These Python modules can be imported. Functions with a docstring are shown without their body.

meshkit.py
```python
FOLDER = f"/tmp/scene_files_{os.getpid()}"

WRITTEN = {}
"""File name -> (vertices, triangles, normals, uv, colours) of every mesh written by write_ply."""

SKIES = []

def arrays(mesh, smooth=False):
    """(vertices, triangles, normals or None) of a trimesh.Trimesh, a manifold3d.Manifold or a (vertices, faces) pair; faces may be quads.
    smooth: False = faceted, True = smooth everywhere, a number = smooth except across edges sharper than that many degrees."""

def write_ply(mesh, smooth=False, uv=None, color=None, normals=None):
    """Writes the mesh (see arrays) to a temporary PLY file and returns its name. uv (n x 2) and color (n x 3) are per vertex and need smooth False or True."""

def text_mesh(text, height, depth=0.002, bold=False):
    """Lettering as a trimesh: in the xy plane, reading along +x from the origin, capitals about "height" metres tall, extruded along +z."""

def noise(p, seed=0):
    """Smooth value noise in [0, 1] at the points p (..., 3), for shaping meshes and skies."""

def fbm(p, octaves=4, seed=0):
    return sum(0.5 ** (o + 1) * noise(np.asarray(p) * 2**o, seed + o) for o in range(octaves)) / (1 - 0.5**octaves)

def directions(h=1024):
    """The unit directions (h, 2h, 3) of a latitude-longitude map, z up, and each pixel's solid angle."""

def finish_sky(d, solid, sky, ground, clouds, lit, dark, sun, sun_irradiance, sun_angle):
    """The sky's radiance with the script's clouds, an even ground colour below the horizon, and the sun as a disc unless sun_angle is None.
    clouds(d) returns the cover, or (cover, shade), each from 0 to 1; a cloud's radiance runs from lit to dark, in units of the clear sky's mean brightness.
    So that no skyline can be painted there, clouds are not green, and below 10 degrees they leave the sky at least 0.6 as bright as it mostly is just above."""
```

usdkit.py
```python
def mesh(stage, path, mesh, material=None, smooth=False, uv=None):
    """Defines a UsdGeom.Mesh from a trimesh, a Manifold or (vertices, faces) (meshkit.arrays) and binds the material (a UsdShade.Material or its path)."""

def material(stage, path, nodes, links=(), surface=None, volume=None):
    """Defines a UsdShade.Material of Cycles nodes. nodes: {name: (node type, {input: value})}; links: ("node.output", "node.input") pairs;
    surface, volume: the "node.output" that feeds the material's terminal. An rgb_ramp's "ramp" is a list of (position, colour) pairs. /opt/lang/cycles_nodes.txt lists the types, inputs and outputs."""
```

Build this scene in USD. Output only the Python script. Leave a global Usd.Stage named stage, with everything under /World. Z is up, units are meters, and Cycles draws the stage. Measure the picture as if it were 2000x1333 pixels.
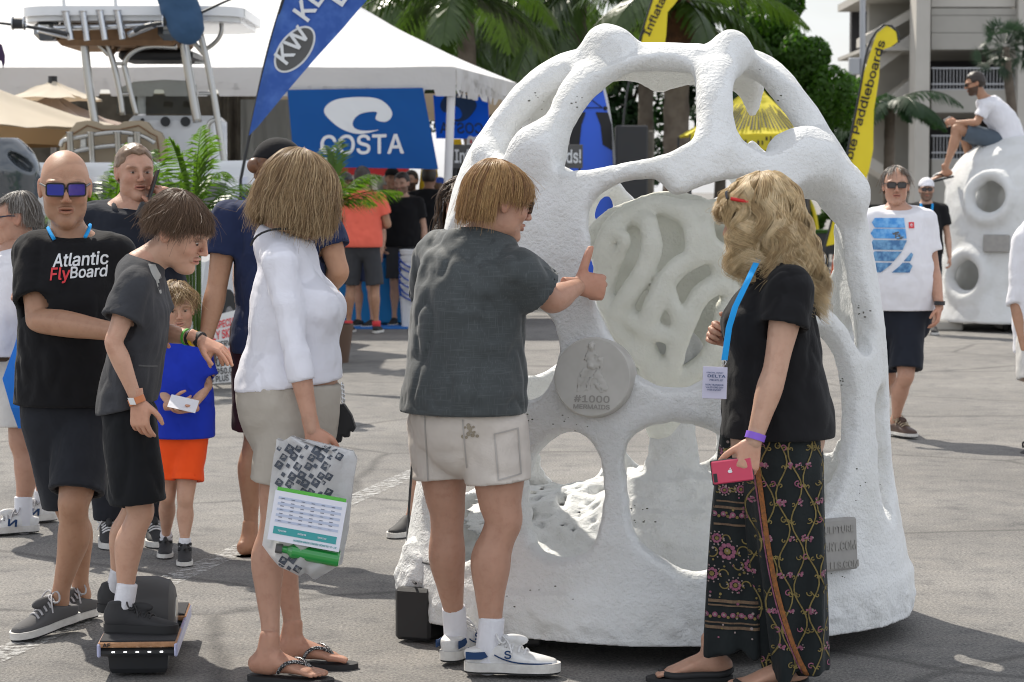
import math, random
import numpy as np
import trimesh, shapely
import shapely.geometry as sg
from shapely import affinity
from scipy import ndimage
from scipy.interpolate import PchipInterpolator, CubicSpline
from pxr import Usd, UsdGeom, UsdLux, UsdShade, Sdf, Gf, Vt
import usdkit, meshkit

stage = Usd.Stage.CreateInMemory()
UsdGeom.SetStageUpAxis(stage, 'Z'); UsdGeom.SetStageMetersPerUnit(stage, 1.0)
UsdGeom.Xform.Define(stage, '/World'); UsdGeom.Scope.Define(stage, '/World/Looks')

# ---------------------------------------------------------------- camera, sky, sun, exposure
CAMZ, FPX, PITCH = 1.65, 4800.0, math.atan(302.5 / 4800.0)
cam = UsdGeom.Camera.Define(stage, '/World/camera')
cam.AddTranslateOp().Set((0, 0, CAMZ)); cam.AddRotateXOp().Set(90 - math.degrees(PITCH))
cam.CreateHorizontalApertureAttr(36.0); cam.CreateVerticalApertureAttr(36.0 * 682 / 1024)
cam.CreateFocalLengthAttr(36.0 * FPX / 2000); cam.CreateFStopAttr(8.0); cam.CreateFocusDistanceAttr(8.9)
cam.CreateClippingRangeAttr((0.1, 2000))
EXPOSURE = 0.27
cam.CreateExposureAttr(EXPOSURE)
SUN_ELEV, SUN_DIR2 = math.radians(51), (-0.52, 0.85)
SUN_ROT = math.atan2(*SUN_DIR2)
dome = UsdLux.DomeLight.Define(stage, '/World/sky')
dome.GetPrim().SetCustomDataByKey('kind', 'structure')
sky_m = usdkit.material(stage, '/World/Looks/sky', {
    'sky': ('sky_texture', dict(sky_type='single_scattering', sun_disc=False, sun_elevation=SUN_ELEV, sun_rotation=SUN_ROT, altitude=0.0, air_density=1.0, aerosol_density=2.2, ozone_density=1.0)),
    'tc': ('texture_coordinate', {}),
    'map': ('mapping', dict(scale=(1.0, 1.0, 2.6))),
    'n': ('noise_texture', dict(scale=2.4, detail=6.0, roughness=0.58)),
    'r': ('rgb_ramp', dict(ramp=[(0.0, (0.35, 0.35, 0.35)), (0.42, (0.45, 0.45, 0.45)), (0.62, (0.95, 0.95, 0.95)), (1.0, (1, 1, 1))])),
    'mx': ('mix', dict(color2=(9.0, 9.2, 9.6))),
    'bg': ('background_shader', dict(strength=0.102))},
    [('tc.generated', 'map.vector'), ('map.vector', 'n.vector'), ('n.fac', 'r.fac'), ('r.color', 'mx.fac'), ('sky.color', 'mx.color1'), ('mx.color', 'bg.color')], surface='bg.background')
UsdShade.MaterialBindingAPI.Apply(dome.GetPrim()).Bind(sky_m)
sun = UsdLux.DistantLight.Define(stage, '/World/sun')
sun.CreateNormalizeAttr(True); sun.CreateIntensityAttr(1.25); sun.CreateAngleAttr(0.6); sun.CreateColorAttr((1.0, 0.93, 0.82))
_h = math.cos(SUN_ELEV); _n = math.hypot(*SUN_DIR2)
SUNV = np.array([SUN_DIR2[0] / _n * _h, SUN_DIR2[1] / _n * _h, math.sin(SUN_ELEV)])
_q = Gf.Rotation(Gf.Vec3d(0, 0, 1), Gf.Vec3d(*map(float, SUNV)))
sun.AddTransformOp().Set(Gf.Matrix4d().SetRotate(_q))

# ---------------------------------------------------------------- placing helpers
CP, SP = math.cos(PITCH), math.sin(PITCH)
FWD, UPV = np.array([0, CP, -SP]), np.array([0, SP, CP])
EYE = np.array([0, 0, CAMZ])
def ray(px, py):
    return FWD + np.array([(px - 1000) / FPX, 0, 0]) - (py - 666.5) / FPX * UPV
def at(px, py, Y):
    d = ray(px, py); return EYE + d * (Y / d[1])
def ground(px, py, z=0.0):
    d = ray(px, py); return EYE + d * ((z - CAMZ) / d[2])
def mpp(Y):                                     # metres per photo pixel at depth Y
    return Y / FPX
def nrm(v):
    v = np.asarray(v, float); return v / max(np.linalg.norm(v), 1e-9)

# ---------------------------------------------------------------- stage helpers
USED = {}
def numbered(parent, name):
    k = (parent, name); n = USED.get(k, 0); USED[k] = n + 1
    return f'{parent}/{name}' if n == 0 else f'{parent}/{name}_{n:03d}'
class Thing:
    def __init__(s, path, loc): s.path, s.loc = path, np.asarray(loc, float)
def tag(prim, label=None, cat=None, group=None, kind=None):
    for k, v in (('label', label), ('category', cat), ('group', group), ('kind', kind)):
        if v: prim.SetCustomDataByKey(k, v)
def thing(name, label, cat, loc=(0, 0, 0), group=None, kind=None):
    p = numbered('/World', name)
    x = UsdGeom.Xform.Define(stage, p); x.AddTranslateOp().Set(tuple(map(float, loc)))
    tag(x.GetPrim(), label, cat, group, kind)
    return Thing(p, loc)
def tmesh(m):
    if isinstance(m, trimesh.Trimesh): return m
    if isinstance(m, list): return trimesh.util.concatenate([tmesh(x) for x in m])
    if hasattr(m, 'to_mesh'):
        q = m.to_mesh(); return trimesh.Trimesh(q.vert_properties[:, :3], q.tri_verts, process=False)
    return trimesh.Trimesh(*m, process=False)
def part(t, name, mesh, mat, smooth=False, label=None, under=None, cd=None, kind=None):
    path = numbered(under or t.path, name)
    m = tmesh(mesh)
    v = np.array(m.vertices) - t.loc
    if cd is not None:
        smooth = True
    u = usdkit.mesh(stage, path, (v, np.array(m.faces)), MAT(mat), smooth=smooth)
    if cd is not None:
        UsdGeom.PrimvarsAPI(u).CreatePrimvar('Cd', Sdf.ValueTypeNames.Color3fArray, 'vertex').Set(Vt.Vec3fArray.FromNumpy(np.asarray(cd, np.float32)))
    tag(u.GetPrim(), label, None, None, kind)
    return path
def solo(name, mesh, mat, label, cat, smooth=False, group=None, kind=None, cd=None):
    t = Thing('/World', (0, 0, 0))
    path = part(t, name, mesh, mat, smooth, cd=cd)
    tag(stage.GetPrimAtPath(path), label, cat, group, kind)
    return path
def strands(t, name, lines, width, mat, under=None):
    path = numbered(under or t.path, name)
    c = UsdGeom.BasisCurves.Define(stage, path)
    pts = np.vstack(lines) - t.loc
    c.CreateTypeAttr('linear'); c.CreateWrapAttr('nonperiodic')
    c.CreateCurveVertexCountsAttr(Vt.IntArray([len(l) for l in lines]))
    c.CreatePointsAttr(Vt.Vec3fArray.FromNumpy(pts.astype(np.float32)))
    if np.ndim(width) == 0:
        w = np.concatenate([width * np.linspace(1, 0.45, len(l)) for l in lines])
    else: w = np.asarray(width)
    c.CreateWidthsAttr(Vt.FloatArray.FromNumpy(w.astype(np.float32))); c.SetWidthsInterpolation('vertex')
    UsdShade.MaterialBindingAPI.Apply(c.GetPrim()).Bind(MAT(mat))
    return path

# ---------------------------------------------------------------- materials
MATS = {}
def MAT(m):
    return MATS[m] if isinstance(m, str) else m
def mk(name, col, rough=0.6, spec=0.4, var=None, bump=None, metal=0.0, sheen=0.0, cd=False, trans=0.0, coat=0.0, sss=0.0, bump2=None, extra=None):
    """var=(scale, colour2, low, high): second colour by noise; bump=(scale, strength, distance)"""
    n = {'p': ('principled_bsdf', dict(base_color=col, roughness=rough, specular_ior_level=spec, metallic=metal, sheen_weight=sheen, coat_weight=coat, subsurface_weight=sss, subsurface_scale=0.01)),
         'tc': ('texture_coordinate', {})}
    l = []; src = None
    if cd:
        n['a'] = ('attribute', dict(attribute='Cd')); src = 'a.color'
    if var:
        n['vn'] = ('noise_texture', dict(scale=var[0], detail=5.0, roughness=0.6)); l.append(('tc.object', 'vn.vector'))
        n['vr'] = ('map_range', dict(from_min=var[2] if len(var) > 2 else 0.4, from_max=var[3] if len(var) > 3 else 0.65, clamp=True)); l.append(('vn.fac', 'vr.value'))
        n['vm'] = ('mix', dict(color1=col, color2=var[1], mix_type='multiply' if cd else 'mix')); l.append(('vr.result', 'vm.fac'))
        if src: l.append((src, 'vm.color1'))
        src = 'vm.color'
    if src: l.append((src, 'p.base_color'))
    prev = None
    for i, b in enumerate((bump, bump2)):
        if b:
            n[f'bn{i}'] = ('noise_texture', dict(scale=b[0], detail=4.0, roughness=0.6, distortion=b[3] if len(b) > 3 else 0.0)); l.append(('tc.object', f'bn{i}.vector'))
            n[f'b{i}'] = ('bump', dict(strength=b[1], distance=b[2])); l.append((f'bn{i}.fac', f'b{i}.height'))
            if prev: l.append((prev, f'b{i}.normal'))
            prev = f'b{i}.normal'
    if prev: l.append((prev, 'p.normal'))
    surf = 'p.BSDF'
    if trans:
        n['t'] = ('translucent_bsdf', dict(color=[min(1, c * 1.3) for c in col])); n['mx'] = ('mix_closure', dict(fac=trans))
        if src: l.append((src, 't.color'))
        l += [('p.BSDF', 'mx.closure1'), ('t.BSDF', 'mx.closure2')]; surf = 'mx.closure'
    MATS[name] = usdkit.material(stage, f'/World/Looks/{name}', n, l, surface=surf)
    return MATS[name]
def mk_glass(name, tint, ior=1.45, alpha=0.12, rough=0.02):
    MATS[name] = usdkit.material(stage, f'/World/Looks/{name}', {
        't': ('transparent_bsdf', dict(color=tint)), 'g': ('glossy_bsdf', dict(color=(1, 1, 1), roughness=rough)),
        'f': ('fresnel', dict(IOR=ior)), 'mx': ('mix_closure', {})},
        [('f.fac', 'mx.fac'), ('t.BSDF', 'mx.closure1'), ('g.BSDF', 'mx.closure2')], surface='mx.closure')

# ---------------------------------------------------------------- simple meshes
def box(c, s, rz=0.0, bev=0.0):
    if bev:
        s = np.asarray(s, float); b = min(bev, 0.45 * s.min())
        pts = [np.array([x, y, z]) for x in (-1, 1) for y in (-1, 1) for z in (-1, 1)]
        P = []
        for q in pts:
            for k in range(3):
                o = np.full(3, b); o[k] = 0
                P.append(q * (s / 2 - o))
        m = trimesh.convex.convex_hull(np.array(P))
    else:
        m = trimesh.creation.box(s)
    if rz: m.apply_transform(trimesh.transformations.rotation_matrix(rz, [0, 0, 1]))
    m.apply_translation(c); return m
def obox(c, U, V, W, s, bev=0.0):
    m = box((0, 0, 0), s, bev=bev)
    M = np.eye(4); M[:3, 0], M[:3, 1], M[:3, 2] = U, V, W; M[:3, 3] = c
    m.apply_transform(M); return m
def tube(pts, r, n=10, closed=False):
    pts = np.asarray(pts, float); r = np.broadcast_to(np.asarray(r, float), (len(pts),))
    tg = np.gradient(pts, axis=0)
    if closed: tg = np.roll(pts, -1, 0) - np.roll(pts, 1, 0)
    tg /= np.maximum(np.linalg.norm(tg, axis=1, keepdims=True), 1e-9)
    u = np.cross(tg[0], [0.3, 0.2, 1.0]);
    if np.linalg.norm(u) < 0.1: u = np.cross(tg[0], [1.0, 0, 0])
    u = nrm(u); V = []
    a = np.linspace(0, 2 * np.pi, n, endpoint=False)
    for i in range(len(pts)):
        u = nrm(u - tg[i] * (u @ tg[i])); w = np.cross(tg[i], u)
        V.append(pts[i] + r[i] * (np.cos(a)[:, None] * u + np.sin(a)[:, None] * w))
    V = np.vstack(V); F = []
    m = len(pts)
    for i in range(m if closed else m - 1):
        j = (i + 1) % m
        for k in range(n):
            k2 = (k + 1) % n
            F += [[i * n + k, i * n + k2, j * n + k2], [i * n + k, j * n + k2, j * n + k]]
    if not closed:
        c0, c1 = len(V), len(V) + 1
        V = np.vstack([V, pts[0], pts[-1]])
        for k in range(n):
            k2 = (k + 1) % n
            F += [[c0, k2, k], [c1, (m - 1) * n + k, (m - 1) * n + k2]]
    return trimesh.Trimesh(V, F, process=False)
def curve(pts, n=24):
    pts = np.asarray(pts, float)
    s = np.r_[0, np.cumsum(np.linalg.norm(np.diff(pts, axis=0), axis=1))]
    if len(pts) == 2: return pts[0] + np.linspace(0, 1, n)[:, None] * (pts[1] - pts[0])
    return CubicSpline(s, pts)(np.linspace(0, s[-1], n))
def grid_mesh(V, wrap=False):
    """V (m, n, 3) -> mesh"""
    V = np.asarray(V, float); m, n = V.shape[:2]
    i, j = np.meshgrid(np.arange(m - 1), np.arange(n if wrap else n - 1), indexing='ij')
    a = (i * n + j).ravel(); b = (i * n + (j + 1) % n).ravel(); c = ((i + 1) * n + (j + 1) % n).ravel(); d = ((i + 1) * n + j).ravel()
    return trimesh.Trimesh(V.reshape(-1, 3), np.vstack([np.c_[a, b, c], np.c_[a, c, d]]), process=False)
def sheet(V, th):
    """A grid of points given a thickness along its normals: a closed cloth."""
    V = np.asarray(V, float); m = grid_mesh(V); nv = trimesh.Trimesh(m.vertices, m.faces, process=False).vertex_normals
    W = (m.vertices - nv * th).reshape(V.shape)
    M, N = V.shape[:2]
    a = grid_mesh(V); b = grid_mesh(W); b.faces = b.faces[:, ::-1]
    ring = [(0, j) for j in range(N)] + [(i, N - 1) for i in range(1, M)] + [(M - 1, j) for j in range(N - 2, -1, -1)] + [(i, 0) for i in range(M - 2, 0, -1)]
    r0 = np.array([V[i, j] for i, j in ring]); r1 = np.array([W[i, j] for i, j in ring])
    s = grid_mesh(np.stack([r0, r1]), wrap=True); s.faces = s.faces[:, ::-1]
    return trimesh.util.concatenate([a, b, s])
def extrude(poly, depth, U=(1, 0, 0), V=(0, 0, 1), o=(0, 0, 0)):
    """A 2-D shape in the plane (U, V) at o, extruded along U x V."""
    polys = [g for g in getattr(poly, 'geoms', [poly]) if g.area > 1e-9]
    m = trimesh.util.concatenate([trimesh.creation.extrude_polygon(g, depth, engine='earcut') for g in polys])
    U, V = nrm(U), nrm(V); M = np.eye(4); M[:3, 0], M[:3, 1], M[:3, 2] = U, V, np.cross(U, V); M[:3, 3] = o
    m.apply_transform(M); return m
def place(m, U, V, o):
    m = m.copy(); U, V = nrm(U), nrm(V); M = np.eye(4); M[:3, 0], M[:3, 1], M[:3, 2] = U, V, np.cross(U, V); M[:3, 3] = o
    m.apply_transform(M); return m
def rings(center, prof, n=32, sx=1.0, sy=1.0):
    """Lathe: prof = [(r, z)]"""
    a = np.linspace(0, 2 * np.pi, n, endpoint=False)
    V = np.array([[[r * math.cos(t) * sx, r * math.sin(t) * sy, z] for t in a] for r, z in prof]) + np.asarray(center)
    return grid_mesh(V, wrap=True)
def subdiv(m, maxe):
    v, f = trimesh.remesh.subdivide_to_size(m.vertices, m.faces, maxe, max_iter=8)
    return trimesh.Trimesh(v, f, process=False)
TXT = {}
def text(s, h, depth=0.002, bold=True):
    k = (s, bold)
    if k not in TXT: TXT[k] = meshkit.text_mesh(s, 1.0, 1.0, bold)
    m = TXT[k].copy(); m.apply_scale([h, h, depth]); return m
def text_fit(s, w, h, depth=0.002, bold=True):
    """Lettering whose left bottom corner is the origin, w wide and h tall."""
    m = text(s, 1.0, 1.0, bold); b = m.bounds
    m.apply_translation([-b[0, 0], 0, 0]); m.apply_scale([w / (b[1, 0] - b[0, 0]), h, depth]); return m
def onto(m2, o, U, V, targets, off=0.0015, res=0.02, back=0.5):
    """Drapes a flat design (x, y) lying at o along U, V onto meshes, seen along -(U x V): a print on the surface."""
    U, V = nrm(U), nrm(V); N = nrm(np.cross(U, V))
    m = subdiv(m2, res)
    P = np.asarray(o) + m.vertices[:, :1] * U + m.vertices[:, 1:2] * V
    tgt = tmesh(targets)
    tri = tgt.ray.intersects_location(P + N * back, np.tile(-N, (len(P), 1)), multiple_hits=False)
    loc, idx = tri[0], tri[1]
    hit = np.zeros(len(P), bool); hit[idx] = True
    Q = P.copy(); Q[idx] = loc
    depth = np.full(len(P), np.nan); depth[idx] = (loc - P[idx]) @ N
    zz = m.vertices[:, 2]; lift = off + np.where(zz > zz.mean(), 0.0006, 0)
    Q += N * lift[:, None]
    ok = hit[m.faces].all(1)
    dd = depth[m.faces]; ok &= (np.nanmax(np.where(np.isnan(dd), 0, dd), 1) - np.nanmin(np.where(np.isnan(dd), 0, dd), 1)) < 0.05
    r = trimesh.Trimesh(Q, m.faces[ok], process=False); r.remove_unreferenced_vertices()
    return r

# ---------------------------------------------------------------- signed distance fields and surface nets
def smin(a, b, k):
    if k <= 0: return np.minimum(a, b)
    h = np.maximum(k - np.abs(a - b), 0) / k
    return np.minimum(a, b) - h * h * k * 0.25
def smax(a, b, k): return -smin(-a, -b, k)
def biggest(m, share=.08):
    """Drops loose crumbs of a mesh."""
    n, lab = trimesh.graph.csgraph.connected_components(trimesh.graph.edges_to_coo(m.edges, len(m.vertices)), directed=False) if hasattr(trimesh.graph, 'csgraph') else (1, np.zeros(len(m.vertices), int))
    c = np.bincount(lab); keep = c >= share * c.max(); r = trimesh.Trimesh(m.vertices, m.faces[keep[lab[m.faces[:, 0]]]], process=False); r.remove_unreferenced_vertices(); return r
class Field:
    def __init__(s, lo, hi, h):
        s.lo = np.asarray(lo, float); s.h = h
        s.n = np.maximum(np.ceil((np.asarray(hi, float) - s.lo) / h).astype(int) + 1, 3)
        s.d = np.full(s.n, 1.0, np.float32)
    def region(s, lo, hi):
        a = np.clip(np.floor((np.asarray(lo) - s.lo) / s.h).astype(int), 0, s.n); b = np.clip(np.ceil((np.asarray(hi) - s.lo) / s.h).astype(int) + 1, 0, s.n)
        sl = tuple(slice(i, j) for i, j in zip(a, b))
        X, Y, Z = (np.float32(s.lo[k] + s.h * np.arange(a[k], b[k])) for k in range(3))
        return sl, X[:, None, None], Y[None, :, None], Z[None, None, :]
    def whole(s): return s.region(s.lo, s.lo + s.h * s.n)
    def loft(s, secs, k=0.02, n=None, inflate=0.0, cut=None, cutk=0.004, mode='add', pad=0.05, fold=None, cap=None):
        """secs: [(centre, a, b, U)]: an elliptic tube through the sections. cut: [(point, normal)]: what lies along +normal goes."""
        C = np.array([q[0] for q in secs], float); A = np.array([q[1] for q in secs], float) + inflate; B = np.array([q[2] for q in secs], float) + inflate
        U = np.array([q[3] if len(q) > 3 and q[3] is not None else (1, 0, 0) for q in secs], float)
        t = np.r_[0, np.cumsum(np.maximum(np.linalg.norm(np.diff(C, axis=0), axis=1), 1e-4))]
        if len(secs) > 2:
            n = n or 4 * (len(secs) - 1)
            tt = np.unique(np.r_[np.linspace(0, t[-1], n + 1), t])
            C, A, B, U = PchipInterpolator(t, C)(tt), PchipInterpolator(t, A)(tt), PchipInterpolator(t, B)(tt), PchipInterpolator(t, U)(tt)
        m = max(A.max(), B.max()) + k + pad
        sl, X, Y, Z = s.region(C.min(0) - m, C.max(0) + m)
        T = np.full(np.broadcast_shapes(X.shape, Y.shape, Z.shape), 1.0, np.float32)
        if T.size == 0: return
        for i in range(len(C) - 1):
            w = C[i + 1] - C[i]; L = np.linalg.norm(w)
            if L < 1e-6: continue
            W = w / L; u0 = U[i] - W * (U[i] @ W)
            if np.linalg.norm(u0) < .15: u0 = np.cross(W, [0, 0, 1.0]) if abs(W[2]) < .9 else np.cross(W, [1.0, 0, 0])
            u = nrm(u0); v = np.cross(W, u)
            mm = max(A[i], A[i + 1], B[i], B[i + 1]) + k + pad
            lo, hi = np.minimum(C[i], C[i + 1]) - mm, np.maximum(C[i], C[i + 1]) + mm
            q, x, y, z = s.region(lo, hi)
            if any(a.stop <= a.start for a in q): continue
            r = tuple(slice(a.start - b.start, a.stop - b.start) for a, b in zip(q, sl))
            x, y, z = x - np.float32(C[i, 0]), y - np.float32(C[i, 1]), z - np.float32(C[i, 2])
            along = x * W[0] + y * W[1] + z * W[2]
            tt_ = np.clip(along / L, 0, 1); ex = along - tt_ * L
            lx = x * u[0] + y * u[1] + z * u[2]; ly = x * v[0] + y * v[1] + z * v[2]
            a = (A[i] + tt_ * (A[i + 1] - A[i])).astype(np.float32); b = (B[i] + tt_ * (B[i + 1] - B[i])).astype(np.float32); c = np.minimum(a, b)
            if cap is not None:
                k0 = np.sqrt((lx / a) ** 2 + (ly / b) ** 2); k1 = np.sqrt((lx / a ** 2) ** 2 + (ly / b ** 2) ** 2)
                d = smax(np.where(k0 < 0.3, -c * 0.7, k0 * (k0 - 1) / np.maximum(k1, 1e-5)), np.abs(ex).astype(np.float32) - np.float32(cap), min(0.03, L * .4) if n is None and len(secs) == 2 else 0.0)
                T[r] = np.minimum(T[r], d); continue
            k0 = np.sqrt((lx / a) ** 2 + (ly / b) ** 2 + (ex / c) ** 2); k1 = np.sqrt((lx / a ** 2) ** 2 + (ly / b ** 2) ** 2 + (ex / c ** 2) ** 2)
            d = k0 * (k0 - 1) / np.maximum(k1, 1e-5)
            d = np.where(k0 < 0.3, -c * 0.7, d)
            T[r] = np.minimum(T[r], d)
        if fold is not None: T = T + fold(X, Y, Z).astype(np.float32)
        for p, nn in cut or []:
            pl = (X - np.float32(p[0])) * nn[0] + (Y - np.float32(p[1])) * nn[1] + (Z - np.float32(p[2])) * nn[2]
            T = smax(T, pl.astype(np.float32), cutk)
        if mode == 'add': s.d[sl] = smin(s.d[sl], T, k)
        else: s.d[sl] = smax(s.d[sl], -T, k)
    def ball(s, c, r, k=0.02, U=(1, 0, 0), V=(0, 1, 0), mode='add', pad=0.03, W=None):
        """An ellipsoid of radii r along U, V, U x V."""
        r = np.broadcast_to(np.asarray(r, float), (3,)); m = r.max() + k + pad; c = np.asarray(c, float)
        sl, X, Y, Z = s.region(c - m, c + m)
        U = nrm(U); V = nrm(np.asarray(V, float) - U * (np.asarray(V, float) @ U)); W = np.cross(U, V)
        X, Y, Z = X - np.float32(c[0]), Y - np.float32(c[1]), Z - np.float32(c[2])
        if 0 in (X.size, Y.size, Z.size): return
        q = [(X * e[0] + Y * e[1] + Z * e[2]).astype(np.float32) for e in (U, V, W)]
        k0 = np.sqrt(sum((a / b) ** 2 for a, b in zip(q, r))); k1 = np.sqrt(sum((a / b ** 2) ** 2 for a, b in zip(q, r)))
        d = np.where(k0 < 0.3, -r.min() * 0.7, k0 * (k0 - 1) / np.maximum(k1, 1e-5)).astype(np.float32)
        s.d[sl] = smin(s.d[sl], d, k) if mode == 'add' else smax(s.d[sl], -d, k)
    def plane(s, p, n, k=0.003):
        sl, X, Y, Z = s.whole()
        s.d = smax(s.d, ((X - p[0]) * n[0] + (Y - p[1]) * n[1] + (Z - p[2]) * n[2]).astype(np.float32), k)
    def rough(s, fn, band=0.04):
        """fn(points) is added to the distance near the surface."""
        i = np.argwhere(np.abs(s.d) < band)
        p = s.lo + s.h * i
        s.d[tuple(i.T)] += fn(p).astype(np.float32)
    def mesh(s):
        d = np.pad(s.d, 1, constant_values=1.0); neg = d < 0
        c = np.zeros(np.array(d.shape) - 1, np.int8)
        for o in np.ndindex(2, 2, 2): c += neg[o[0]:d.shape[0] - 1 + o[0], o[1]:d.shape[1] - 1 + o[1], o[2]:d.shape[2] - 1 + o[2]]
        act = (c > 0) & (c < 8); cells = np.argwhere(act)
        if len(cells) == 0: return trimesh.Trimesh()
        idx = np.full(act.shape, -1, np.int64); idx[act] = np.arange(len(cells))
        acc = np.zeros((len(cells), 3)); cnt = np.zeros(len(cells))
        for ax in range(3):
            o1, o2 = [k for k in range(3) if k != ax]
            for p, q in np.ndindex(2, 2):
                a = cells.copy(); a[:, o1] += p; a[:, o2] += q; b = a.copy(); b[:, ax] += 1
                da, db = d[tuple(a.T)], d[tuple(b.T)]; x = (da < 0) != (db < 0)
                t = np.where(x, da / np.where(x, da - db, 1), 0)
                pt = a.astype(float); pt[:, ax] += t
                acc[x] += pt[x]; cnt[x] += 1
        V = acc / cnt[:, None]
        F = []
        for ax in range(3):
            o1, o2 = (ax + 1) % 3, (ax + 2) % 3
            sl0, sl1 = [slice(1, -1)] * 3, [slice(1, -1)] * 3
            sl0[ax] = slice(0, -1); sl1[ax] = slice(1, None)
            e = neg[tuple(sl0)] != neg[tuple(sl1)]
            w = np.argwhere(e)
            g = w.copy(); g[:, o1] += 1; g[:, o2] += 1
            flip = neg[tuple(sl0)][e]
            def at_(da, db):
                h = g.copy(); h[:, o1] += da - 1; h[:, o2] += db - 1; return idx[tuple(h.T)]
            q = np.stack([at_(0, 0), at_(1, 0), at_(1, 1), at_(0, 1)], 1)
            q[~flip] = q[~flip][:, ::-1]
            F += [q[:, [0, 1, 2]], q[:, [0, 2, 3]]]
        F = np.vstack(F); F = F[(F >= 0).all(1)]
        return trimesh.Trimesh(s.lo + s.h * (V - 1), F, process=False)
# ---------------------------------------------------------------- ground
MATS['asphalt'] = usdkit.material(stage, '/World/Looks/asphalt', {
    'tc': ('geometry', {}),
    'n1': ('noise_texture', dict(scale=0.55, detail=6.0, roughness=0.65)), 'n2': ('noise_texture', dict(scale=85.0, detail=3.0, roughness=0.75)),
    'v': ('voronoi_texture', dict(scale=70.0, feature='f1')), 'n3': ('noise_texture', dict(scale=5.0, detail=5.0, roughness=0.7)),
    'r1': ('rgb_ramp', dict(ramp=[(0.3, (0.160, 0.155, 0.149)), (0.5, (0.208, 0.201, 0.192)), (0.7, (0.255, 0.246, 0.234))])),
    'r2': ('rgb_ramp', dict(ramp=[(0.28, (0.22, 0.22, 0.23)), (0.45, (0.80, 0.80, 0.80)), (0.58, (1.12, 1.11, 1.10)), (0.72, (1.65, 1.62, 1.56))])),
    'r3': ('rgb_ramp', dict(ramp=[(0.30, (0.62, 0.62, 0.64)), (0.46, (0.96, 0.96, 0.96)), (0.6, (1.06, 1.05, 1.03)), (0.72, (1.2, 1.18, 1.14))])),
    'm1': ('mix', dict(mix_type='multiply', fac=1.0)), 'm2': ('mix', dict(mix_type='multiply', fac=1.0)),
    'cv': ('voronoi_texture', dict(scale=0.42, feature='distance_to_edge')), 'cw': ('noise_texture', dict(scale=2.2, detail=4.0)),
    'cadd': ('mix_vector', dict(fac=0.10)), 'cr': ('rgb_ramp', dict(ramp=[(0.0, (0.35, 0.35, 0.36)), (0.006, (0.5, 0.5, 0.5)), (0.014, (1, 1, 1)), (1.0, (1, 1, 1))])),
    'm3': ('mix', dict(mix_type='multiply', fac=0.6)),
    'b': ('bump', dict(strength=0.9, distance=0.012)), 'p': ('principled_bsdf', dict(roughness=0.85, specular_ior_level=0.35))},
    [('tc.position', 'n1.vector'), ('tc.position', 'n2.vector'), ('tc.position', 'v.vector'), ('tc.position', 'n3.vector'), ('n1.fac', 'r1.fac'), ('n2.fac', 'r2.fac'), ('n3.fac', 'r3.fac'),
     ('r1.color', 'm1.color1'), ('r2.color', 'm1.color2'), ('m1.color', 'm2.color1'), ('r3.color', 'm2.color2'),
     ('tc.position', 'cadd.a'), ('tc.position', 'cw.vector'), ('cw.color', 'cadd.b'), ('cadd.result', 'cv.vector'), ('cv.distance', 'cr.fac'),
     ('m2.color', 'm3.color1'), ('cr.color', 'm3.color2'), ('m3.color', 'p.base_color'), ('n2.fac', 'b.height'), ('b.normal', 'p.normal')], surface='p.BSDF')
G = 600.0
xs = np.r_[-G, np.linspace(-40, 40, 41), G]; ys = np.r_[-60, np.linspace(-4, 80, 43), G]
gv = np.array([[[x, y, 0.0] for y in ys] for x in xs])
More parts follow.
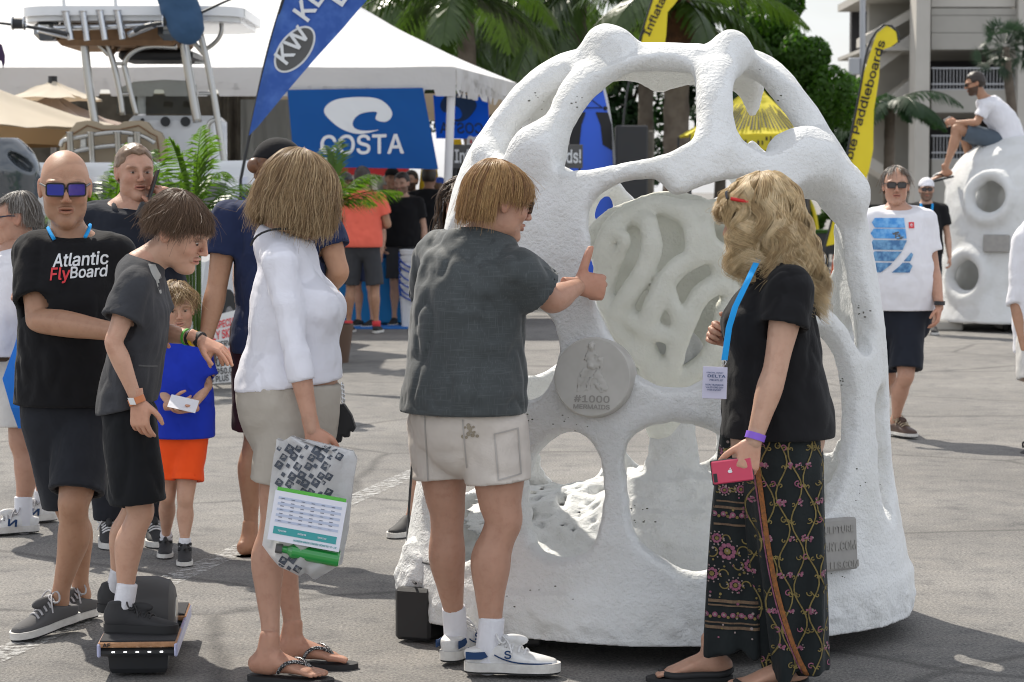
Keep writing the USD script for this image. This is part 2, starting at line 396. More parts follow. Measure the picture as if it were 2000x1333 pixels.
solo('asphalt_ground', grid_mesh(gv), 'asphalt', 'grey weathered asphalt of the car park under everyone', 'ground', kind='structure')
# faded white parking stripe
MATS['road_paint'] = usdkit.material(stage, '/World/Looks/road_paint', {
    'g': ('geometry', {}), 'n': ('noise_texture', dict(scale=22.0, detail=6.0, roughness=0.75)), 'r': ('map_range', dict(from_min=0.47, from_max=0.60, to_min=0.0, to_max=0.62, clamp=True)),
    't': ('transparent_bsdf', {}), 'p': ('principled_bsdf', dict(base_color=(0.55, 0.55, 0.54), roughness=0.8)), 'm': ('mix_closure', {})},
    [('g.position', 'n.vector'), ('n.fac', 'r.value'), ('r.result', 'm.fac'), ('t.BSDF', 'm.closure1'), ('p.BSDF', 'm.closure2')], surface='m.closure')
a0, a1 = ground(-40, 1298), ground(860, 902)
dr = nrm(a1 - a0); pn = np.array([-dr[1], dr[0], 0]) * 0.065
solo('parking_stripe', grid_mesh(np.array([[a0 + pn + (0, 0, .004), a0 - pn + (0, 0, .004)], [a1 + pn + (0, 0, .004), a1 - pn + (0, 0, .004)]])[::-1]), 'road_paint',
     'faded white parking stripe crossing the asphalt behind the woman in white', 'road marking', kind='structure')

# ---------------------------------------------------------------- the big white openwork sculpture
mk('cast_white', (0.70, 0.71, 0.71), rough=0.85, spec=0.2, var=(5.0, (0.64, 0.645, 0.63), 0.45, 0.7), bump=(75.0, 0.75, 0.012), bump2=(16.0, 0.3, 0.02))
mk('cast_cream', (0.76, 0.765, 0.70), rough=0.85, spec=0.2, var=(6.0, (0.70, 0.705, 0.63), 0.45, 0.7), bump=(75.0, 0.5, 0.012))
mk('plaque_white', (0.50, 0.49, 0.46), rough=0.7, spec=0.3, var=(9.0, (0.44, 0.43, 0.40)))
mk('plaque_ink', (0.30, 0.29, 0.27), rough=0.8)
mk('plaque_grey', (0.33, 0.32, 0.30), rough=0.75, var=(14.0, (0.29, 0.28, 0.27)))
mk('dark_spots', (0.11, 0.11, 0.09), rough=0.9)
mk('black_metal', (0.02, 0.02, 0.021), rough=0.5, bump=(60, 0.1, 0.004))
SY = 9.3
SC = np.array([at(1280, 700, SY)[0], SY])
_sil = [(1205, 508), (1150, 506), (1080, 498), (1000, 484), (850, 462), (700, 455), (600, 444), (500, 428), (400, 408), (350, 394), (300, 372), (250, 340), (200, 304), (150, 258), (120, 214), (100, 170), (86, 100), (80, 0)]
_z = np.array([at(1280, y, SY)[2] for y, r in _sil]); _r = np.array([r * mpp(SY) for y, r in _sil])
_R = PchipInterpolator(_z, _r)
def dome_R(z):
    z = np.asarray(z, float); r = _R(np.clip(z, _z[0], _z[-1]))
    return np.where(z > _z[-1], -(z - _z[-1]) * 3, np.where(z < _z[0], _r[0], r))
def on_dome(px, py, back=False):
    d = ray(px, py); t = np.linspace(6.5, 12.5, 3000); P = EYE + t[:, None] * d
    f = np.hypot(P[:, 0] - SC[0], P[:, 1] - SC[1]) - dome_R(P[:, 2])
    i = np.nonzero(f < 0)[0]
    if len(i) == 0:
        return P[np.argmin(f)]
    return P[i[-1] if back else i[0]]
HF = {'crown': [(1085, 300), (1078, 268), (1100, 228), (1128, 185), (1165, 155), (1210, 132), (1260, 116), (1310, 112), (1345, 120), (1362, 148), (1366, 185), (1366, 220), (1348, 252), (1318, 272), (1280, 286), (1230, 294), (1180, 305), (1130, 313), (1100, 312)],
      'left_sliver': [(1103, 128), (1092, 160), (1062, 215), (1040, 252), (1005, 284), (975, 284), (966, 268), (985, 232), (1015, 195), (1055, 155)],
      'right_sliver': [(1440, 200), (1437, 135), (1452, 108), (1490, 125), (1535, 162), (1585, 220), (1596, 245), (1565, 246), (1540, 266), (1510, 280), (1482, 270), (1458, 246)],
      'middle': [(1152, 460), (1148, 415), (1165, 382), (1195, 362), (1250, 350), (1290, 356), (1308, 380), (1325, 390), (1348, 380), (1378, 366), (1420, 350), (1468, 344), (1505, 358), (1530, 400), (1545, 460), (1565, 520), (1585, 600), (1570, 640), (1510, 670), (1440, 698), (1390, 722), (1345, 742), (1308, 744), (1265, 730), (1228, 692), (1195, 642), (1166, 585), (1152, 520)],
      'right': [(1566, 375), (1580, 346), (1610, 350), (1640, 376), (1662, 415), (1668, 470), (1676, 540), (1690, 610), (1698, 655), (1690, 672), (1668, 640), (1645, 605), (1618, 575), (1595, 520), (1577, 450)],
      'lower_right': [(1600, 650), (1625, 668), (1650, 720), (1660, 790), (1656, 870), (1642, 925), (1622, 980), (1585, 1004), (1545, 985), (1520, 930), (1515, 840), (1540, 740), (1570, 670)],
      'right_slot': [(1714, 770), (1726, 760), (1732, 840), (1740, 930), (1742, 985), (1734, 1004), (1720, 960), (1712, 870)],
      'lower_middle': [(1232, 905), (1240, 866), (1270, 845), (1310, 838), (1360, 842), (1410, 862), (1440, 900), (1450, 960), (1440, 1040), (1405, 1092), (1355, 1102), (1305, 1078), (1262, 1050), (1243, 1000)],
      'lower_left': [(1022, 980), (1028, 920), (1045, 885), (1075, 862), (1110, 854), (1145, 876), (1160, 915), (1162, 970), (1152, 1030), (1135, 1066), (1090, 1078), (1050, 1068), (1030, 1030)],
      'left': [(1018, 618), (1042, 618), (1062, 640), (1070, 680), (1062, 725), (1045, 758), (1020, 772), (985, 770), (950, 740), (932, 690), (940, 640), (975, 615)],
      'far_left': [(838, 985), (848, 925), (880, 890), (915, 900), (932, 950), (935, 1010), (925, 1062), (895, 1085), (862, 1078), (842, 1040)],
      'left_high': [(858, 560), (875, 480), (905, 430), (925, 460), (915, 560), (895, 650), (868, 660)]}
HB = {'crown': [(1062, 260), (1090, 200), (1150, 156), (1205, 146), (1245, 158), (1283, 181), (1322, 166), (1380, 148), (1430, 160), (1450, 200), (1445, 290), (1400, 325), (1300, 335), (1190, 330), (1110, 312)],
      'middle': [(1218, 345), (1250, 385), (1275, 400), (1310, 418), (1360, 395), (1432, 352), (1380, 335), (1290, 338)],
      'right': [(1508, 140), (1550, 185), (1605, 262), (1598, 290), (1540, 290), (1506, 285), (1500, 200)],
      'right_low': [(1560, 325), (1600, 330), (1640, 372), (1650, 430), (1646, 500), (1640, 526), (1612, 528), (1580, 515), (1555, 450)],
      'thin': [(1455, 165), (1472, 190), (1478, 235), (1470, 262), (1455, 240)],
      'left': [(955, 640), (985, 600), (1050, 596), (1076, 630), (1072, 685), (1050, 716), (1022, 726), (985, 712)],
      'low': [(1228, 835), (1290, 815), (1380, 820), (1400, 850), (1395, 880), (1345, 902), (1300, 918), (1255, 900), (1232, 880)],
      'low_right': [(1585, 640), (1640, 640), (1662, 720), (1660, 830), (1630, 880), (1575, 860), (1560, 720)],
      'slit': [(985, 290), (1000, 245), (1017, 214), (1012, 250), (1000, 290)],
      'spot': [(1158, 490), (1166, 462), (1184, 462), (1190, 485), (1175, 500)], 'dot': [(1155, 425), (1158, 402), (1180, 380), (1190, 395), (1172, 430)],
      'chink': [(1680, 655), (1690, 622), (1697, 640), (1695, 668)]}
sf = Field([SC[0] - 1.1, SC[1] - 1.1, 0.08], [SC[0] + 1.1, SC[1] + 1.1, 2.36], 0.0125)
sl, X, Y, Z = sf.whole()
zz = Z.ravel().astype(float); Rz = dome_R(zz).astype(np.float32); sl_ = np.gradient(Rz, sf.h); cosw = (1 / np.sqrt(1 + np.clip(sl_, -2.2, 2.2) ** 2)).astype(np.float32)
rho = np.hypot(X - SC[0], Y - SC[1]); th = np.arctan2(X - SC[0], -(Y - SC[1]))
outer = (rho - Rz[None, None, :] - 0.014 * np.cos(6 * th + 0.4)) * cosw[None, None, :]
outer = smax(outer, (Z - np.float32(_z[-1] + .004)) + 0 * outer, 0.08)
shell = smax(outer, -(outer + 0.078), 0.03)
def hole_cut(shell, poly, back, rnd, grow=0.0):
    P = np.array([on_dome(x, y, back) for x, y in poly]) if len(poly[0]) == 2 else np.array(poly); c = P.mean(0)
    n = np.linalg.svd(P - c)[2][2]
    rad = np.array([c[0] - SC[0], c[1] - SC[1], 0.35 * max(0, c[2] - 1.5)])
    n = nrm(0.35 * n * np.sign(n @ rad) + 0.65 * nrm(rad))
    u = nrm(np.cross([0, 0, 1.0], n)); v = np.cross(n, u)
    q = np.c_[(P - c) @ u, (P - c) @ v]; pg = sg.Polygon(curve2(q)).buffer(0).buffer(grow)
    cell = 0.008; lo = q.min(0) - 0.2; nn = np.ceil((q.max(0) + 0.2 - lo) / cell).astype(int)
    gx, gy = np.meshgrid(lo[0] + cell * np.arange(nn[0]), lo[1] + cell * np.arange(nn[1]), indexing='ij')
    inside = shapely.contains_xy(pg, gx, gy)
    D = (ndimage.distance_transform_edt(~inside) - ndimage.distance_transform_edt(inside)) * cell
    D = ndimage.gaussian_filter(D, 1.0)
    m = 0.55
    r_, x, y, z = sf.region(np.minimum(P.min(0), c - 0.1) - 0.3, np.maximum(P.max(0), c + 0.1) + 0.3)
    x, y, z = x - c[0], y - c[1], z - c[2]
    a = (x * u[0] + y * u[1] + z * u[2] - lo[0]) / cell; b = (x * v[0] + y * v[1] + z * v[2] - lo[1]) / cell; w = x * n[0] + y * n[1] + z * n[2]
    a, b, w = np.broadcast_arrays(a, b, w)
    d = ndimage.map_coordinates(D, [a.ravel(), b.ravel()], order=1, mode='nearest').reshape(a.shape)
    d = d - np.clip(w, -0.15, 0.06) * 0.25                              # the openings flare outwards
    d = np.maximum(d, np.abs(w) - 0.32).astype(np.float32)
    shell[r_] = smax(shell[r_], -d, rnd)
def curve2(q):
    q = np.vstack([q, q[:1]]); s = np.r_[0, np.cumsum(np.linalg.norm(np.diff(q, axis=0), axis=1))]
    return CubicSpline(s, q, bc_type='periodic')(np.linspace(0, s[-1], 90))
for k, p in HF.items(): hole_cut(shell, p, False, 0.04, {'crown': .020, 'middle': .012, 'left_sliver': .028, 'right_sliver': .022, 'right_slot': .008}.get(k, .026))
for k, p in HB.items(): hole_cut(shell, p, True, 0.03, .022 if k not in ('spot', 'dot', 'chink', 'slit', 'thin') else .01)
for a0_, z0_, w_, h_ in [(-112, 1.72, .22, .24), (-148, 1.22, .27, .32), (-106, 1.10, .22, .30), (150, 1.32, .20, .26), (-126, .62, .22, .2), (108, 1.75, .18, .22), (-160, .60, .18, .2)]:   # openings round the back
    hole_cut(shell, [(SC[0] + dome_R(z) * math.sin(a), SC[1] - dome_R(z) * math.cos(a), z) for t in np.linspace(0, 2 * np.pi, 14, endpoint=False) for a, z in [(math.radians(a0_) + w_ * math.cos(t) / float(dome_R(z0_)), z0_ + h_ * math.sin(t))]], True, .03)
sf.d = shell
for pts, r in [([(940, 310), (975, 230), (1040, 160), (1110, 118), (1175, 96)], .042), ([(1045, 290), (1082, 225), (1125, 152), (1175, 112)], .050), ([(1130, 112), (1186, 96), (1260, 92), (1340, 94), (1428, 96)], .040), ([(1425, 105), (1402, 170), (1400, 230), (1410, 290)], .056), ([(1440, 92), (1505, 115), (1550, 165), (1600, 235), (1640, 300)], .045)]:
    P = np.array([on_dome(x, y) for x, y in pts]); P -= np.array([nrm([p[0] - SC[0], p[1] - SC[1], max(0, p[2] - 1.5) * 1.6]) for p in P]) * .045
    sf.loft([(p, r, r) for p in P], k=.05)
for (x, y, r, k, out) in [(1180, 94, .066, .08, .022), (1208, 96, .058, .08, .012), (1428, 100, .068, .08, .01), (1040, 290, .085, .10, -.02), (1590, 300, .115, .12, -.06), (1660, 372, .085, .09, -.02), (942, 300, .04, .05, -.01)]:
    c = on_dome(x, y); c = c + nrm([c[0] - SC[0], c[1] - SC[1], 0.6]) * out
    sf.ball(c, r, k)
# base ring with the floor inside
b0, b1 = _z[0], _z[0] + 0.10
sf.loft([((SC[0], SC[1], 0.145), .97, .97), ((SC[0], SC[1], 0.22), .965, .965)], k=0.05, cap=.004)
sf.loft([((SC[0] + .03, SC[1] + .15, 0.20), .78, .66), ((SC[0] + .05, SC[1] + .12, 0.30), .55, .46), ((SC[0] + .06, SC[1] + .08, 0.40), .34, .30), ((SC[0] + .06, SC[1] + .05, 0.55), .18, .17)], k=0.10, cap=.004)   # mound inside
# the pedestal and the heart-shaped coral inside
hx = at(1316, 600, SY)[0]
sf.loft([((hx, SY, 0.25), .27, .25), ((hx, SY, 0.42), .15, .14), ((hx, SY, 0.60), .092, .09), ((hx, SY, .78), .085, .085), ((hx, SY, 1.0), .12, .12)], k=0.08)
mx_ = mpp(SY - .25)
hf = Field([hx - .52, SY - .5, .6], [hx + .52, SY + .5, 1.75], 0.0125)
for (px_, py_, ra) in [(1238, 470, (.20, .27, .135)), (1408, 475, (.18, .26, .13))]:
    hf.ball(at(px_, py_, SY), ra, 0.05)
hf.loft([(at(1318, 500, SY), .315, .27), (at(1312, 560, SY), .31, .27), (at(1308, 650, SY), .235, .22), (at(1304, 760, SY), .13, .12), (at(1306, 830, SY), .09, .09)], k=0.06)
solid = hf.d.copy(); _, hX, hY, hZ = hf.whole()
def on_heart(px, py):                               # where the line of sight meets the solid heart
    d = ray(px, py); t = np.linspace(7.8, 9.8, 900); P = EYE + t[:, None] * d; g_ = np.clip(np.round((P - hf.lo) / hf.h).astype(int), 0, hf.n - 1); i = np.nonzero(solid[tuple(g_.T)] < 0)[0]
    return P[i[0]] if len(i) else EYE + d * SY
back = smax(smax(solid, -(solid + .07), .02), (np.float32(SY + .10) - hY + 0 * hX + 0 * hZ).astype(np.float32), .02)
hf.d = smin(back, smax(solid, (hZ - np.float32(at(1300, 722, SY)[2]) + 0 * hX + 0 * hY).astype(np.float32), .05), .03)
for pts, r in [([(1300, 750), (1252, 694), (1205, 625), (1180, 560), (1180, 495), (1198, 445), (1238, 420), (1266, 436), (1274, 478), (1262, 524), (1234, 568), (1212, 610)], .050), ([(1190, 450), (1222, 470), (1200, 530), (1190, 570)], .030), ([(1236, 415), (1285, 402), (1332, 415), (1356, 455), (1360, 500), (1330, 520), (1298, 556), (1276, 606), (1262, 660), (1286, 716)], .048), ([(1358, 500), (1392, 500), (1405, 524)], .042),
               ([(1306, 745), (1320, 690), (1345, 622), (1374, 574), (1408, 556), (1432, 578), (1416, 604)], .048), ([(1330, 414), (1382, 412), (1432, 408), (1472, 424), (1492, 480), (1474, 560), (1444, 640), (1384, 708), (1318, 750)], .052), ([(1380, 430), (1384, 470), (1420, 500), (1452, 520), (1470, 560)], .040), ([(1216, 606), (1262, 640), (1318, 655)], .044), ([(1300, 556), (1318, 600), (1330, 650)], .034), ([(1420, 604), (1400, 650), (1380, 700)], .034)]:
    P = [on_heart(x, y) + (0, .035, 0) for x, y in pts]; hf.loft([(p, r * .80, r * .80) for p in P], k=.018)
hf.rough(lambda p: (meshkit.fbm(p * 14, 3, 5) - .5) * .014)
sf.rough(lambda p: (meshkit.fbm(p * 7, 3, 3) - .5) * .012 + (meshkit.noise(p * 42, 9) - .5) * .004 + np.where(p[:, 2] < .17, (meshkit.fbm(p * 20, 3, 2) - .5) * .03, 0) + np.where((np.hypot(p[:, 0] - SC[0], p[:, 1] - SC[1]) < .86) & (p[:, 2] < .7), (meshkit.noise(p * 26, 4) - .5) * .022, 0), band=.03)
sculpt = thing('dome_sculpture', 'large white openwork dome sculpture with rounded holes and a heart inside', 'sculpture', (SC[0], SC[1], 0.0))
sm = biggest(sf.mesh()); part(sculpt, 'shell', sm, 'cast_white', True)
part(sculpt, 'heart', biggest(hf.mesh(), .03), 'cast_cream', True, label='heart shaped coral form with winding slots inside the dome')
# round medallion
MC = on_dome(1163, 738); MN = nrm([MC[0] - SC[0] - .02, MC[1] - SC[1], 0.10]); MU = nrm(np.cross([0, 0, 1.0], MN)); MV = np.cross(MN, MU)
MR = 79 * mpp(MC[1])
dprof = [(0, 0.020), (MR * .95, 0.020), (MR * .975, 0.017), (MR, 0.008), (MR, -0.06), (0, -0.06)]
disc = rings((0, 0, 0), dprof, 72); MCo = MC + MN * 0.022
md = part(sculpt, 'medallion', place(disc, MU, MV, MCo), 'plaque_white', 30, label='round stone medallion with a seated mermaid in relief')
def med(px, py, o=0.02):                        # photo pixel -> medallion plane
    k = mpp(MC[1]); return MCo + MU * ((px - 1163) * k) + MV * ((738 - py) * k * 1.0) + MN * o
rf = Field(np.min([med(1080, 655), med(1245, 830), med(1245, 655), med(1080, 830)], 0) - .04, np.max([med(1080, 655), med(1245, 830), med(1245, 655), med(1080, 830)], 0) + .04, 0.0035)
kk = mpp(MC[1])
def rl(pts, rs, k=.006, fl=.55):
    rf.loft([(med(x, y, .017), r * kk, r * kk * fl, MU) for (x, y), r in zip(pts, rs)], k=k)
rf.ball(med(1160, 678, .022), (6.5 * kk, 8.5 * kk, 6 * kk), .004, MU, MV); rl([(1153, 672), (1149, 690), (1148, 704)], [4, 4, 2]); rl([(1160, 668), (1166, 676), (1170, 692)], [5, 4, 2.5])
rl([(1160, 688), (1159, 700), (1160, 716)], [7, 9.5, 8]); rl([(1151, 692), (1147, 708), (1152, 722)], [3.5, 3, 3]); rl([(1168, 692), (1172, 705), (1160, 712)], [3.5, 3, 3])
rl([(1158, 716), (1168, 714), (1178, 703), (1180, 712), (1175, 728), (1160, 745), (1150, 760), (1144, 766)], [9, 10, 8, 7.5, 7, 6, 5, 4])
for i, (x, y) in enumerate([(1148, 767), (1156, 768), (1164, 768), (1172, 767)]): rl([(1154 + i * 2, 740), (1153 + 3 * i, 755), (x, y)], [2.6, 2.8, 2.2])
rl([(1150, 724), (1142, 738), (1138, 754), (1134, 766)], [7, 8, 7, 4]); rl([(1178, 736), (1184, 748), (1192, 760), (1196, 766)], [7, 8, 7, 4]); rl([(1170, 748), (1178, 758), (1186, 766)], [6, 7, 5])
rf.plane(med(1163, 738, .019), -MN, .001); rf.rough(lambda p: (meshkit.noise(p * 110, 6) - .5) * .003, .008)
part(sculpt, 'mermaid_relief', rf.mesh(), 'plaque_white', True, under=md)
for s, x, y, w, hh in (('#1000', 1128, 787, 72, 13), ('MERMAIDS', 1127, 800, 74, 8.5)):
    part(sculpt, 'lettering', place(text_fit(s, w * kk, hh * kk, .0025), MU, MV, med(x, y, .0196)), 'plaque_ink', under=md)
# rectangular plaque at lower right
PC = on_dome(1590, 1067); PN = nrm([PC[0] - SC[0], PC[1] - SC[1], .06]); PU = nrm(np.cross([0, 0, 1.0], PN)); PV = np.cross(PN, PU)
k2 = mpp(PC[1])
pq = part(sculpt, 'plaque', obox(PC + PN * .012, PU, PV, PN, (190 * k2, 102 * k2, .05), .006), 'plaque_grey', label='grey rectangular plaque with web addresses')
for s, x, y, w, hh in (('SCULPTURE', -12, 27, 92, 13), ('ART.COM', 8, -8, 78, 17), ('REEFCELLS.COM', -40, -43, 128, 13)):
    part(sculpt, 'lettering', place(text_fit(s, w * k2 * 1.05, hh * k2, .002), PU, PV, PC + PN * .0375 + PU * (x * k2) + PV * ((y - 3) * k2)), 'plaque_ink', under=pq)
# the black corner frame it travels on
kf = []
c0 = at(822, 1170, 8.85)
part(sculpt, 'corner_box', obox((c0[0] + .01, 8.90, .105), (.93, -.37, 0), (.37, .93, 0), (0, 0, 1), (.14, .22, .19), .012), 'black_metal', label='black metal corner box under the left edge')
part(sculpt, 'corner_lump', (lambda f: (f.ball((c0[0] + .0, 9.0, .20), (.10, .16, .16), .03), f.rough(lambda p: (meshkit.fbm(p * 18, 3, 7) - .5) * .05), f.mesh())[2])(Field((c0[0] - .3, 8.7, 0), (c0[0] + .2, 9.3, .5), .012)), 'cast_white', True)
part(sculpt, 'frame_rail', box((SC[0], SC[1], .085), (1.5, .12, .10), bev=.01), 'black_metal')
part(sculpt, 'frame_rail', box((SC[0] - .5, SC[1], .086), (.12, 1.5, .10), bev=.01), 'black_metal'); part(sculpt, 'frame_rail', box((SC[0] + .5, SC[1], .086), (.12, 1.5, .10), bev=.01), 'black_metal')
for sx in (-.55, .55):
    for sy in (-.45, .45):
        part(sculpt, 'caster', tube([(SC[0] + sx - .03, SC[1] + sy, .055), (SC[0] + sx + .03, SC[1] + sy, .055)], .055, 16), 'black_metal', 30)
def strap(pts): return tube(curve(pts, 20), .005, 6)
part(sculpt, 'black_cable', trimesh.util.concatenate([strap([on_dome(795, 1090) + (0, -.02, 0), on_dome(800, 980) + (-.0, -.02, 0), on_dome(806, 900) + (0, -.02, 0)]), strap([on_dome(795, 1090) + (0, -.02, 0), on_dome(830, 1098) + (0, -.02, 0), on_dome(860, 1104) + (0, -.02, 0)]), strap([on_dome(795, 1090) + (0, -.02, 0), on_dome(800, 1110) + (0, -.03, 0), at(812, 1140, 8.76)])]), 'black_metal')
# pits and stains
rng = np.random.default_rng(5)
pit = []
for x, y, n_, sp in [(1115, 830, 10, 20), (1140, 200, 5, 12), (1050, 190, 6, 14), (1645, 745, 4, 8), (1690, 610, 8, 10), (1600, 1120, 8, 26), (1240, 1010, 9, 22), (1030, 830, 9, 16), (1660, 1080, 8, 14), (1500, 180, 5, 30), (1130, 880, 8, 14), (1700, 950, 6, 30), (1420, 1130, 6, 40), (1050, 1150, 6, 40)]:
    for _ in range(n_):
        qx, qy = x + rng.normal() * sp, y + rng.normal() * sp * .7
        d = ray(qx, qy); o = EYE + d * 7.0
        pit.append((o, d, rng.uniform(.0014, .0034)))
hit, ir, it = sm.ray.intersects_location(np.array([p[0] for p in pit]), np.array([p[1] for p in pit]), multiple_hits=False)
sp_ = [];
for h_, i_, t_ in zip(hit, ir, it):
    if h_[1] > 10.5: continue
    m = trimesh.creation.icosphere(1, pit[i_][2]); m.apply_scale([1.6, 1, .8]); m.apply_translation(h_); sp_.append(m)
part(sculpt, 'pits', trimesh.util.concatenate(sp_), 'dark_spots', kind='stuff')
# ---------------------------------------------------------------- people
MATS['skin'] = usdkit.material(stage, '/World/Looks/skin', {
    'a': ('attribute', dict(attribute='Cd')), 'tc': ('texture_coordinate', {}), 'n': ('noise_texture', dict(scale=26.0, detail=8.0, roughness=0.72)), 'r': ('rgb_ramp', dict(ramp=[(0.3, (0.86, 0.79, 0.76)), (0.5, (0.98, 0.97, 0.96)), (0.75, (1.05, 1.04, 1.03))])),
    'm': ('mix', dict(mix_type='multiply', fac=1.0)), 'n2': ('noise_texture', dict(scale=420.0, detail=2.0)), 'b': ('bump', dict(strength=0.4, distance=0.002)),
    'p': ('principled_bsdf', dict(roughness=0.48, specular_ior_level=0.42, subsurface_weight=0.10, subsurface_scale=0.006, subsurface_radius=(1.0, 0.35, 0.2)))},
    [('tc.object', 'n.vector'), ('tc.object', 'n2.vector'), ('n.fac', 'r.fac'), ('a.color', 'm.color1'), ('r.color', 'm.color2'), ('m.color', 'p.base_color'), ('n2.fac', 'b.height'), ('b.normal', 'p.normal')], surface='p.BSDF')
def mk_cloth(name, col, col2=None, rough=0.88, sheen=0.05, weave=320.0, ws=0.25, trans=0.0):
    mk(name, col, rough=rough, spec=0.2, var=(7.0, col2 or tuple(c * 0.86 for c in col), 0.42, 0.68), bump=(weave, ws, 0.003), bump2=(9.0, 0.32, 0.022, 0.6), sheen=sheen, trans=trans)
def mk_hair(name, col, rough=0.42):
    mk(name, col, rough=rough, spec=0.5, var=(60.0, tuple(c * 0.78 for c in col), 0.4, 0.6))
mk('eye_white', (0.42, 0.40, 0.38), rough=0.2); mk('eye_dark', (0.035, 0.022, 0.015), rough=0.1); mk('lens_dark', (0.012, 0.012, 0.016), rough=0.06, spec=0.8, coat=1.0); mk('lens_blue', (0.010, 0.022, 0.30), rough=0.08, spec=0.9, metal=0.6, coat=1.0)
mk('frame_black', (0.015, 0.015, 0.016), rough=0.3); mk('frame_brown', (0.06, 0.035, 0.02), rough=0.3); mk_glass('clear_lens', (0.97, 0.97, 0.98), ior=1.06)
mk('rubber_black', (0.018, 0.018, 0.019), rough=0.7); mk('rubber_white', (0.62, 0.61, 0.58), rough=0.7, var=(20, (0.5, 0.48, 0.45))); mk('shoe_white', (0.68, 0.68, 0.68), rough=0.5, bump=(50, .2, .004), var=(25, (0.58, 0.57, 0.55)))
mk('shoe_black', (0.028, 0.028, 0.030), rough=0.75, bump=(260, .4, .003)); mk('shoe_grey', (0.09, 0.088, 0.09), rough=0.85, bump=(260, .4, .003)); mk('shoe_brown', (0.07, 0.04, 0.03), rough=0.5); mk('shoe_navy', (0.02, 0.03, 0.06), rough=0.6)
mk('lace_white', (0.66, 0.66, 0.66), rough=0.8); mk('lace_grey', (0.40, 0.39, 0.40), rough=0.8); mk_cloth('sock_white', (0.70, 0.70, 0.74), weave=180, ws=.5); mk('red_plastic', (0.5, 0.02, 0.02), rough=0.35)
SKINC = dict(fair=(0.46, 0.285, 0.205), tan=(0.37, 0.205, 0.128), dark=(0.27, 0.140, 0.085), pink=(0.43, 0.245, 0.172), kid=(0.48, 0.285, 0.200))

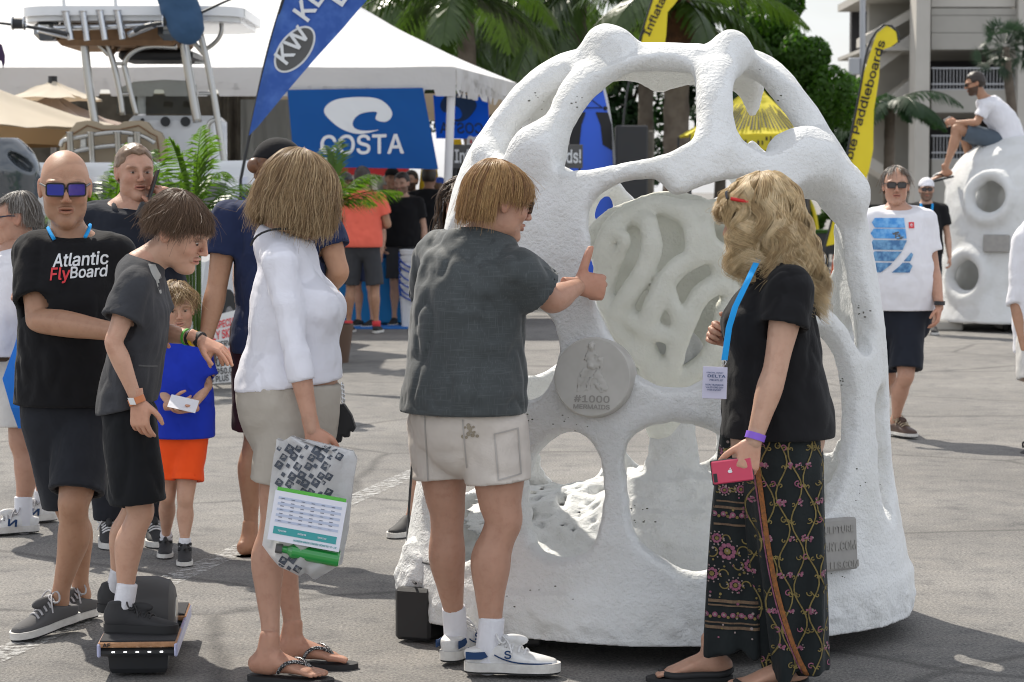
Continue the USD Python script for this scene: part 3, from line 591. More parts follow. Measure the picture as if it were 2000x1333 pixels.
def yawv(a): a = math.radians(a); return np.array([math.sin(a), -math.cos(a), 0.0])
def B_F(s): return s.B.get('bf', .085)
class Human:
    """yaw: 0 faces the camera, 90 faces the photo's right. Side 0 is the person's right, 1 the left."""
    def __init__(s, name, label, x, y, H, yaw, skin='fair', h=0.008, z0=0.0, hs=1.0, group=None, cat='person', B=None, pose=None):
        s.t = thing(name, label, cat, (x, y, z0), group)
        s.k = k = H / 1.75; s.h = h; s.f = yawv(yaw); s.r = np.array([-math.cos(math.radians(yaw)), -math.sin(math.radians(yaw)), 0.0]); s.up = np.array([0, 0, 1.0])
        s.skin = np.array(SKINC[skin] if isinstance(skin, str) else skin); s.hs = hs * (0.5 + 0.5 * k); s.B = dict(a=1.0, b=1.0, belly=0.0, arm=1.0, leg=1.0, bust=0.0, hip=1.0); s.B.update(B or {})
        o = np.array([x, y, z0]); P = lambda r, f, u: o + k * (s.r * r + s.f * f) + np.array([0, 0, k * u])
        s.P = P
        J = dict(pel=P(0, 0, .97), wai=P(0, .0, 1.10), che=P(0, .0, 1.30), nek=P(0, -.01, 1.47), hed=P(0, .025, 1.635))
        for i, sg_ in ((0, 1), (1, -1)):
            J[f'hip{i}'] = P(sg_ * .085, 0, .93); J[f'kne{i}'] = P(sg_ * .095, .015, .50); J[f'ank{i}'] = P(sg_ * .10, -.02, .085)
            J[f'sho{i}'] = P(sg_ * .185, -.01, 1.42); J[f'elb{i}'] = P(sg_ * .245, -.03, 1.12); J[f'wri{i}'] = P(sg_ * .265, .05, .87)
        s.J = J
        s.hf, s.hu = s.f.copy(), s.up.copy(); s.foot = {0: s.f.copy(), 1: s.f.copy()}
    def set(s, **kw):
        for k, v in kw.items(): s.J[k] = np.asarray(v, float)
        return s
    def look(s, yaw, pitch=0.0, roll=0.0):
        f = yawv(yaw); p = math.radians(pitch); u = s.up
        s.hf = f * math.cos(p) + u * math.sin(p); s.hu = u * math.cos(p) - f * math.sin(p)
        if roll:
            rr = np.cross(s.hf, s.hu); a = math.radians(roll); s.hu = s.hu * math.cos(a) + rr * math.sin(a)
    def ax(s): return nrm(s.J['hip0'] - s.J['hip1']), nrm(s.J['sho0'] - s.J['sho1'])
    def torso(s, inflate=0.0, bottom=None, neck=True, waist=0.0):
        J, k, B = s.J, s.k, s.B; hx, sx = s.ax(); mid = (J['sho0'] + J['sho1']) / 2
        dn = nrm(J['pel'] - J['wai']); f = nrm(np.cross(s.up, hx)); f = f * np.sign(f @ s.f)
        e = inflate; q = lambda c, a, b, u: (c, k * a * B['a'] + e + (B.get('he', .010) if e > .004 and u is hx else 0), k * b * B['b'] + e + (B.get('he', .010) if e > .004 and u is hx else 0), u)
        S = [q(J['pel'] + dn * k * .10, .150 * B['hip'], .112 * B['hip'], hx), q(J['pel'] - f * k * .012, .172 * B['hip'], .128 * B['hip'], hx), q(J['wai'] + f * k * (B['belly'] * .5), .150 + B['belly'] + waist, .110 + B['belly'] + waist, hx + .3 * sx),
             q(J['che'] + f * k * .005, .165, .122 * B.get('cb', 1), sx), q(mid + (J['che'] - mid) * .22, .150, .098 * B.get('cb', 1), sx)]
        if bottom is not None: S = [q(bottom, .152 * B['hip'], .118 * B['hip'], hx)] + S[1:]
        S.append(q(J['nek'] + (mid - J['nek']) * .3, .088, .075, sx))
        if neck: S.append(q(J['nek'], .058, .058, sx))
        return S
    def yoke(s, g, e=0.0, cut=None):
        J, k = s.J, s.k; u = nrm(np.cross(s.ax()[1], s.up)); n = J['nek'] - s.up * .028 * k
        for i in (0, 1):
            a = J[f'sho{i}']; g.loft([(a - s.up * .006, .050 * k * s.B['arm'] + e, .044 * k + e, u), (a * .45 + n * .55 + s.up * .004 * k, .058 * k + e, .044 * k + e, u), (n, .062 * k + e, .050 * k + e, u)], .03, cut=cut)
    def armc(s, i, inflate=0.0):
        J, k = s.J, s.k * s.B['arm']; a, b, c = J[f'sho{i}'], J[f'elb{i}'], J[f'wri{i}']; e = inflate
        u = nrm(np.cross(nrm(b - a), nrm(c - b)) + 1e-3 * s.r)
        return [(a, .054 * k + e, .056 * k + e, u), (a + (b - a) * .45, .047 * k + e, .049 * k + e, u), (a + (b - a) * .85, .039 * k + e, .040 * k + e, u), (b, .038 * k + e, .039 * k + e, u), (b + (c - b) * .25, .041 * k + e, .042 * k + e, u), (b + (c - b) * .65, .033 * k + e, .032 * k + e, u), (c, .024 * k + e, .026 * k + e, u)]
    def legc(s, i, inflate=0.0):
        J, k = s.J, s.k * s.B['leg']; a, b, c = J[f'hip{i}'], J[f'kne{i}'], J[f'ank{i}']; e = inflate; hx = nrm(np.cross(s.foot[i], s.up))
        bk = -nrm(s.foot[i]) * k
        return [(a, .080 * k + e, .086 * k + e, hx), (a + (b - a) * .4 - bk * .006, .074 * k + e, .080 * k + e, hx), (a + (b - a) * .82, .059 * k + e, .062 * k + e, hx), (b - bk * .006, .052 * k + e, .055 * k + e, hx), (b + (c - b) * .14 + bk * .006, .048 * k + e, .051 * k + e, hx), (b + (c - b) * .32 + bk * .020, .054 * k + e, .059 * k + e, hx), (b + (c - b) * .60 + bk * .012, .040 * k + e, .043 * k + e, hx), (b + (c - b) * .86, .028 * k + e, .033 * k + e, hx), (c, .033 * k + e, .037 * k + e, hx)]
    def bounds(s, keys, m):
        P = np.array([s.J[k] for k in keys]); return P.min(0) - m, P.max(0) + m
    def neckbase(s): return s.J['hed'] - s.hu * .075 * s.hs - s.hf * .022 * s.hs
    # ---- head
    def headfield(s, h):
        g = Field((-.105, -.135, -.205), (.105, .15, .14), h); b = lambda c, r, k=.02, **kw: g.ball(c, r, k, **kw)
        X = (1, 0, 0)
        b((0, -.014, .036), (.076, .096, .086)); b((0, .02, .01), (.068, .068, .07), .03)
        g.loft([((0, .03, .02), .062, .058, X), ((0, .038, -.045), .054, .052, X), ((0, .050, -.092), .036, .036, X)], .03)
        b((.045, .012, -.066), (.018, .035, .03), .04); b((-.045, .012, -.066), (.018, .035, .03), .04)
        b((0, .079, -.100), (.02, .017, .015), .025)
        for q in (-1, 1):
            b((q * .040, .066, -.022), (.022, .020, .020), .025); b((q * .033, .105, .008), (.016, .020, .010), .016, mode='cut')
            b((q * .0325, .079, .006), (.0155, .0125, .0105), .004)
            g.loft([((q * .014, .095, .026), .007, .006, X), ((q * .034, .093, .030), .008, .006, X), ((q * .054, .078, .026), .007, .006, X)], .014)
            b((q * .080, -.012, -.002), (.008, .019, .033), .006, U=(1, .22 * q, 0), V=(0, 1, .2)); b((q * .089, -.006, .002), (.006, .009, .017), .006, mode='cut')
            b((q * .011, .104, -.031), (.008, .009, .007), .008)
        g.loft([((0, .094, .018), .008, .008, X), ((0, .108, -.008), .008, .009, X), ((0, .117, -.026), .0105, .009, X)], .012)
        g.loft([((-.023, .089, -.060), .004, .005, X), ((-.008, .099, -.0545), .006, .006, X), ((.008, .099, -.0545), .006, .006, X), ((.023, .089, -.060), .004, .005, X)], .008)
        g.loft([((-.021, .088, -.064), .004, .005, X), ((0, .098, -.069), .007, .0065, X), ((.021, .088, -.064), .004, .005, X)], .005)
        b((0, .100, -.0615), (.026, .010, .0012), .003, mode='cut')
        nb = s.tolocal(s.J['nek']); mid = np.array([0, -.020, -.065])
        g.loft([(mid, .054, .056, X), (mid * .5 + nb * .5, .052, .054, X), (nb, .058, .058, X)], .025)
        return g
    def tolocal(s, p): R = s.R(); return (np.asarray(p) - s.J['hed']) @ R / s.hs
    def R(s): r = nrm(np.cross(s.hf, s.hu)); return np.stack([r, s.hf, np.cross(r, s.hf)], 1)
    def W(s, v): return s.J['hed'] + s.hs * np.asarray(v, float) @ s.R().T
    def Wm(s, m): m = m.copy(); m.vertices = s.W(m.vertices); return m
    def headmesh(s, brow=(0.10, 0.06, 0.04), beard=None, smile=False, stub=0.0, hh=None, brow_w=1.0, scalp=None):
        g = s.headfield(hh or max(.0036, s.h * .5)); m = g.mesh(); v = m.vertices
        c = np.tile(s.skin, (len(v), 1)); x, y, z = v.T
        def mix(w, col): 
            w = np.clip(w, 0, 1)[:, None]; c[:] = c * (1 - w) + np.asarray(col) * w
        mix(.35 * np.exp(-(((np.abs(x) - .045) / .02) ** 2 + ((z + .02) / .025) ** 2)) * (y > .03), s.skin * (1.02, .72, .70)); mix(.4 * np.exp(-((x / .014) ** 2 + ((z + .024) / .02) ** 2)) * (y > .09), s.skin * (1.02, .74, .72)); mix(.35 * (np.abs(x) > .074), s.skin * (1.05, .76, .74))
        mix(.8 * (np.abs(x) < .024) * (y > .082) * np.exp(-(((z + .0615) / .0085) ** 4)), s.skin * (.86, .50, .52))
        mix(.9 * (np.abs(x) < .024) * (y > .082) * np.exp(-(((z + .0615) / .0018) ** 2)), (0.07, .03, .03) if not smile else (.6, .56, .5))
        if brow is not None: mix(.85 * (y > .06) * np.exp(-(((np.abs(x) - .034) / (.019 * brow_w)) ** 4 + ((z - .029 + np.abs(np.abs(x) - .036) * .15) / .0052) ** 2)), brow)
        mix(.75 * (y > .06) * np.exp(-(((np.abs(x) - .0325) / .017) ** 4 + ((z - .0095) / .0035) ** 2)), s.skin * .25)
        if beard is not None:
            w = (z < -.028) * (y > -.02 + (z + .03) * -.3) * (z > -.135) * np.where((np.abs(x) < .02) & (z > -.07) & (z < -.052), 0, 1) * np.clip((-.022 - z + np.abs(x) * .35 - .012) / .012, 0, 1)
            mix((beard[1]) * w, beard[0])
        if stub: mix(stub * (z < -.04) * (y > 0) * (z > -.12), s.skin * .62)
        if scalp is not None: mix(.8 * np.clip((z - .045 - .25 * np.clip(y - .02, 0, 1)) / .02 , 0, 1) * (y < .085), scalp)
        m.vertices = s.W(v); return m, c
    def eyes(s, col='eye_dark', gaze=(0, 0)):
        w, d = [], []
        for q in (-1, 1):
            c = np.array([q * .0325, .0795, .0055]); e = trimesh.creation.icosphere(2, .0122); e.apply_scale([1.0, 1, .40]); e.apply_translation(c + (0, .0014, -.001)); w.append(s.Wm(e))
            e = trimesh.creation.icosphere(2, .0060); e.apply_scale([1, .45, .80]); e.apply_translation(c + (gaze[0] * .006, .0125, -.0015 + gaze[1] * .004)); d.append(s.Wm(e))
        [part(s.t, 'eye', a, 'eye_white', True, under=s.bp) for a in w]; [part(s.t, 'iris', a, col, True, under=s.bp) for a in d]
    # ---- limbs
    def handmesh(s, i, d, back, thumb, curl=(.5, .5, .55, .6, .65), tcurl=.4, spread=.06, size=1.0, tdir=(.62, .72, -.3), h=None, bend2=1.0, tfat=1.0):
        w = s.J[f'wri{i}']; d = nrm(d); back = nrm(np.asarray(back, float) - d * (np.asarray(back, float) @ d)); y = np.cross(back, d); flip = y @ np.asarray(thumb, float) < 0
        sc = s.k * size * (.97 if s.k > .9 else 1.02)
        g = Field((-.05, -.085, -.115), (.20, .125, .06), (h or max(.0032, s.h * .42)) / sc); Y = (0, 1, 0)
        g.loft([((-.045, 0, 0), .028, .024, Y), ((0, 0, 0), .028, .020, Y), ((.045, .002, 0), .038, .016, Y), ((.085, 0, 0), .041, .0135, Y)], .012)
        g.ball((.035, .030, -.008), (.032, .016, .014), .015)
        for j, (yb, L, r) in enumerate([(.030, .074, .0092), (.010, .082, .0096), (-.010, .076, .0092), (-.029, .060, .0082)]):
            p = np.array([.084 - abs(j - 1) * .004, yb, .001]); a = spread * (1.2 - j * .9); ang = 0.0; C = [p]; bend = curl[j + 1] if len(curl) > j + 1 else curl[-1]
            for ln, bb in ((.45, bend), (.31, bend * 1.15 * bend2), (.24, bend * .7 * bend2)):
                ang += bb; dd = np.array([math.cos(ang) * math.cos(a), math.cos(ang) * math.sin(a), -math.sin(ang)]); p = p + dd * L * ln; C.append(p)
            g.loft([(C[0] + (-.012, 0, 0), r * 1.02, r * 1.02, Y), (C[0], r * 1.05, r * 1.05, Y), (C[1], r, r, Y), (C[2], r * .92, r * .92, Y), (C[3], r * .74, r * .74, Y)], .004, n=6)
        td = nrm(tdir); p = np.array([.018, .026, -.006]); p1 = p + td * .042; t2 = nrm(td + np.array([.9, -.6, -.25]) * tcurl); p2 = p1 + t2 * .034; t3 = nrm(t2 + np.array([.6, -.5, -.2]) * tcurl); p3 = p2 + t3 * .024
        g.loft([(p, .015 * tfat, .014 * tfat, Y), (p1, .0115 * tfat, .0115 * tfat, Y), (p2, .0108 * tfat, .010 * tfat, Y), (p3, .008 * tfat, .0075 * tfat, Y)], .010, n=6)
        m = g.mesh(); v = m.vertices * sc; yy = -y if flip else y
        m.vertices = w + v[:, :1] * d + v[:, 1:2] * yy + v[:, 2:3] * back
        if flip: m.faces = m.faces[:, ::-1]
        return m
    def footframe(s, i, z=None):
        d = nrm([s.foot[i][0], s.foot[i][1], 0]); pit = s.foot[i][2] if len(s.foot[i]) > 2 else 0
        x = nrm([d[0], d[1], pit]); y = np.cross(s.up, d); zv = np.cross(x, y)
        a = s.J[f'ank{i}']; o = a - zv * .085 * s.k
        return o, x, y, zv
    def F2W(s, i, m, k=None):
        o, x, y, z = s.footframe(i); k = k or s.k * s.B.get('foot', 1.0); m = m.copy(); v = m.vertices * k; m.vertices = o + v[:, :1] * x + v[:, 1:2] * y + v[:, 2:3] * z; return m
    def barefoot(s, i, h=None):
        g = Field((-.085, -.07, -.005), (.215, .07, .15), h or max(.0042, s.h * .55)); Y = (0, 1, 0)
        g.loft([((-.048, 0, .036), .028, .032, Y), ((0, 0, .048), .032, .040, Y), ((.06, .0, .040), .037, .030, Y), ((.115, 0, .027), .043, .018, Y), ((.14, 0, .021), .043, .014, Y)], .02)
        g.loft([((-.01, 0, .04), .034, .042, Y), ((0, 0, .13), .030, .034, Y)], .02)
        for j, (yy, xx, r) in enumerate([(.030, .185, .0125), (.011, .187, .0095), (-.006, .180, .009), (-.021, .171, .0085), (-.034, .160, .008)]):
            q = yy if i == 0 else -yy
            g.loft([((.13, q * .95, .020), r, r, Y), ((xx - .018, q, .017), r * .95, r * .85, Y), ((xx, q, .013), r, r * .8, Y)], .004)
        g.plane((0, 0, .001), (0, 0, -1)); return s.F2W(i, g.mesh())
    SOLE = [(-.075, 0), (-.066, .022), (-.04, .034), (.02, .034), (.08, .043), (.13, .048), (.18, .044), (.208, .028), (.222, 0)]
    def outline(s, i, grow=0.0, z=0.0, inner=.004):
        t = np.array(s.SOLE); up = t * (1, 1) + (0, inner if i == 0 else -inner) * 1; lo = t[::-1] * (1, -1)
        q = curve2(np.vstack([t[:-1], lo[:-1]])); pg = sg.Polygon(q).buffer(0).buffer(grow); return pg
    def shoe(s, i, upper='shoe_white', sole='rubber_white', sole2=None, lace='lace_white', sock='sock_white', top=.088, high=False, sock_h=.16, thick=.024, accents=None, label=None):
        h = max(.0045, s.h * .55); Y = (0, 1, 0); g = Field((-.10, -.075, .0), (.25, .075, .17), h)
        g.loft([((-.045, 0, .055), .032, .050, Y), ((0, 0, .060), .036, .055, Y), ((.05, 0, .052), .039, .046, Y), ((.105, 0, .040), .044, .032, Y), ((.165, 0, .032), .043, .024, Y), ((.198, 0, .030), .030, .018, Y)], .015)
        if high: g.loft([((-.012, 0, .06), .040, .050, Y), ((-.012, 0, .14), .040, .048, Y)], .02)
        zc = .135 if high else top
        g.plane((0, 0, zc), nrm([-.22, 0, 1]), .008); g.plane((0, 0, thick * .6), (0, 0, -1)); g.ball((-.008, 0, zc + .022), (.040, .030, .034), .006, mode='cut')
        if s.h < .012: g.ball((.075, 0, .102), (.05, .014, .020), .01, mode='add'); 
        p = part(s.t, 'shoe', s.F2W(i, g.mesh()), upper, True, label=label)
        part(s.t, 'sole', s.F2W(i, extrude(s.outline(i, .004), thick, (1, 0, 0), (0, 1, 0), (0, 0, .006))), sole, under=p)
        part(s.t, 'outsole', s.F2W(i, extrude(s.outline(i, .001), .0075, (1, 0, 0), (0, 1, 0), (0, 0, 0))), sole2 or 'rubber_black', under=p)
        if s.h < .012 and lace:
            L = [tube(curve([(x, -.030, .095 - (x - .03) * .42), (x + .004, 0, .116 - (x - .03) * .50), (x + .010, .030, .095 - (x - .03) * .42)], 8), .0042, 6) for x in (.035, .055, .075, .095, .113)]
            for q in (-1, 1): L.append(tube(curve([(.03, q * .004, .122), (.025, q * .030, .128), (.045, q * .045, .10), (.055, q * .022, .105), (.035, 0, .120)], 14), .0035, 6)); L.append(tube(curve([(.035, q * .004, .12), (.06, q * .03, .105), (.075, q * .05, .07)], 8), .003, 6))
            part(s.t, 'laces', s.F2W(i, trimesh.util.concatenate(L)), lace, True, under=p)
        if sock:
            J = s.J; a = J[f'ank{i}']; d = nrm(J[f'kne{i}'] - a); hx = nrm(np.cross(s.foot[i], s.up)); kk = s.k * min(1.04, s.B['leg'])
            f = Field(a - .10, a + .10 + np.array([0, 0, sock_h * s.k]), h)
            top_ = a + d * (sock_h - .085) * s.k
            f.loft([(a - d * .06 * s.k, .036 * kk, .044 * kk, hx), (a, .039 * kk, .043 * kk, hx), (top_ + d * .04, .0385 * kk, .042 * kk, hx)], .01, cut=[(top_, d)])
            part(s.t, 'sock', f.mesh(), sock, True)
        return p
    def flipflop(s, i, sole='rubber_black', strap='strap_black', thick=.02):
        p = part(s.t, 'sandal', s.F2W(i, extrude(s.outline(i, .004), thick, (1, 0, 0), (0, 1, 0), (0, 0, -thick))), sole)
        L = []
        q0 = .016 if i == 0 else -.016
        for yy in (-.044, .044): L.append(tube(curve([(.152, q0, .012), (.128, q0 * .6 + yy * .2, .042), (.085, yy * .80, .055), (.045, yy * .98, .018)], 14), .0065, 6))
        part(s.t, 'strap', s.F2W(i, trimesh.util.concatenate(L)), strap, True, under=p)
    # ---- whole body: one mesh
    def body(s, hands=None, barefeet=(), head=None, arms=(0, 1), legs=(0, 1), extra=None, name='body'):
        lo, hi = s.bounds([k for k in s.J], .16); lo[2] = max(lo[2], -0.02)
        g = Field(lo, hi, s.h)
        g.loft(s.torso(-.006), .03); s.yoke(g)
        nb = s.neckbase(); hxx = s.ax()[1]
        g.loft([(s.J['nek'], .058 * s.k, .058 * s.k, hxx), (nb, .052 * s.hs, .054 * s.hs, hxx)], .03)
        if s.B['bust']:
            f = s.f * s.k
            for q in (-1, 1): g.ball(s.J['che'] + f * B_F(s) + s.ax()[1] * q * .07 * s.k + s.up * -.02, .065 * s.k * s.B['bust'], .04)
        for i in legs: g.loft(s.legc(i), .02)
        for i in arms: g.loft(s.armc(i), .015)
        m = g.mesh(); M = [m]; C = [np.tile(s.skin, (len(m.vertices), 1))]
        hm, hc = s.headmesh(**(head or {})); M.append(hm); C.append(hc)
        for i, kw in (hands or {}).items():
            q = s.handmesh(i, **kw); M.append(q); C.append(np.tile(s.skin * (1.02, .93, .90), (len(q.vertices), 1)))
        for i in barefeet:
            q = s.barefoot(i); M.append(q); C.append(np.tile(s.skin * (1.0, .93, .90), (len(q.vertices), 1)))
        M = trimesh.util.concatenate([trimesh.Trimesh(x.vertices, x.faces, process=False) for x in M])
        s.bp = part(s.t, name, M, 'skin', True, cd=np.vstack(C)); return s.bp
    # ---- clothes
    def folds(s, g, amp, sc=(13, 13, 5), seed=1):
        amp *= 1.7
        g.rough(lambda p: s.edgew(p) * (amp * ((1 - np.abs(2 * meshkit.fbm((p + .35 * amp * 10 * (meshkit.noise(p * 6, seed + 7)[:, None] - .5)) * sc, 2, seed) - 1)) ** 3 - .35) + amp * .5 * (meshkit.noise(p * np.array([9, 9, 26.]), seed + 3) - .5)), band=max(.024, s.h * 2.5))
    def edgew(s, p):
        w = np.ones(len(p))
        for c, n, r in s.cuts:
            d = -((p - c) @ n); q = np.clip(d / .035, .08, 1)
            if r: q = np.where(np.linalg.norm(p - c, axis=1) < r, q, 1)
            w = np.minimum(w, q)
        return w
    def shirt(s, mat, hem, sleeve=.62, ease=.016, waist=0.0, sl_ease=.016, amp=.006, name='shirt', hem_n=(0, 0, -1), neck=.025, flare=.012, sides=(0, 1), openv=False, foldsc=1.0, seed=1, neck_n=None, label=None, extra=None, drop=0.0):
        """hem: a world point at the hem; sleeve: how far down the upper arm (1 = elbow, 2 = wrist)"""
        lo, hi = s.bounds(['pel', 'wai', 'che', 'nek'] + [f'sho{i}' for i in sides] + [f'elb{i}' for i in sides] + ([f'wri{i}' for i in sides] if sleeve > 1 else []), .2)
        lo[2] = min(lo[2], hem[2] - .05); g = Field(lo, hi, s.h)
        hem = np.asarray(hem, float); bot = s.J['pel'] + nrm(s.J['pel'] - s.J['wai']) * max(.1, np.linalg.norm((hem - s.J['pel'])) + .06)
        T = s.torso(ease, bottom=bot if hem[2] < s.J['pel'][2] + .1 else None, waist=waist)
        nk = s.J['nek'] - s.up * neck * s.k * .3; nn = nrm(s.up * 1.0 + s.f * (.35) if neck_n is None else neck_n)
        ncut = (nk + nn * (neck * .4 + .016), nn); s.cuts = [(hem, nrm(hem_n), 0), (ncut[0], nn, .16)]; g.loft(T, .02, cut=[(hem, nrm(hem_n)), ncut]); s.yoke(g, ease * .9, [ncut])
        if s.B['bust']:
            for q in (-1, 1): g.ball(s.J['che'] + s.f * s.k * B_F(s) + s.ax()[1] * q * .07 * s.k + s.up * (-.02 - drop), .065 * s.k * s.B['bust'] + ease, .06)
        if extra: extra(g)
        for i in sides:
            A = s.armc(i, sl_ease); a, b, c = s.J[f'sho{i}'], s.J[f'elb{i}'], s.J[f'wri{i}']
            if sleeve <= 1:
                e = a + (b - a) * sleeve; d = nrm(b - a); s.cuts.append((e, d, .12)); S = [(q[0] + (0, 0, -.004), q[1] + flare * min(1, j / 1.5), q[2] + flare * min(1, j / 1.5), q[3]) for j, q in enumerate(A[:4])]
                g.loft(S, .03, cut=[(e, d)])
                r = (.047 - .008 * sleeve) * s.k * s.B['arm'] + sl_ease + flare - .006
                g.loft([(e - d * .015, r, r, A[0][3]), (e + d * .05, r, r, A[0][3])], .002, mode='cut', pad=.02, cap=.001)
            else:
                e = b + (c - b) * (sleeve - 1); d = nrm(c - b); s.cuts.append((e, d, .1)); g.loft(A, .025, cut=[(e, d)])
        s.folds(g, amp * foldsc, seed=seed)
        s.hem = hem; m = g.mesh(); p = part(s.t, name, m, mat, True, label=label); s.sm = m; s.sp = p; return p
    def shorts(s, mat, hem=.85, ease=.02, flare=.02, top=None, name='shorts', amp=.005, sides=(0, 1), seed=2, label=None, hems=None, waist_up=.06):
        """hem: how far down the thigh (1 = knee, 2 = ankle)"""
        keys = ['pel', 'wai'] + [f'hip{i}' for i in sides] + [f'kne{i}' for i in sides] + ([f'ank{i}' for i in sides] if hem > 1 else [])
        lo, hi = s.bounds(keys, .2); g = Field(lo, hi, s.h); T = s.torso(.004)[:3]
        tp = (s.hem + s.up * .006 if hasattr(s, 'hem') else s.J['wai'] + s.up * waist_up * s.k) if top is None else top
        g.loft(T, .03, cut=[(tp, s.up)]); s.cuts = []
        for i in sides:
            L = s.legc(i, ease); a, b, c = s.J[f'hip{i}'], s.J[f'kne{i}'], s.J[f'ank{i}']; hh = hem if hems is None else hems[i]
            if hh <= 1.25:
                e = a + (b - a) * hh; d = nrm(b - a); s.cuts.append((e, d, .17)); u = L[0][3]; r0 = .086 * s.k * s.B['leg'] + ease * .5; r1 = .064 * s.k * s.B['leg'] + ease * .6 + flare * .6
                S = [(a, r0, r0 * 1.06, u), (a + (b - a) * .5, (r0 + r1) / 2, (r0 + r1) / 2 * 1.05, u), (a + (b - a) * (hh + .12), r1, r1 * 1.05, u)]
                g.loft(S, .010, cut=[(e, d)])
                g.loft([(e - d * .02, r1 - .008, r1 - .005, u), (e + d * .05, r1 - .008, r1 - .005, u)], .002, mode='cut', pad=.02, cap=.001)
            else:
                e = b + (c - b) * (hh - 1); d = nrm(c - b); g.loft([(q[0], q[1] + flare * min(1, j / 4), q[2] + flare * min(1, j / 4), q[3]) for j, q in enumerate(L)], .02, cut=[(e, d)])
        s.folds(g, amp, (11, 11, 4), seed); m = g.mesh(); s.om = m; s.op = part(s.t, name, m, mat, True, label=label); return s.op
    # ---- hair, caps, glasses (head coordinates: x right, y forward, z up)
    def haircap(s, mat, thick=.010, front=.052, top=.062, nape=-.05, h=None, side=-.02, name='hair', rough=.006):
        g = Field((-.12, -.15, -.14), (.12, .13, .17), h or max(.0042, s.h * .6))
        g.ball((0, -.016, .040), (.077 + thick, .098 + thick, .086 + thick), .01); g.ball((0, -.045, -.01), (.066 + thick, .060 + thick, .07), .03)
        sl, X, Y, Z = g.whole()
        f = np.minimum(Y - np.float32(front) + 0 * X, np.float32(top) - Z + 0.25 * np.abs(X)); g.d = smax(g.d, f.astype(np.float32), .012)
        f = np.minimum(Y - np.float32(side) + 0 * X, np.float32(.02) - Z); g.d = smax(g.d, f.astype(np.float32), .012); g.plane((0, 0, nape), (0, 0, -1), .01)
        g.rough(lambda p: (meshkit.fbm(p * np.array([70, 40, 40.]), 3, 4) - .5) * rough * 2, .02)
        return part(s.t, name, s.Wm(g.mesh()), mat, True)
    def bell(s, mats, n, ax=.092, ay=.112, az=.098, zend=-.08, face=(-.9, .9), fringe=.02, thick=.16, wave=0.0, width=.0022, flare=0.0, curl=0.0, cz=.03, cy=-.016, seed=1, clumps=60, spread=.10, freq=9.0, crown=(0, -.02), part_x=None, fall=None, npt=14, jit=.006, inner=True, tuck=0.0, name='hair'):
        rng = np.random.default_rng(seed); lines = [[] for _ in mats]
        cl = rng.uniform(-np.pi, np.pi, clumps); co = rng.normal(size=(clumps, 4))
        def end(ph):
            if callable(zend): return zend(ph)
            return fringe if face[0] < ph < face[1] else zend
        for q in range(n):
            c = rng.integers(clumps); ph = (cl[c] + rng.normal() * spread + np.pi) % (2 * np.pi) - np.pi
            e = ((.25 + .75 * abs(math.sin(co[c, 0] * 3))) * thick * (.88 + .12 * rng.random()) if wave > .01 else rng.random() ** .6 * thick); ze = end(ph) + rng.normal() * .014 + co[c, 0] * .006
            th0 = rng.uniform(.02, .5) if wave < .01 else .06 + .4 * abs(math.sin(co[c, 3] * 5)) + rng.normal() * .015; t = np.linspace(0, 1, npt)
            th1 = np.pi / 2; zq = cz + az * (1 + e) * np.cos(th0); arc = []
            hh = max(.02, az * (1 + e) * .5 * 2 + cz - ze)
            for u in t:
                sdist = u * (np.pi / 2 * az + max(0, cz - ze)) if ze < cz else u * np.arccos(np.clip((ze - cz) / (az * (1 + e)), -1, 1)) * az
                th = th0 + sdist / az * (1 - th0 / 1.6)
                if th < np.pi / 2 or ze >= cz: rr, z = np.sin(min(th, 2.2)), cz + az * (1 + e) * np.cos(min(th, 2.2))
                else: dz = (th - np.pi / 2) * az; rr, z = 1 + flare * dz - tuck * max(0, dz - .04), cz - dz
                w = wave * u ** .6 * math.sin(u * (freq + co[c, 3] * 1.2) + co[c, 1] * 3 + q % 3 * .15); w2 = wave * u ** .6 * math.cos(u * (freq - 1 + co[c, 3]) + co[c, 2] * 3)
                phi = ph + w / max(.05, ax * max(rr, .3)) + rng.normal() * .004
                k = (1 + e) * rr + w2 / ax
                arc.append((crown[0] * (1 - min(1, th)) * 1 + ax * k * math.sin(phi), cy + crown[1] * (1 - min(1, th)) + ay * k * math.cos(phi), z + curl * u ** 3 * math.sin(co[c, 2] * 2 + u * 5)))
            a = np.array(arc) + rng.normal(size=3) * jit * .3
            a += (rng.normal(size=3) * jit * (3.0 if rng.random() < .05 else 1.0)) * (t[:, None] ** 2)
            lines[(c + (rng.random() < .25)) % len(mats)].append(s.W(a))
        for m_, L in zip(mats, lines):
            if L: strands(s.t, name, L, width * s.hs, m_)
        if inner:
            V = []; PH = np.linspace(-np.pi, np.pi, 56, endpoint=False)
            for u in np.linspace(0, 1, 16):
                row = []
                for ph in PH:
                    ze = end(ph); sd = u * (np.pi / 2 * az + max(0, cz - ze)) * .985 if ze < cz else u * np.arccos(np.clip((ze - cz) / az, -1, 1)) * az
                    th = sd / az
                    if th < np.pi / 2 or ze >= cz: rr, z = np.sin(min(th, 2.2)), cz + az * np.cos(min(th, 2.2))
                    else: dz = (th - np.pi / 2) * az; rr, z = 1 + flare * dz - tuck * max(0, dz - .04), cz - dz
                    row.append((ax * rr * .99 * math.sin(ph), cy + ay * rr * .99 * math.cos(ph), z - .003))
                V.append(row)
            m = grid_mesh(np.array(V), wrap=True); m.vertices = s.W(m.vertices); part(s.t, 'hair_base', m, mats[-1], True)
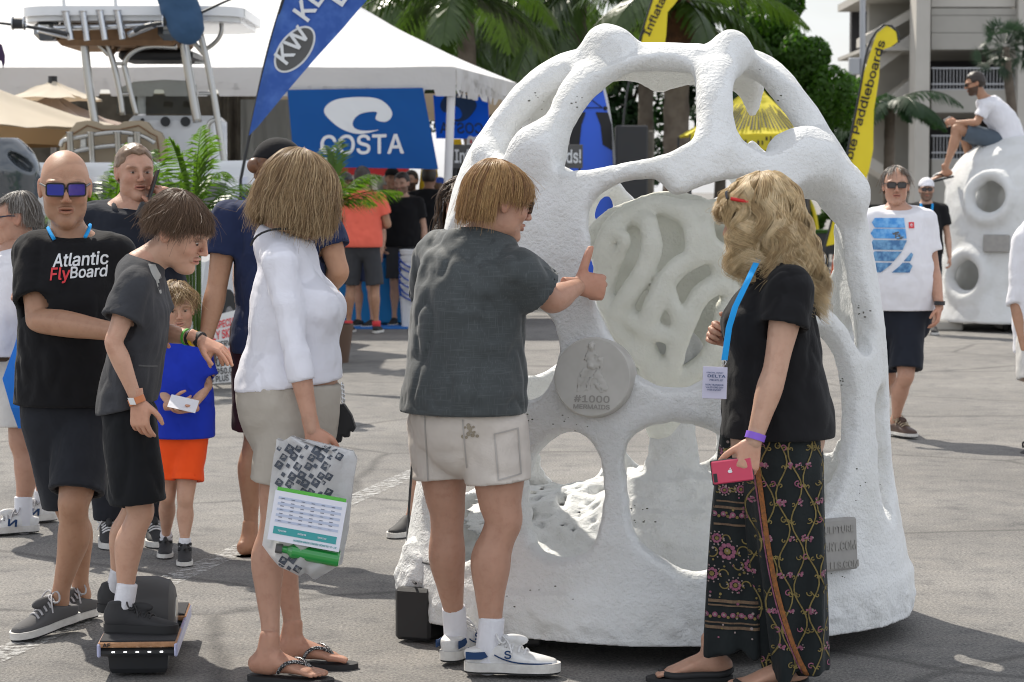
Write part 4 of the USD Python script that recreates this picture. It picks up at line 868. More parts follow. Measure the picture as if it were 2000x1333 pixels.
    def sunglasses(s, lens='lens_dark', frame='frame_black', w=.029, hgt=.021, label=None, y=.109, z=.006, clear=False, drop=0.0):
        L, Fm = [], []
        for q in (-1, 1):
            ol = sg.box(-w, -hgt, w, hgt).buffer(-.008).buffer(.008).buffer(.001); o = np.array([q * (w + .0055), y - .004, z])
            U = nrm([1, -q * .22, 0]); V = nrm([0, .06, 1])
            L.append(extrude(ol.buffer(-.0025), .002, U, V, o + (0, .001, 0))); Fm.append(extrude(ol.buffer(.0022).difference(ol.buffer(-.0025)), .005, U, V, o + (0, .0018, 0)))
            xs = q * (2 * w + .008); Fm.append(tube([(xs - q * .004, y - .016, z + .008), (q * .079, .03, z + .012), (q * .080, -.025, z + .006)], .0032, 6))
        Fm.append(tube([(-.008, y - .001, z + .004), (0, y + .002, z + .006), (.008, y - .001, z + .004)], .003, 6))
        p = part(s.t, 'glasses', s.Wm(trimesh.util.concatenate(Fm)), frame, 30, label=label); part(s.t, 'lens', s.Wm(L[0]), lens, 30, under=p); part(s.t, 'lens', s.Wm(L[1]), lens, 30, under=p); return p
    def cap(s, mat, brim=True, back=False, z=.042, mat2=None):
        g = Field((-.12, -.15, 0), (.12, .13, .18), max(.0045, s.h * .6)); g.ball((0, -.014, .045), (.090, .110, .098), .01); g.plane((0, 0, z), nrm([0, -.15 if not back else .0, -1])); 
        p = part(s.t, 'cap', s.Wm(g.mesh()), mat, True)
        if brim:
            d = -1 if back else 1; pg = sg.Point(0, 0).buffer(.085, 32).intersection(sg.box(-.08, .02, .08, .2)); v = []
            q = extrude(pg, .004, (1, 0, 0), (0, 1, 0), (0, 0, 0)); q = subdiv(q, .02); q.vertices[:, 2] += -2.2 * q.vertices[:, 0] ** 2; q.vertices[:, 1] *= 1.1; q.vertices = q.vertices * (1, 1, 1) + (0, .068, z + .008)
            if back: q.vertices = q.vertices * (-1, -1, 1)
            part(s.t, 'brim', s.Wm(q), mat2 or mat, True, under=p)
        return p
MATS['strap_glitter'] = usdkit.material(stage, '/World/Looks/strap_glitter', {
    'tc': ('texture_coordinate', {}), 'v': ('voronoi_texture', dict(scale=190.0, randomness=.35)), 'r': ('rgb_ramp', dict(ramp=[(0.0, (0.75, 0.75, 0.75)), (0.3, (0.6, 0.6, 0.6)), (0.42, (0.03, 0.03, 0.03)), (1.0, (0.02, 0.02, 0.02))])), 'p': ('principled_bsdf', dict(roughness=.3, metallic=.4))},
    [('tc.object', 'v.vector'), ('v.distance', 'r.fac'), ('r.color', 'p.base_color')], surface='p.BSDF')
def onx(px, Y, z): return np.array([(px - 1000) / FPX * (Y * CP + (CAMZ - z) * SP), Y, z])
def QQ(Y0): return lambda px, py, dy=0.0: at(px, py, Y0 + dy)
mk_cloth('tee_black', (0.008, 0.008, 0.0095)); mk_cloth('tee_charcoal', (0.045, 0.047, 0.053), (0.032, 0.033, 0.038), weave=500, ws=.4); mk_cloth('short_black', (0.009, 0.010, 0.012)); mk_cloth('short_dark', (0.020, 0.022, 0.028))
mk_cloth('kid_blue', (0.012, 0.035, 0.42)); mk_cloth('kid_orange', (0.85, 0.09, 0.015), (0.80, 0.075, 0.012)); mk_cloth('top_white', (0.70, 0.70, 0.76), (0.68, 0.68, 0.74), weave=500, ws=.1)
mk_cloth('khaki', (0.42, 0.385, 0.335), (0.38, 0.345, 0.30)); mk_cloth('stone_short', (0.60, 0.55, 0.50), (0.54, 0.495, 0.45)); mk_cloth('navy', (0.014, 0.022, 0.062)); mk_cloth('navy_dark', (0.014, 0.017, 0.026)); mk_cloth('maroon', (0.045, 0.012, 0.018))
mk_cloth('white_cotton', (0.72, 0.72, 0.76), (0.69, 0.69, 0.73)); mk_cloth('white_short', (0.60, 0.585, 0.56)); mk_cloth('coral', (0.78, 0.15, 0.10), (0.74, 0.135, 0.09)); mk_cloth('grey_short', (0.05, 0.052, 0.058)); mk_cloth('slate', (0.085, 0.11, 0.14)); mk_cloth('lanyard_blue', (0.02, 0.32, 0.75)); mk_cloth('grey_tee', (0.28, 0.29, 0.31))
mk('strap_black', (0.02, 0.02, 0.021), rough=.7)
# the grey man's shirt: fine crossing streaks
MATS['tee_slate'] = usdkit.material(stage, '/World/Looks/tee_slate', {
    'tc': ('texture_coordinate', {}), 'ma': ('mapping', dict(scale=(14, 14, 230))), 'mb': ('mapping', dict(scale=(240, 240, 13))), 'na': ('noise_texture', dict(scale=1.0, detail=2.0)), 'nb': ('noise_texture', dict(scale=1.0, detail=2.0)),
    'ra': ('map_range', dict(from_min=.56, from_max=.68, clamp=True)), 'rb': ('map_range', dict(from_min=.56, from_max=.68, clamp=True)), 'mx': ('math', dict(math_type='maximum')), 'mm': ('math', dict(math_type='multiply', value2=.30)),
    'c': ('mix', dict(color1=(0.043, 0.050, 0.052), color2=(0.105, 0.120, 0.125))), 'n2': ('noise_texture', dict(scale=14.0, detail=3.0)), 'b': ('bump', dict(strength=.3, distance=.015)), 'p': ('principled_bsdf', dict(roughness=.7, specular_ior_level=.3, sheen_weight=.2))},
    [('tc.object', 'ma.vector'), ('tc.object', 'mb.vector'), ('ma.vector', 'na.vector'), ('mb.vector', 'nb.vector'), ('na.fac', 'ra.value'), ('nb.fac', 'rb.value'), ('ra.result', 'mx.value1'), ('rb.result', 'mx.value2'), ('mx.value', 'mm.value1'), ('mm.value', 'c.fac'), ('c.color', 'p.base_color'), ('tc.object', 'n2.vector'), ('n2.fac', 'b.height'), ('b.normal', 'p.normal')], surface='p.BSDF')
mk_hair('hair_brown', (0.105, 0.060, 0.033)); mk_hair('hair_brown_light', (0.15, 0.088, 0.048)); mk_hair('hair_dark', (0.022, 0.014, 0.010)); mk_hair('hair_blond', (0.46, 0.32, 0.16)); mk_hair('hair_blond_light', (0.62, 0.47, 0.28)); mk_hair('hair_blond_dark', (0.22, 0.135, 0.065)); mk_hair('hair_sand', (0.38, 0.22, 0.085)); mk_hair('hair_ginger', (0.22, 0.105, 0.040)); mk_hair('hair_grey', (0.30, 0.28, 0.26)); mk_hair('hair_grey_dark', (0.14, 0.12, 0.10)); mk_hair('hair_bob', (0.34, 0.225, 0.11)); mk_hair('hair_bob2', (0.20, 0.12, 0.055)); mk_hair('hair_bob3', (0.50, 0.36, 0.20)); mk_hair('hair_wave', (0.60, 0.45, 0.25)); mk_hair('hair_wave2', (0.74, 0.59, 0.37)); mk_hair('hair_wave3', (0.40, 0.27, 0.13)); mk_hair('hair_sand2', (0.46, 0.29, 0.12)); mk_hair('hair_auburn', (0.13, 0.055, 0.024))

# ---- bald man in the black T-shirt
q = QQ(9.05)
bald = Human('person', 'bald man in black lettered T-shirt and mirrored blue sunglasses, striding with arm across his belly', onx(140, 9.05, 0)[0], 9.05, 1.82, 8, 'tan', h=.0085, hs=1.10, B=dict(arm=1.12, leg=1.02))
p1 = bald
p1.set(hed=q(127, 368, -.05), nek=q(137, 468, 0), che=q(140, 570), wai=q(134, 690), pel=q(132, 800, .02), sho0=q(68, 492), sho1=q(222, 496, .02), elb0=q(74, 624, -.12), wri0=q(262, 655, -.36), elb1=q(268, 620, .06), wri1=q(296, 720, -.05),
       hip0=q(98, 822, .02), hip1=q(166, 824, .0), kne1=q(146, 985, -.12), kne0=q(136, 985, .08), ank1=onx(116, 8.98, .12), ank0=onx(160, 9.25, .10))
p1.foot = {1: nrm([-.62, -.78, -.12]), 0: nrm([-.45, -.9, 0])}; p1.look(12, -6)
p1.body(hands={0: dict(d=(1, -.3, -.1), back=(.2, -1, .3), thumb=(0, -.3, 1))}, head=dict(stub=.25, brow=(.12, .07, .045)))
p1.shirt('tee_black', q(130, 792), sleeve=.72, ease=.02, waist=.02, flare=.022, sl_ease=.018, amp=.007)
p1.shorts('short_dark', hems={0: .98, 1: .86}, ease=.026, flare=.03)
for i in (0, 1): p1.shoe(i, 'shoe_grey', 'rubber_white', lace='lace_grey', sock=None, top=.075)
p1.sunglasses('lens_blue', label='black sunglasses with mirrored blue lenses', w=.0285, hgt=.0195)
p1.t_lan = part(p1.t, 'lanyard', tube(curve([p1.P(0, 0, 0) * 0 + q(94, 446, -.02), q(99, 456, -.06), q(106, 468, -.085)], 8), .007, 8), 'lanyard_blue', True); part(p1.t, 'lanyard', tube(curve([q(176, 440, -.02), q(172, 452, -.06), q(166, 464, -.085)], 8), .007, 8), 'lanyard_blue', True)

# ---- boy on the one-wheeled board
q = QQ(8.37)
boy = p2 = Human('person', 'boy with brown mop of hair in charcoal T-shirt standing on the one-wheeled board', onx(240, 8.4, 0)[0], 8.4, 1.50, 84, 'kid', h=.0075, z0=.13, hs=1.08, B=dict(arm=.92, leg=.98, b=.66))
p2.set(hed=q(350, 455, 0), nek=q(275, 520), che=q(275, 612), wai=q(262, 712), pel=q(252, 800), sho0=q(262, 562, -.13), sho1=q(288, 552, .13), elb0=q(222, 668, -.2), wri0=q(268, 785, -.20), elb1=q(312, 648, .16), wri1=q(392, 664, .06),
       hip0=q(250, 812, -.08), hip1=q(256, 812, .09), kne0=q(272, 1000, -.07), kne1=q(262, 990, .2), ank0=onx(240, 8.30, .13 + .075), ank1=onx(226, 8.70, .13 + .075))
p2.foot = {0: nrm([1, -.12, 0]), 1: nrm([1, -.1, 0])}; p2.look(72, -24, 4)
p2.body(hands={0: dict(d=(.12, -.05, -1), back=(-.35, -1, 0), thumb=(1, -.2, 0), curl=(.3, .35, .45, .5, .55)), 1: dict(d=(.9, -.15, -.42), back=(.4, -.35, 1), thumb=(0, -1, -.2), curl=(.2, .22, .25, .3, .3), spread=.12)}, head=dict(brow=(.11, .065, .04)))
p2.eyes(gaze=(0, -1))
p2.shirt('tee_charcoal', q(255, 795), sleeve=.62, ease=.022, waist=.028, flare=.022, sl_ease=.020, amp=.006, hem_n=(.25, 0, -1), label='charcoal T-shirt with pale shoulder panel')
p2.shorts('short_black', hem=.90, ease=.034, flare=.034, amp=.006)
for i in (0, 1): p2.shoe(i, 'shoe_black', 'rubber_black', lace='shoe_black', high=True, sock_h=.20, thick=.03)
p2.bell(['hair_brown', 'hair_brown_light', 'hair_brown'], 5200, ax=.083, ay=.103, az=.096, zend=lambda a: .040 + .012 * math.cos(3 * a) if abs(a) < .95 else (.014 if abs(a) < 1.75 else -.022), thick=.11, width=.0017, jit=.010, seed=3, clumps=120, npt=11, wave=.004)

# ---- small boy in blue
q = QQ(10.8)
kid = p3 = Human('person', 'small curly blond boy in blue T-shirt and bright orange shorts', onx(345, 10.8, 0)[0], 10.8, 1.23, 6, 'kid', h=.008, hs=1.0, B=dict(arm=.95, a=1.0))
p3.set(hed=q(347, 606, -.02), nek=q(350, 662), che=q(352, 722), wai=q(354, 785), pel=q(354, 835), sho0=q(316, 680), sho1=q(386, 680), elb0=q(308, 750, -.02), wri0=q(336, 793, -.15), elb1=q(404, 752, -.02), wri1=q(372, 800, -.15), hip0=q(333, 850), hip1=q(372, 850), kne0=q(327, 968), kne1=q(362, 975, -.06), ank0=onx(324, 10.95, .062), ank1=onx(361, 10.72, .062))
p3.foot = {0: nrm([.1, -1, 0]), 1: nrm([.12, -1, 0])}; p3.look(12, -4, 3)
p3.body(hands={0: dict(d=(.9, -.4, .1), back=(-.2, -.9, -.3), thumb=(0, 0, 1), curl=(.5, .6, .7, .8, .8)), 1: dict(d=(-.6, -.7, -.1), back=(.3, .2, -1), thumb=(.6, -.5, .2), curl=(.2, .2, .25, .3, .3))}, head=dict(smile=True, brow=(.22, .13, .07)))
p3.eyes()
p3.shirt('kid_blue', q(353, 855), sleeve=.8, ease=.02, waist=.03, flare=.02, amp=.005); p3.shorts('kid_orange', hem=.72, ease=.028, flare=.026)
for i in (0, 1): p3.shoe(i, 'shoe_black', 'rubber_white', lace=None, sock='sock_white', high=True, sock_h=.15)
for i in (0, 1):
    for zz in (.085, .115): part(p3.t, 'shoe_strap', p3.F2W(i, obox((.028 + (.115 - zz) * .9, 0, zz), (1, 0, -.5), (0, 1, 0), (.5, 0, 1), (.022, .088, .010), .003)), 'rubber_black')
p3.bell(['hair_blond', 'hair_blond_dark'], 900, ax=.084, ay=.104, az=.098, zend=lambda a: .055 if abs(a) < .9 else .0, thick=.22, width=.0028, jit=.018, wave=.012, seed=4, clumps=50, npt=9)
card = thing('paper_card', 'small printed card the boy in blue holds', 'card', q(355, 788, -.2)); part(card, 'card', obox(q(358, 789, -.215), nrm([1, -.1, -.22]), nrm([.1, .75, .5]), nrm(np.cross([1, -.1, -.22], [.1, .75, .5])), (.125, .085, .002)), 'white_cotton')

# ---- woman in white
q = QQ(8.25)
lady = p4 = Human('person', 'woman with blond bob in white long-sleeved top and khaki shorts carrying the plastic bag', onx(550, 8.25, 0)[0], 8.25, 1.76, 84, 'pink', h=.0085, hs=1.0, B=dict(b=1.22, a=1.0, hip=1.10, bust=1.22, arm=.92, leg=.96, belly=.010, cb=.80, bf=.098, he=0.0))
p4.set(hed=q(588, 385, .02), nek=q(548, 462), che=q(562, 585), wai=q(570, 690), pel=q(570, 775), sho0=q(548, 512, -.16), sho1=q(580, 505, .18), elb0=q(574, 668, -.22), wri0=q(610, 842, -.24), elb1=q(610, 660, .26), wri1=q(640, 770, .2), hip0=q(560, 815, -.09), hip1=q(576, 815, .1), kne0=q(536, 1010, -.08), kne1=q(558, 990, .12), ank0=onx(527, 8.12, .105), ank1=onx(572, 8.36, .105))
p4.foot = {0: nrm([1, -.30, 0]), 1: nrm([1, -.12, 0])}; p4.look(122, -16)
p4.body(hands={0: dict(d=(.22, -.1, -1), back=(-.1, -1, .1), thumb=(1, -.1, .2), curl=(1.0, 1.0, 1.1, 1.1, 1.1), tcurl=.7)}, barefeet=(0, 1), head=dict())
p4.shirt('top_white', q(570, 752), sleeve=1.44, ease=.009, waist=.004, sl_ease=.010, amp=.0065, hem_n=(.12, 0, -1), seed=5, drop=.01, foldsc=.8)
p4.shorts('khaki', hem=.66, ease=.022, flare=.030, amp=.004)
for i in (0, 1): p4.flipflop(i, strap='strap_glitter')
p4.bell(['hair_bob', 'hair_bob2', 'hair_bob', 'hair_bob3'], 9000, ax=.094, ay=.112, az=.102, zend=lambda a: -.115 + .02 * math.cos(a * 2) if abs(a) > .35 else -.05, thick=.22, flare=1.5, tuck=1.2, width=.0016, wave=.006, jit=.010, seed=6, clumps=170, npt=14)
part(p4.t, 'purse_strap', tube(curve([q(490, 480, -.10), q(520, 452, -.14), q(560, 447, -.12), q(600, 462, .0)], 14), .004, 6), 'strap_black')

# ---- man in the grey shirt, pushing
q = QQ(8.25)
grey = p5 = Human('person', 'man in slate grey T-shirt and stone shorts pressing his fist against the dome sculpture', onx(925, 8.28, 0)[0], 8.28, 1.74, 150, 'pink', h=.0085, hs=1.0, B=dict(a=1.12, b=1.22, belly=.015, arm=1.12, leg=1.16, hip=1.04, foot=1.08))
p5.set(hed=q(975, 398, .0), nek=q(948, 470, .02), che=q(915, 570, .03), wai=q(908, 690, .03), pel=q(908, 795, .02), sho0=q(1008, 530, -.08), sho1=q(858, 490, .15), elb0=q(1078, 588, -.02), wri0=q(1128, 560, .14), elb1=q(842, 610, .40), wri1=q(900, 600, .5), hip0=q(962, 835, -.05), hip1=q(858, 835, .08), kne0=q(980, 1015, -.06), kne1=q(872, 1000, .07), ank0=onx(955, 8.20, .10), ank1=onx(890, 8.44, .10))
p5.foot = {0: nrm([1, -.08, 0]), 1: nrm([.35, .93, 0])}; p5.look(112, -12)
p5.body(hands={0: dict(d=(.85, .45, -.05), back=(.3, -1, .15), thumb=(0, .1, 1), curl=(.8, .75, .85, .95, 1.0), tcurl=.10, tdir=(.22, .95, .1), bend2=.9, tfat=1.2, size=1.16), 1: dict(d=(.3, 1, .1), back=(-1, 0, 0), thumb=(0, 0, 1))}, head=dict(brow=(.25, .14, .07)))
p5.eyes()
p5.shirt('tee_slate', q(905, 806), sleeve=.70, ease=.02, waist=.012, sl_ease=.022, flare=.024, amp=.009, seed=8)
p5.shorts('stone_short', hems={0: .60, 1: .60}, ease=.024, flare=.026, amp=.006, seed=9)
p5.shoe(0, 'shoe_white', 'rubber_white', sock='sock_white', sock_h=.19, thick=.028); p5.shoe(1, 'shoe_white', 'rubber_white', sock='sock_white', sock_h=.19, thick=.028)
p5.bell(['hair_sand', 'hair_ginger', 'hair_sand', 'hair_sand2'], 6000, ax=.088, ay=.108, az=.100, zend=lambda a: .045 if abs(a) < .75 else (.012 if abs(a) < 1.15 else (.008 if abs(a) < 1.8 else -.075)), thick=.14, tuck=.6, width=.0017, jit=.006, seed=7, clumps=150, npt=11)
p5.sunglasses('clear_lens', 'frame_brown', w=.025, hgt=.017)

# ---- woman in black with the printed skirt
q = QQ(8.0)
wavy = p6 = Human('person', 'woman with long wavy blond hair in black T-shirt and flowered wrap skirt', onx(1500, 8.0, 0)[0], 8.0, 1.70, -88, 'fair', h=.0085, hs=1.0, B=dict(b=1.16, a=1.0, bust=1.05, hip=1.12, arm=1.05, belly=.012, cb=.88, bf=.09))
p6.set(hed=q(1482, 430, .02), nek=q(1520, 512), che=q(1512, 622), wai=q(1515, 740), pel=q(1512, 838), sho1=q(1545, 565, -.17), sho0=q(1520, 560, .17), elb1=q(1514, 722, -.22), wri1=q(1472, 864, -.25), elb0=q(1500, 720, .24), wri0=q(1432, 668, .12), hip1=q(1525, 870, -.09), hip0=q(1500, 870, .09), kne0=q(1440, 1080, .08), kne1=q(1530, 1080, -.05), ank0=onx(1388, 8.12, .10), ank1=onx(1535, 7.95, .10))
p6.foot = {0: nrm([-1, -.1, 0]), 1: nrm([-1, -.2, 0])}; p6.look(-98, -10)
p6.body(hands={1: dict(d=(-.28, -.1, -1), back=(.1, -1, .1), thumb=(-1, -.1, .1), curl=(.5, .55, .6, .6, .6), tcurl=.2), 0: dict(d=(-.8, -.1, .4), back=(-.3, 1, .3), thumb=(-.3, -.3, 1), curl=(1, 1, 1.1, 1.1, 1.1))}, barefeet=(0, 1), head=dict())
p6.shirt('tee_black', q(1512, 852), sleeve=.46, ease=.016, waist=.012, sl_ease=.022, flare=.016, amp=.006, seed=10)
p6.bell(['hair_wave', 'hair_wave2', 'hair_wave', 'hair_wave3'], 8500, ax=.086, ay=.102, az=.099, zend=lambda a: -.36 - .05 * math.cos(a * 1.3 + 1) if abs(a) > 1.5 else (.035 if abs(a) < .5 else -.20), thick=.30, flare=.75, width=.0016, wave=.027, freq=15.0, spread=.075, jit=.005, seed=11, clumps=60, npt=30)
# ---------------------------------------------------------------- backdrop: building, trees, tents, boat, flags
def warp(m, c00, c10, c11, c01, amp=0.0, off=0.0, seed=0, res=.08, freq=(5, 1.5), nrm_=(0, -1, 0)):
    """Maps a flat design in the unit square onto a hanging cloth with corners c00 (left bottom), c10, c11, c01."""
    m = subdiv(m, res) if res else m.copy(); u, v, w = m.vertices[:, 0], m.vertices[:, 1], m.vertices[:, 2]
    P = ((1 - u) * (1 - v))[:, None] * c00 + (u * (1 - v))[:, None] * c10 + (u * v)[:, None] * c11 + ((1 - u) * v)[:, None] * c01
    d = amp * (meshkit.fbm(np.c_[u * freq[0] + v * 1.3, v * freq[1], 0 * u + seed], 3, seed) - .5) + off + w
    m.vertices = P + d[:, None] * np.asarray(nrm_); return m
def cloth(c00, c10, c11, c01, amp=.03, n=(40, 16), seed=0, th=.004, freq=(5, 1.5), nrm_=(0, -1, 0)):
    u, v = np.meshgrid(np.linspace(0, 1, n[0]), np.linspace(0, 1, n[1]), indexing='ij')
    P = ((1 - u) * (1 - v))[..., None] * c00 + (u * (1 - v))[..., None] * c10 + (u * v)[..., None] * c11 + ((1 - u) * v)[..., None] * c01
    d = amp * (meshkit.fbm(np.stack([u * freq[0] + v * 1.3, v * freq[1], 0 * u + seed], -1), 3, seed) - .5)
    return sheet(P + d[..., None] * np.asarray(nrm_), th)
def flat2(poly):                                            # a shape as a thin mesh in the unit square
    return extrude(poly, .001, (1, 0, 0), (0, 1, 0), (0, 0, 0))
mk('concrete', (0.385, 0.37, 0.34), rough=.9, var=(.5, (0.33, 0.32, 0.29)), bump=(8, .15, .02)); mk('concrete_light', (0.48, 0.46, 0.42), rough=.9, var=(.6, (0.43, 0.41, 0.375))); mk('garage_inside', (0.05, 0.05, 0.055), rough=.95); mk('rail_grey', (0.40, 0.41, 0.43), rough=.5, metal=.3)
mk('tent_white', (0.80, 0.80, 0.80), rough=.6, trans=.25, bump=(5, .2, .03)); mk('tent_beige', (0.50, 0.43, 0.33), rough=.8, trans=.3); mk('tent_tan', (0.42, 0.27, 0.13), rough=.8, trans=.3); mk('valance_white', (0.66, 0.65, 0.64), rough=.7, trans=.12, bump=(7, .35, .03)); mk('curtain', (0.16, 0.145, 0.12), rough=.9, var=(4, (0.10, 0.09, 0.075))); mk('curtain_grey', (0.30, 0.31, 0.30), rough=.9)
mk('pole_white', (0.62, 0.62, 0.63), rough=.4); mk('chrome', (0.62, 0.63, 0.65), rough=.18, metal=1.0); mk('alu', (0.50, 0.49, 0.46), rough=.25, metal=1.0); mk('gel_white', (0.68, 0.69, 0.70), rough=.25, coat=.4); mk('black_plastic', (0.02, 0.021, 0.023), rough=.4); mk('cowl_black', (0.035, 0.042, 0.050), rough=.12, coat=1.0, spec=.7); mk('seat_beige', (0.36, 0.29, 0.20), rough=.6, bump=(60, .1, .003)); mk('wood_brown', (0.23, 0.13, 0.065), rough=.6, var=(5, (0.16, .09, .045)))
mk_glass('smoked', (0.62, 0.64, 0.62)); mk('navy_canvas', (0.03, 0.075, 0.15), rough=.85, bump=(20, .3, .02))
mk('banner_blue', (0.010, 0.135, 0.46), rough=.7, trans=.35); mk('print_white', (0.66, 0.68, 0.70), rough=.7); mk('banner_back', (0.012, 0.20, 0.72), rough=.7, trans=.6); mk('print_navy', (0.01, 0.04, 0.12), rough=.7)
mk('flag_blue', (0.055, 0.15, 0.50), rough=.6, trans=.3, var=(6, (0.11, 0.24, 0.62), .45, .7)); mk('flag_yellow', (0.70, 0.62, 0.05), rough=.6, trans=.3); mk('print_black', (0.02, 0.02, 0.022), rough=.7); mk('print_grey', (0.09, 0.09, 0.09), rough=.6); mk('flag_purple', (0.04, 0.02, 0.06), rough=.7)
mk('board_blue', (0.03, 0.12, 0.68), rough=.35); mk('board_yellow', (0.78, 0.52, 0.01), rough=.4); mk('board_red', (0.60, 0.02, 0.03), rough=.4); mk('sign_white', (0.68, 0.68, 0.67), rough=.6); mk('print_red', (0.62, 0.04, 0.05), rough=.6); mk('cone_orange', (0.80, 0.12, 0.02), rough=.5); mk('table_blue', (0.015, 0.20, 0.52), rough=.75); mk('mat_blue', (0.02, 0.14, 0.45), rough=.8); mk('pail_white', (0.66, 0.67, 0.69), rough=.35); mk('handle_blue', (0.015, 0.07, 0.38), rough=.4); mk('pot_clay', (0.10, 0.06, 0.04), rough=.8)
def mk_leaf(name, a, b, tr=.35, rough=.45, gl=.4):
    n = {'g': ('geometry', {}), 'r': ('rgb_ramp', dict(ramp=[(0, a), (.6, b), (1, tuple(1.25 * x for x in b))])), 'p': ('principled_bsdf', dict(roughness=rough, specular_ior_level=gl)), 't': ('translucent_bsdf', {}), 'h': ('hsv', dict(saturation=1.1, value=1.5)), 'm': ('mix_closure', dict(fac=tr))}
    MATS[name] = usdkit.material(stage, f'/World/Looks/{name}', n, [('g.random_per_island', 'r.fac'), ('r.color', 'p.base_color'), ('r.color', 'h.color'), ('h.color', 't.color'), ('p.BSDF', 'm.closure1'), ('t.BSDF', 'm.closure2')], surface='m.closure')
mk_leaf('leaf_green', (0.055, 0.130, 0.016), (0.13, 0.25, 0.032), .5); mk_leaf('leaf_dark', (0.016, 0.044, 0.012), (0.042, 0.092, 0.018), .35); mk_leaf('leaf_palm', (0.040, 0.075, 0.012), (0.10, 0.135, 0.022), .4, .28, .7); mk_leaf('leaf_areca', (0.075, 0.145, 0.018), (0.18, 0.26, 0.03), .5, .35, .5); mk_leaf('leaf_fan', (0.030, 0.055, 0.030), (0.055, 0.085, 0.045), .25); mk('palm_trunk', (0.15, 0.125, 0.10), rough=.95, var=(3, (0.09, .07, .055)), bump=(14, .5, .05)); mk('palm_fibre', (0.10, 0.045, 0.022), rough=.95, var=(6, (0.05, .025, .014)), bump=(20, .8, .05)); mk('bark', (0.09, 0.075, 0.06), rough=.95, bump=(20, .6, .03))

# ---- parking garage
bl = thing('parking_garage', 'grey concrete multi-storey parking garage with railed openings behind the palms', 'building', at(1850, 364, 62) * (1, 1, 0))
Yb = 62.0
def bx(px0, py0, px1, py1, y0, y1): a, b = at(px0, py1, y0), at(px1, py0, y0); return box(((a[0] + b[0]) / 2, (y0 + y1) / 2, (a[2] + b[2]) / 2), (abs(b[0] - a[0]), y1 - y0, abs(b[2] - a[2])))
for x0, x1 in ((1786, 1819), (1985, 2018), (2190, 2223)): part(bl, 'column', bx(x0, -120, x1, 400, 61.6, 62.6), 'concrete_light')
for y0, y1, mt in ((-120, 14, 'concrete_light'), (16.5, 30, 'concrete'), (31, 64, 'concrete'), (65, 97, 'concrete'), (176, 220, 'concrete'), (312, 400, 'concrete')):
    for x0, x1 in ((1819, 1985), (2018, 2190)): part(bl, 'panel', bx(x0 + .3, y0, x1 - .3, y1, 61.9, 62.2), mt)
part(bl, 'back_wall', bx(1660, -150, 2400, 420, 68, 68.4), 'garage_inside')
for y0, y1 in ((-20, -5), (92, 99), (214, 222)): part(bl, 'deck', bx(1690, y0, 2400, y1, 62.7, 68), 'concrete')
for yt, yb_ in ((132, 174), (264, 310)):
    for x0, x1 in ((1820, 1984), (2019, 2189)):
        for yy in (yt, (yt + yb_) / 2 + 10, yb_): part(bl, 'rail', bx(x0, yy, x1, yy + 3, 61.95, 62.02), 'rail_grey')
        for x in np.arange(x0 + 3, x1, 6.5): part(bl, 'baluster', bx(x, yt + 3.2, x + 1.6, yb_ - .2, 61.97, 62.0), 'rail_grey')
# the stair ramp at its left
part(bl, 'stair_wall', bx(1694, -120, 1785, 400, 65, 65.4), 'concrete')
for (xa, ya), (xb, yb2), th in (((1690, 70), (1785, 15), 18), ((1690, 130), (1785, 62), 26), ((1690, 230), (1785, 150), 24), ((1690, 300), (1785, 360), 22)):
    A, B = at(xa, ya, 63), at(xb, yb2, 63); t_ = th / 77.0
    part(bl, 'stair_flight', trimesh.convex.convex_hull(np.array([p + d for p in (A, B) for d in ((0, 0, 0), (0, 1.6, 0), (0, 0, -t_), (0, 1.6, -t_))])), 'concrete_light')
lp = thing('light_pole', 'slim grey light pole in front of the garage corner', 'lamp post', at(1685, 364, 58) * (1, 1, 0)); part(lp, 'post', tube([at(1685, 364, 58) * (1, 1, 0), at(1685, -60, 58)], .07, 12), 'rail_grey', True); part(lp, 'junction_box', box(at(1668, 130, 58), (.25, .2, .4), bev=.02), 'rail_grey')
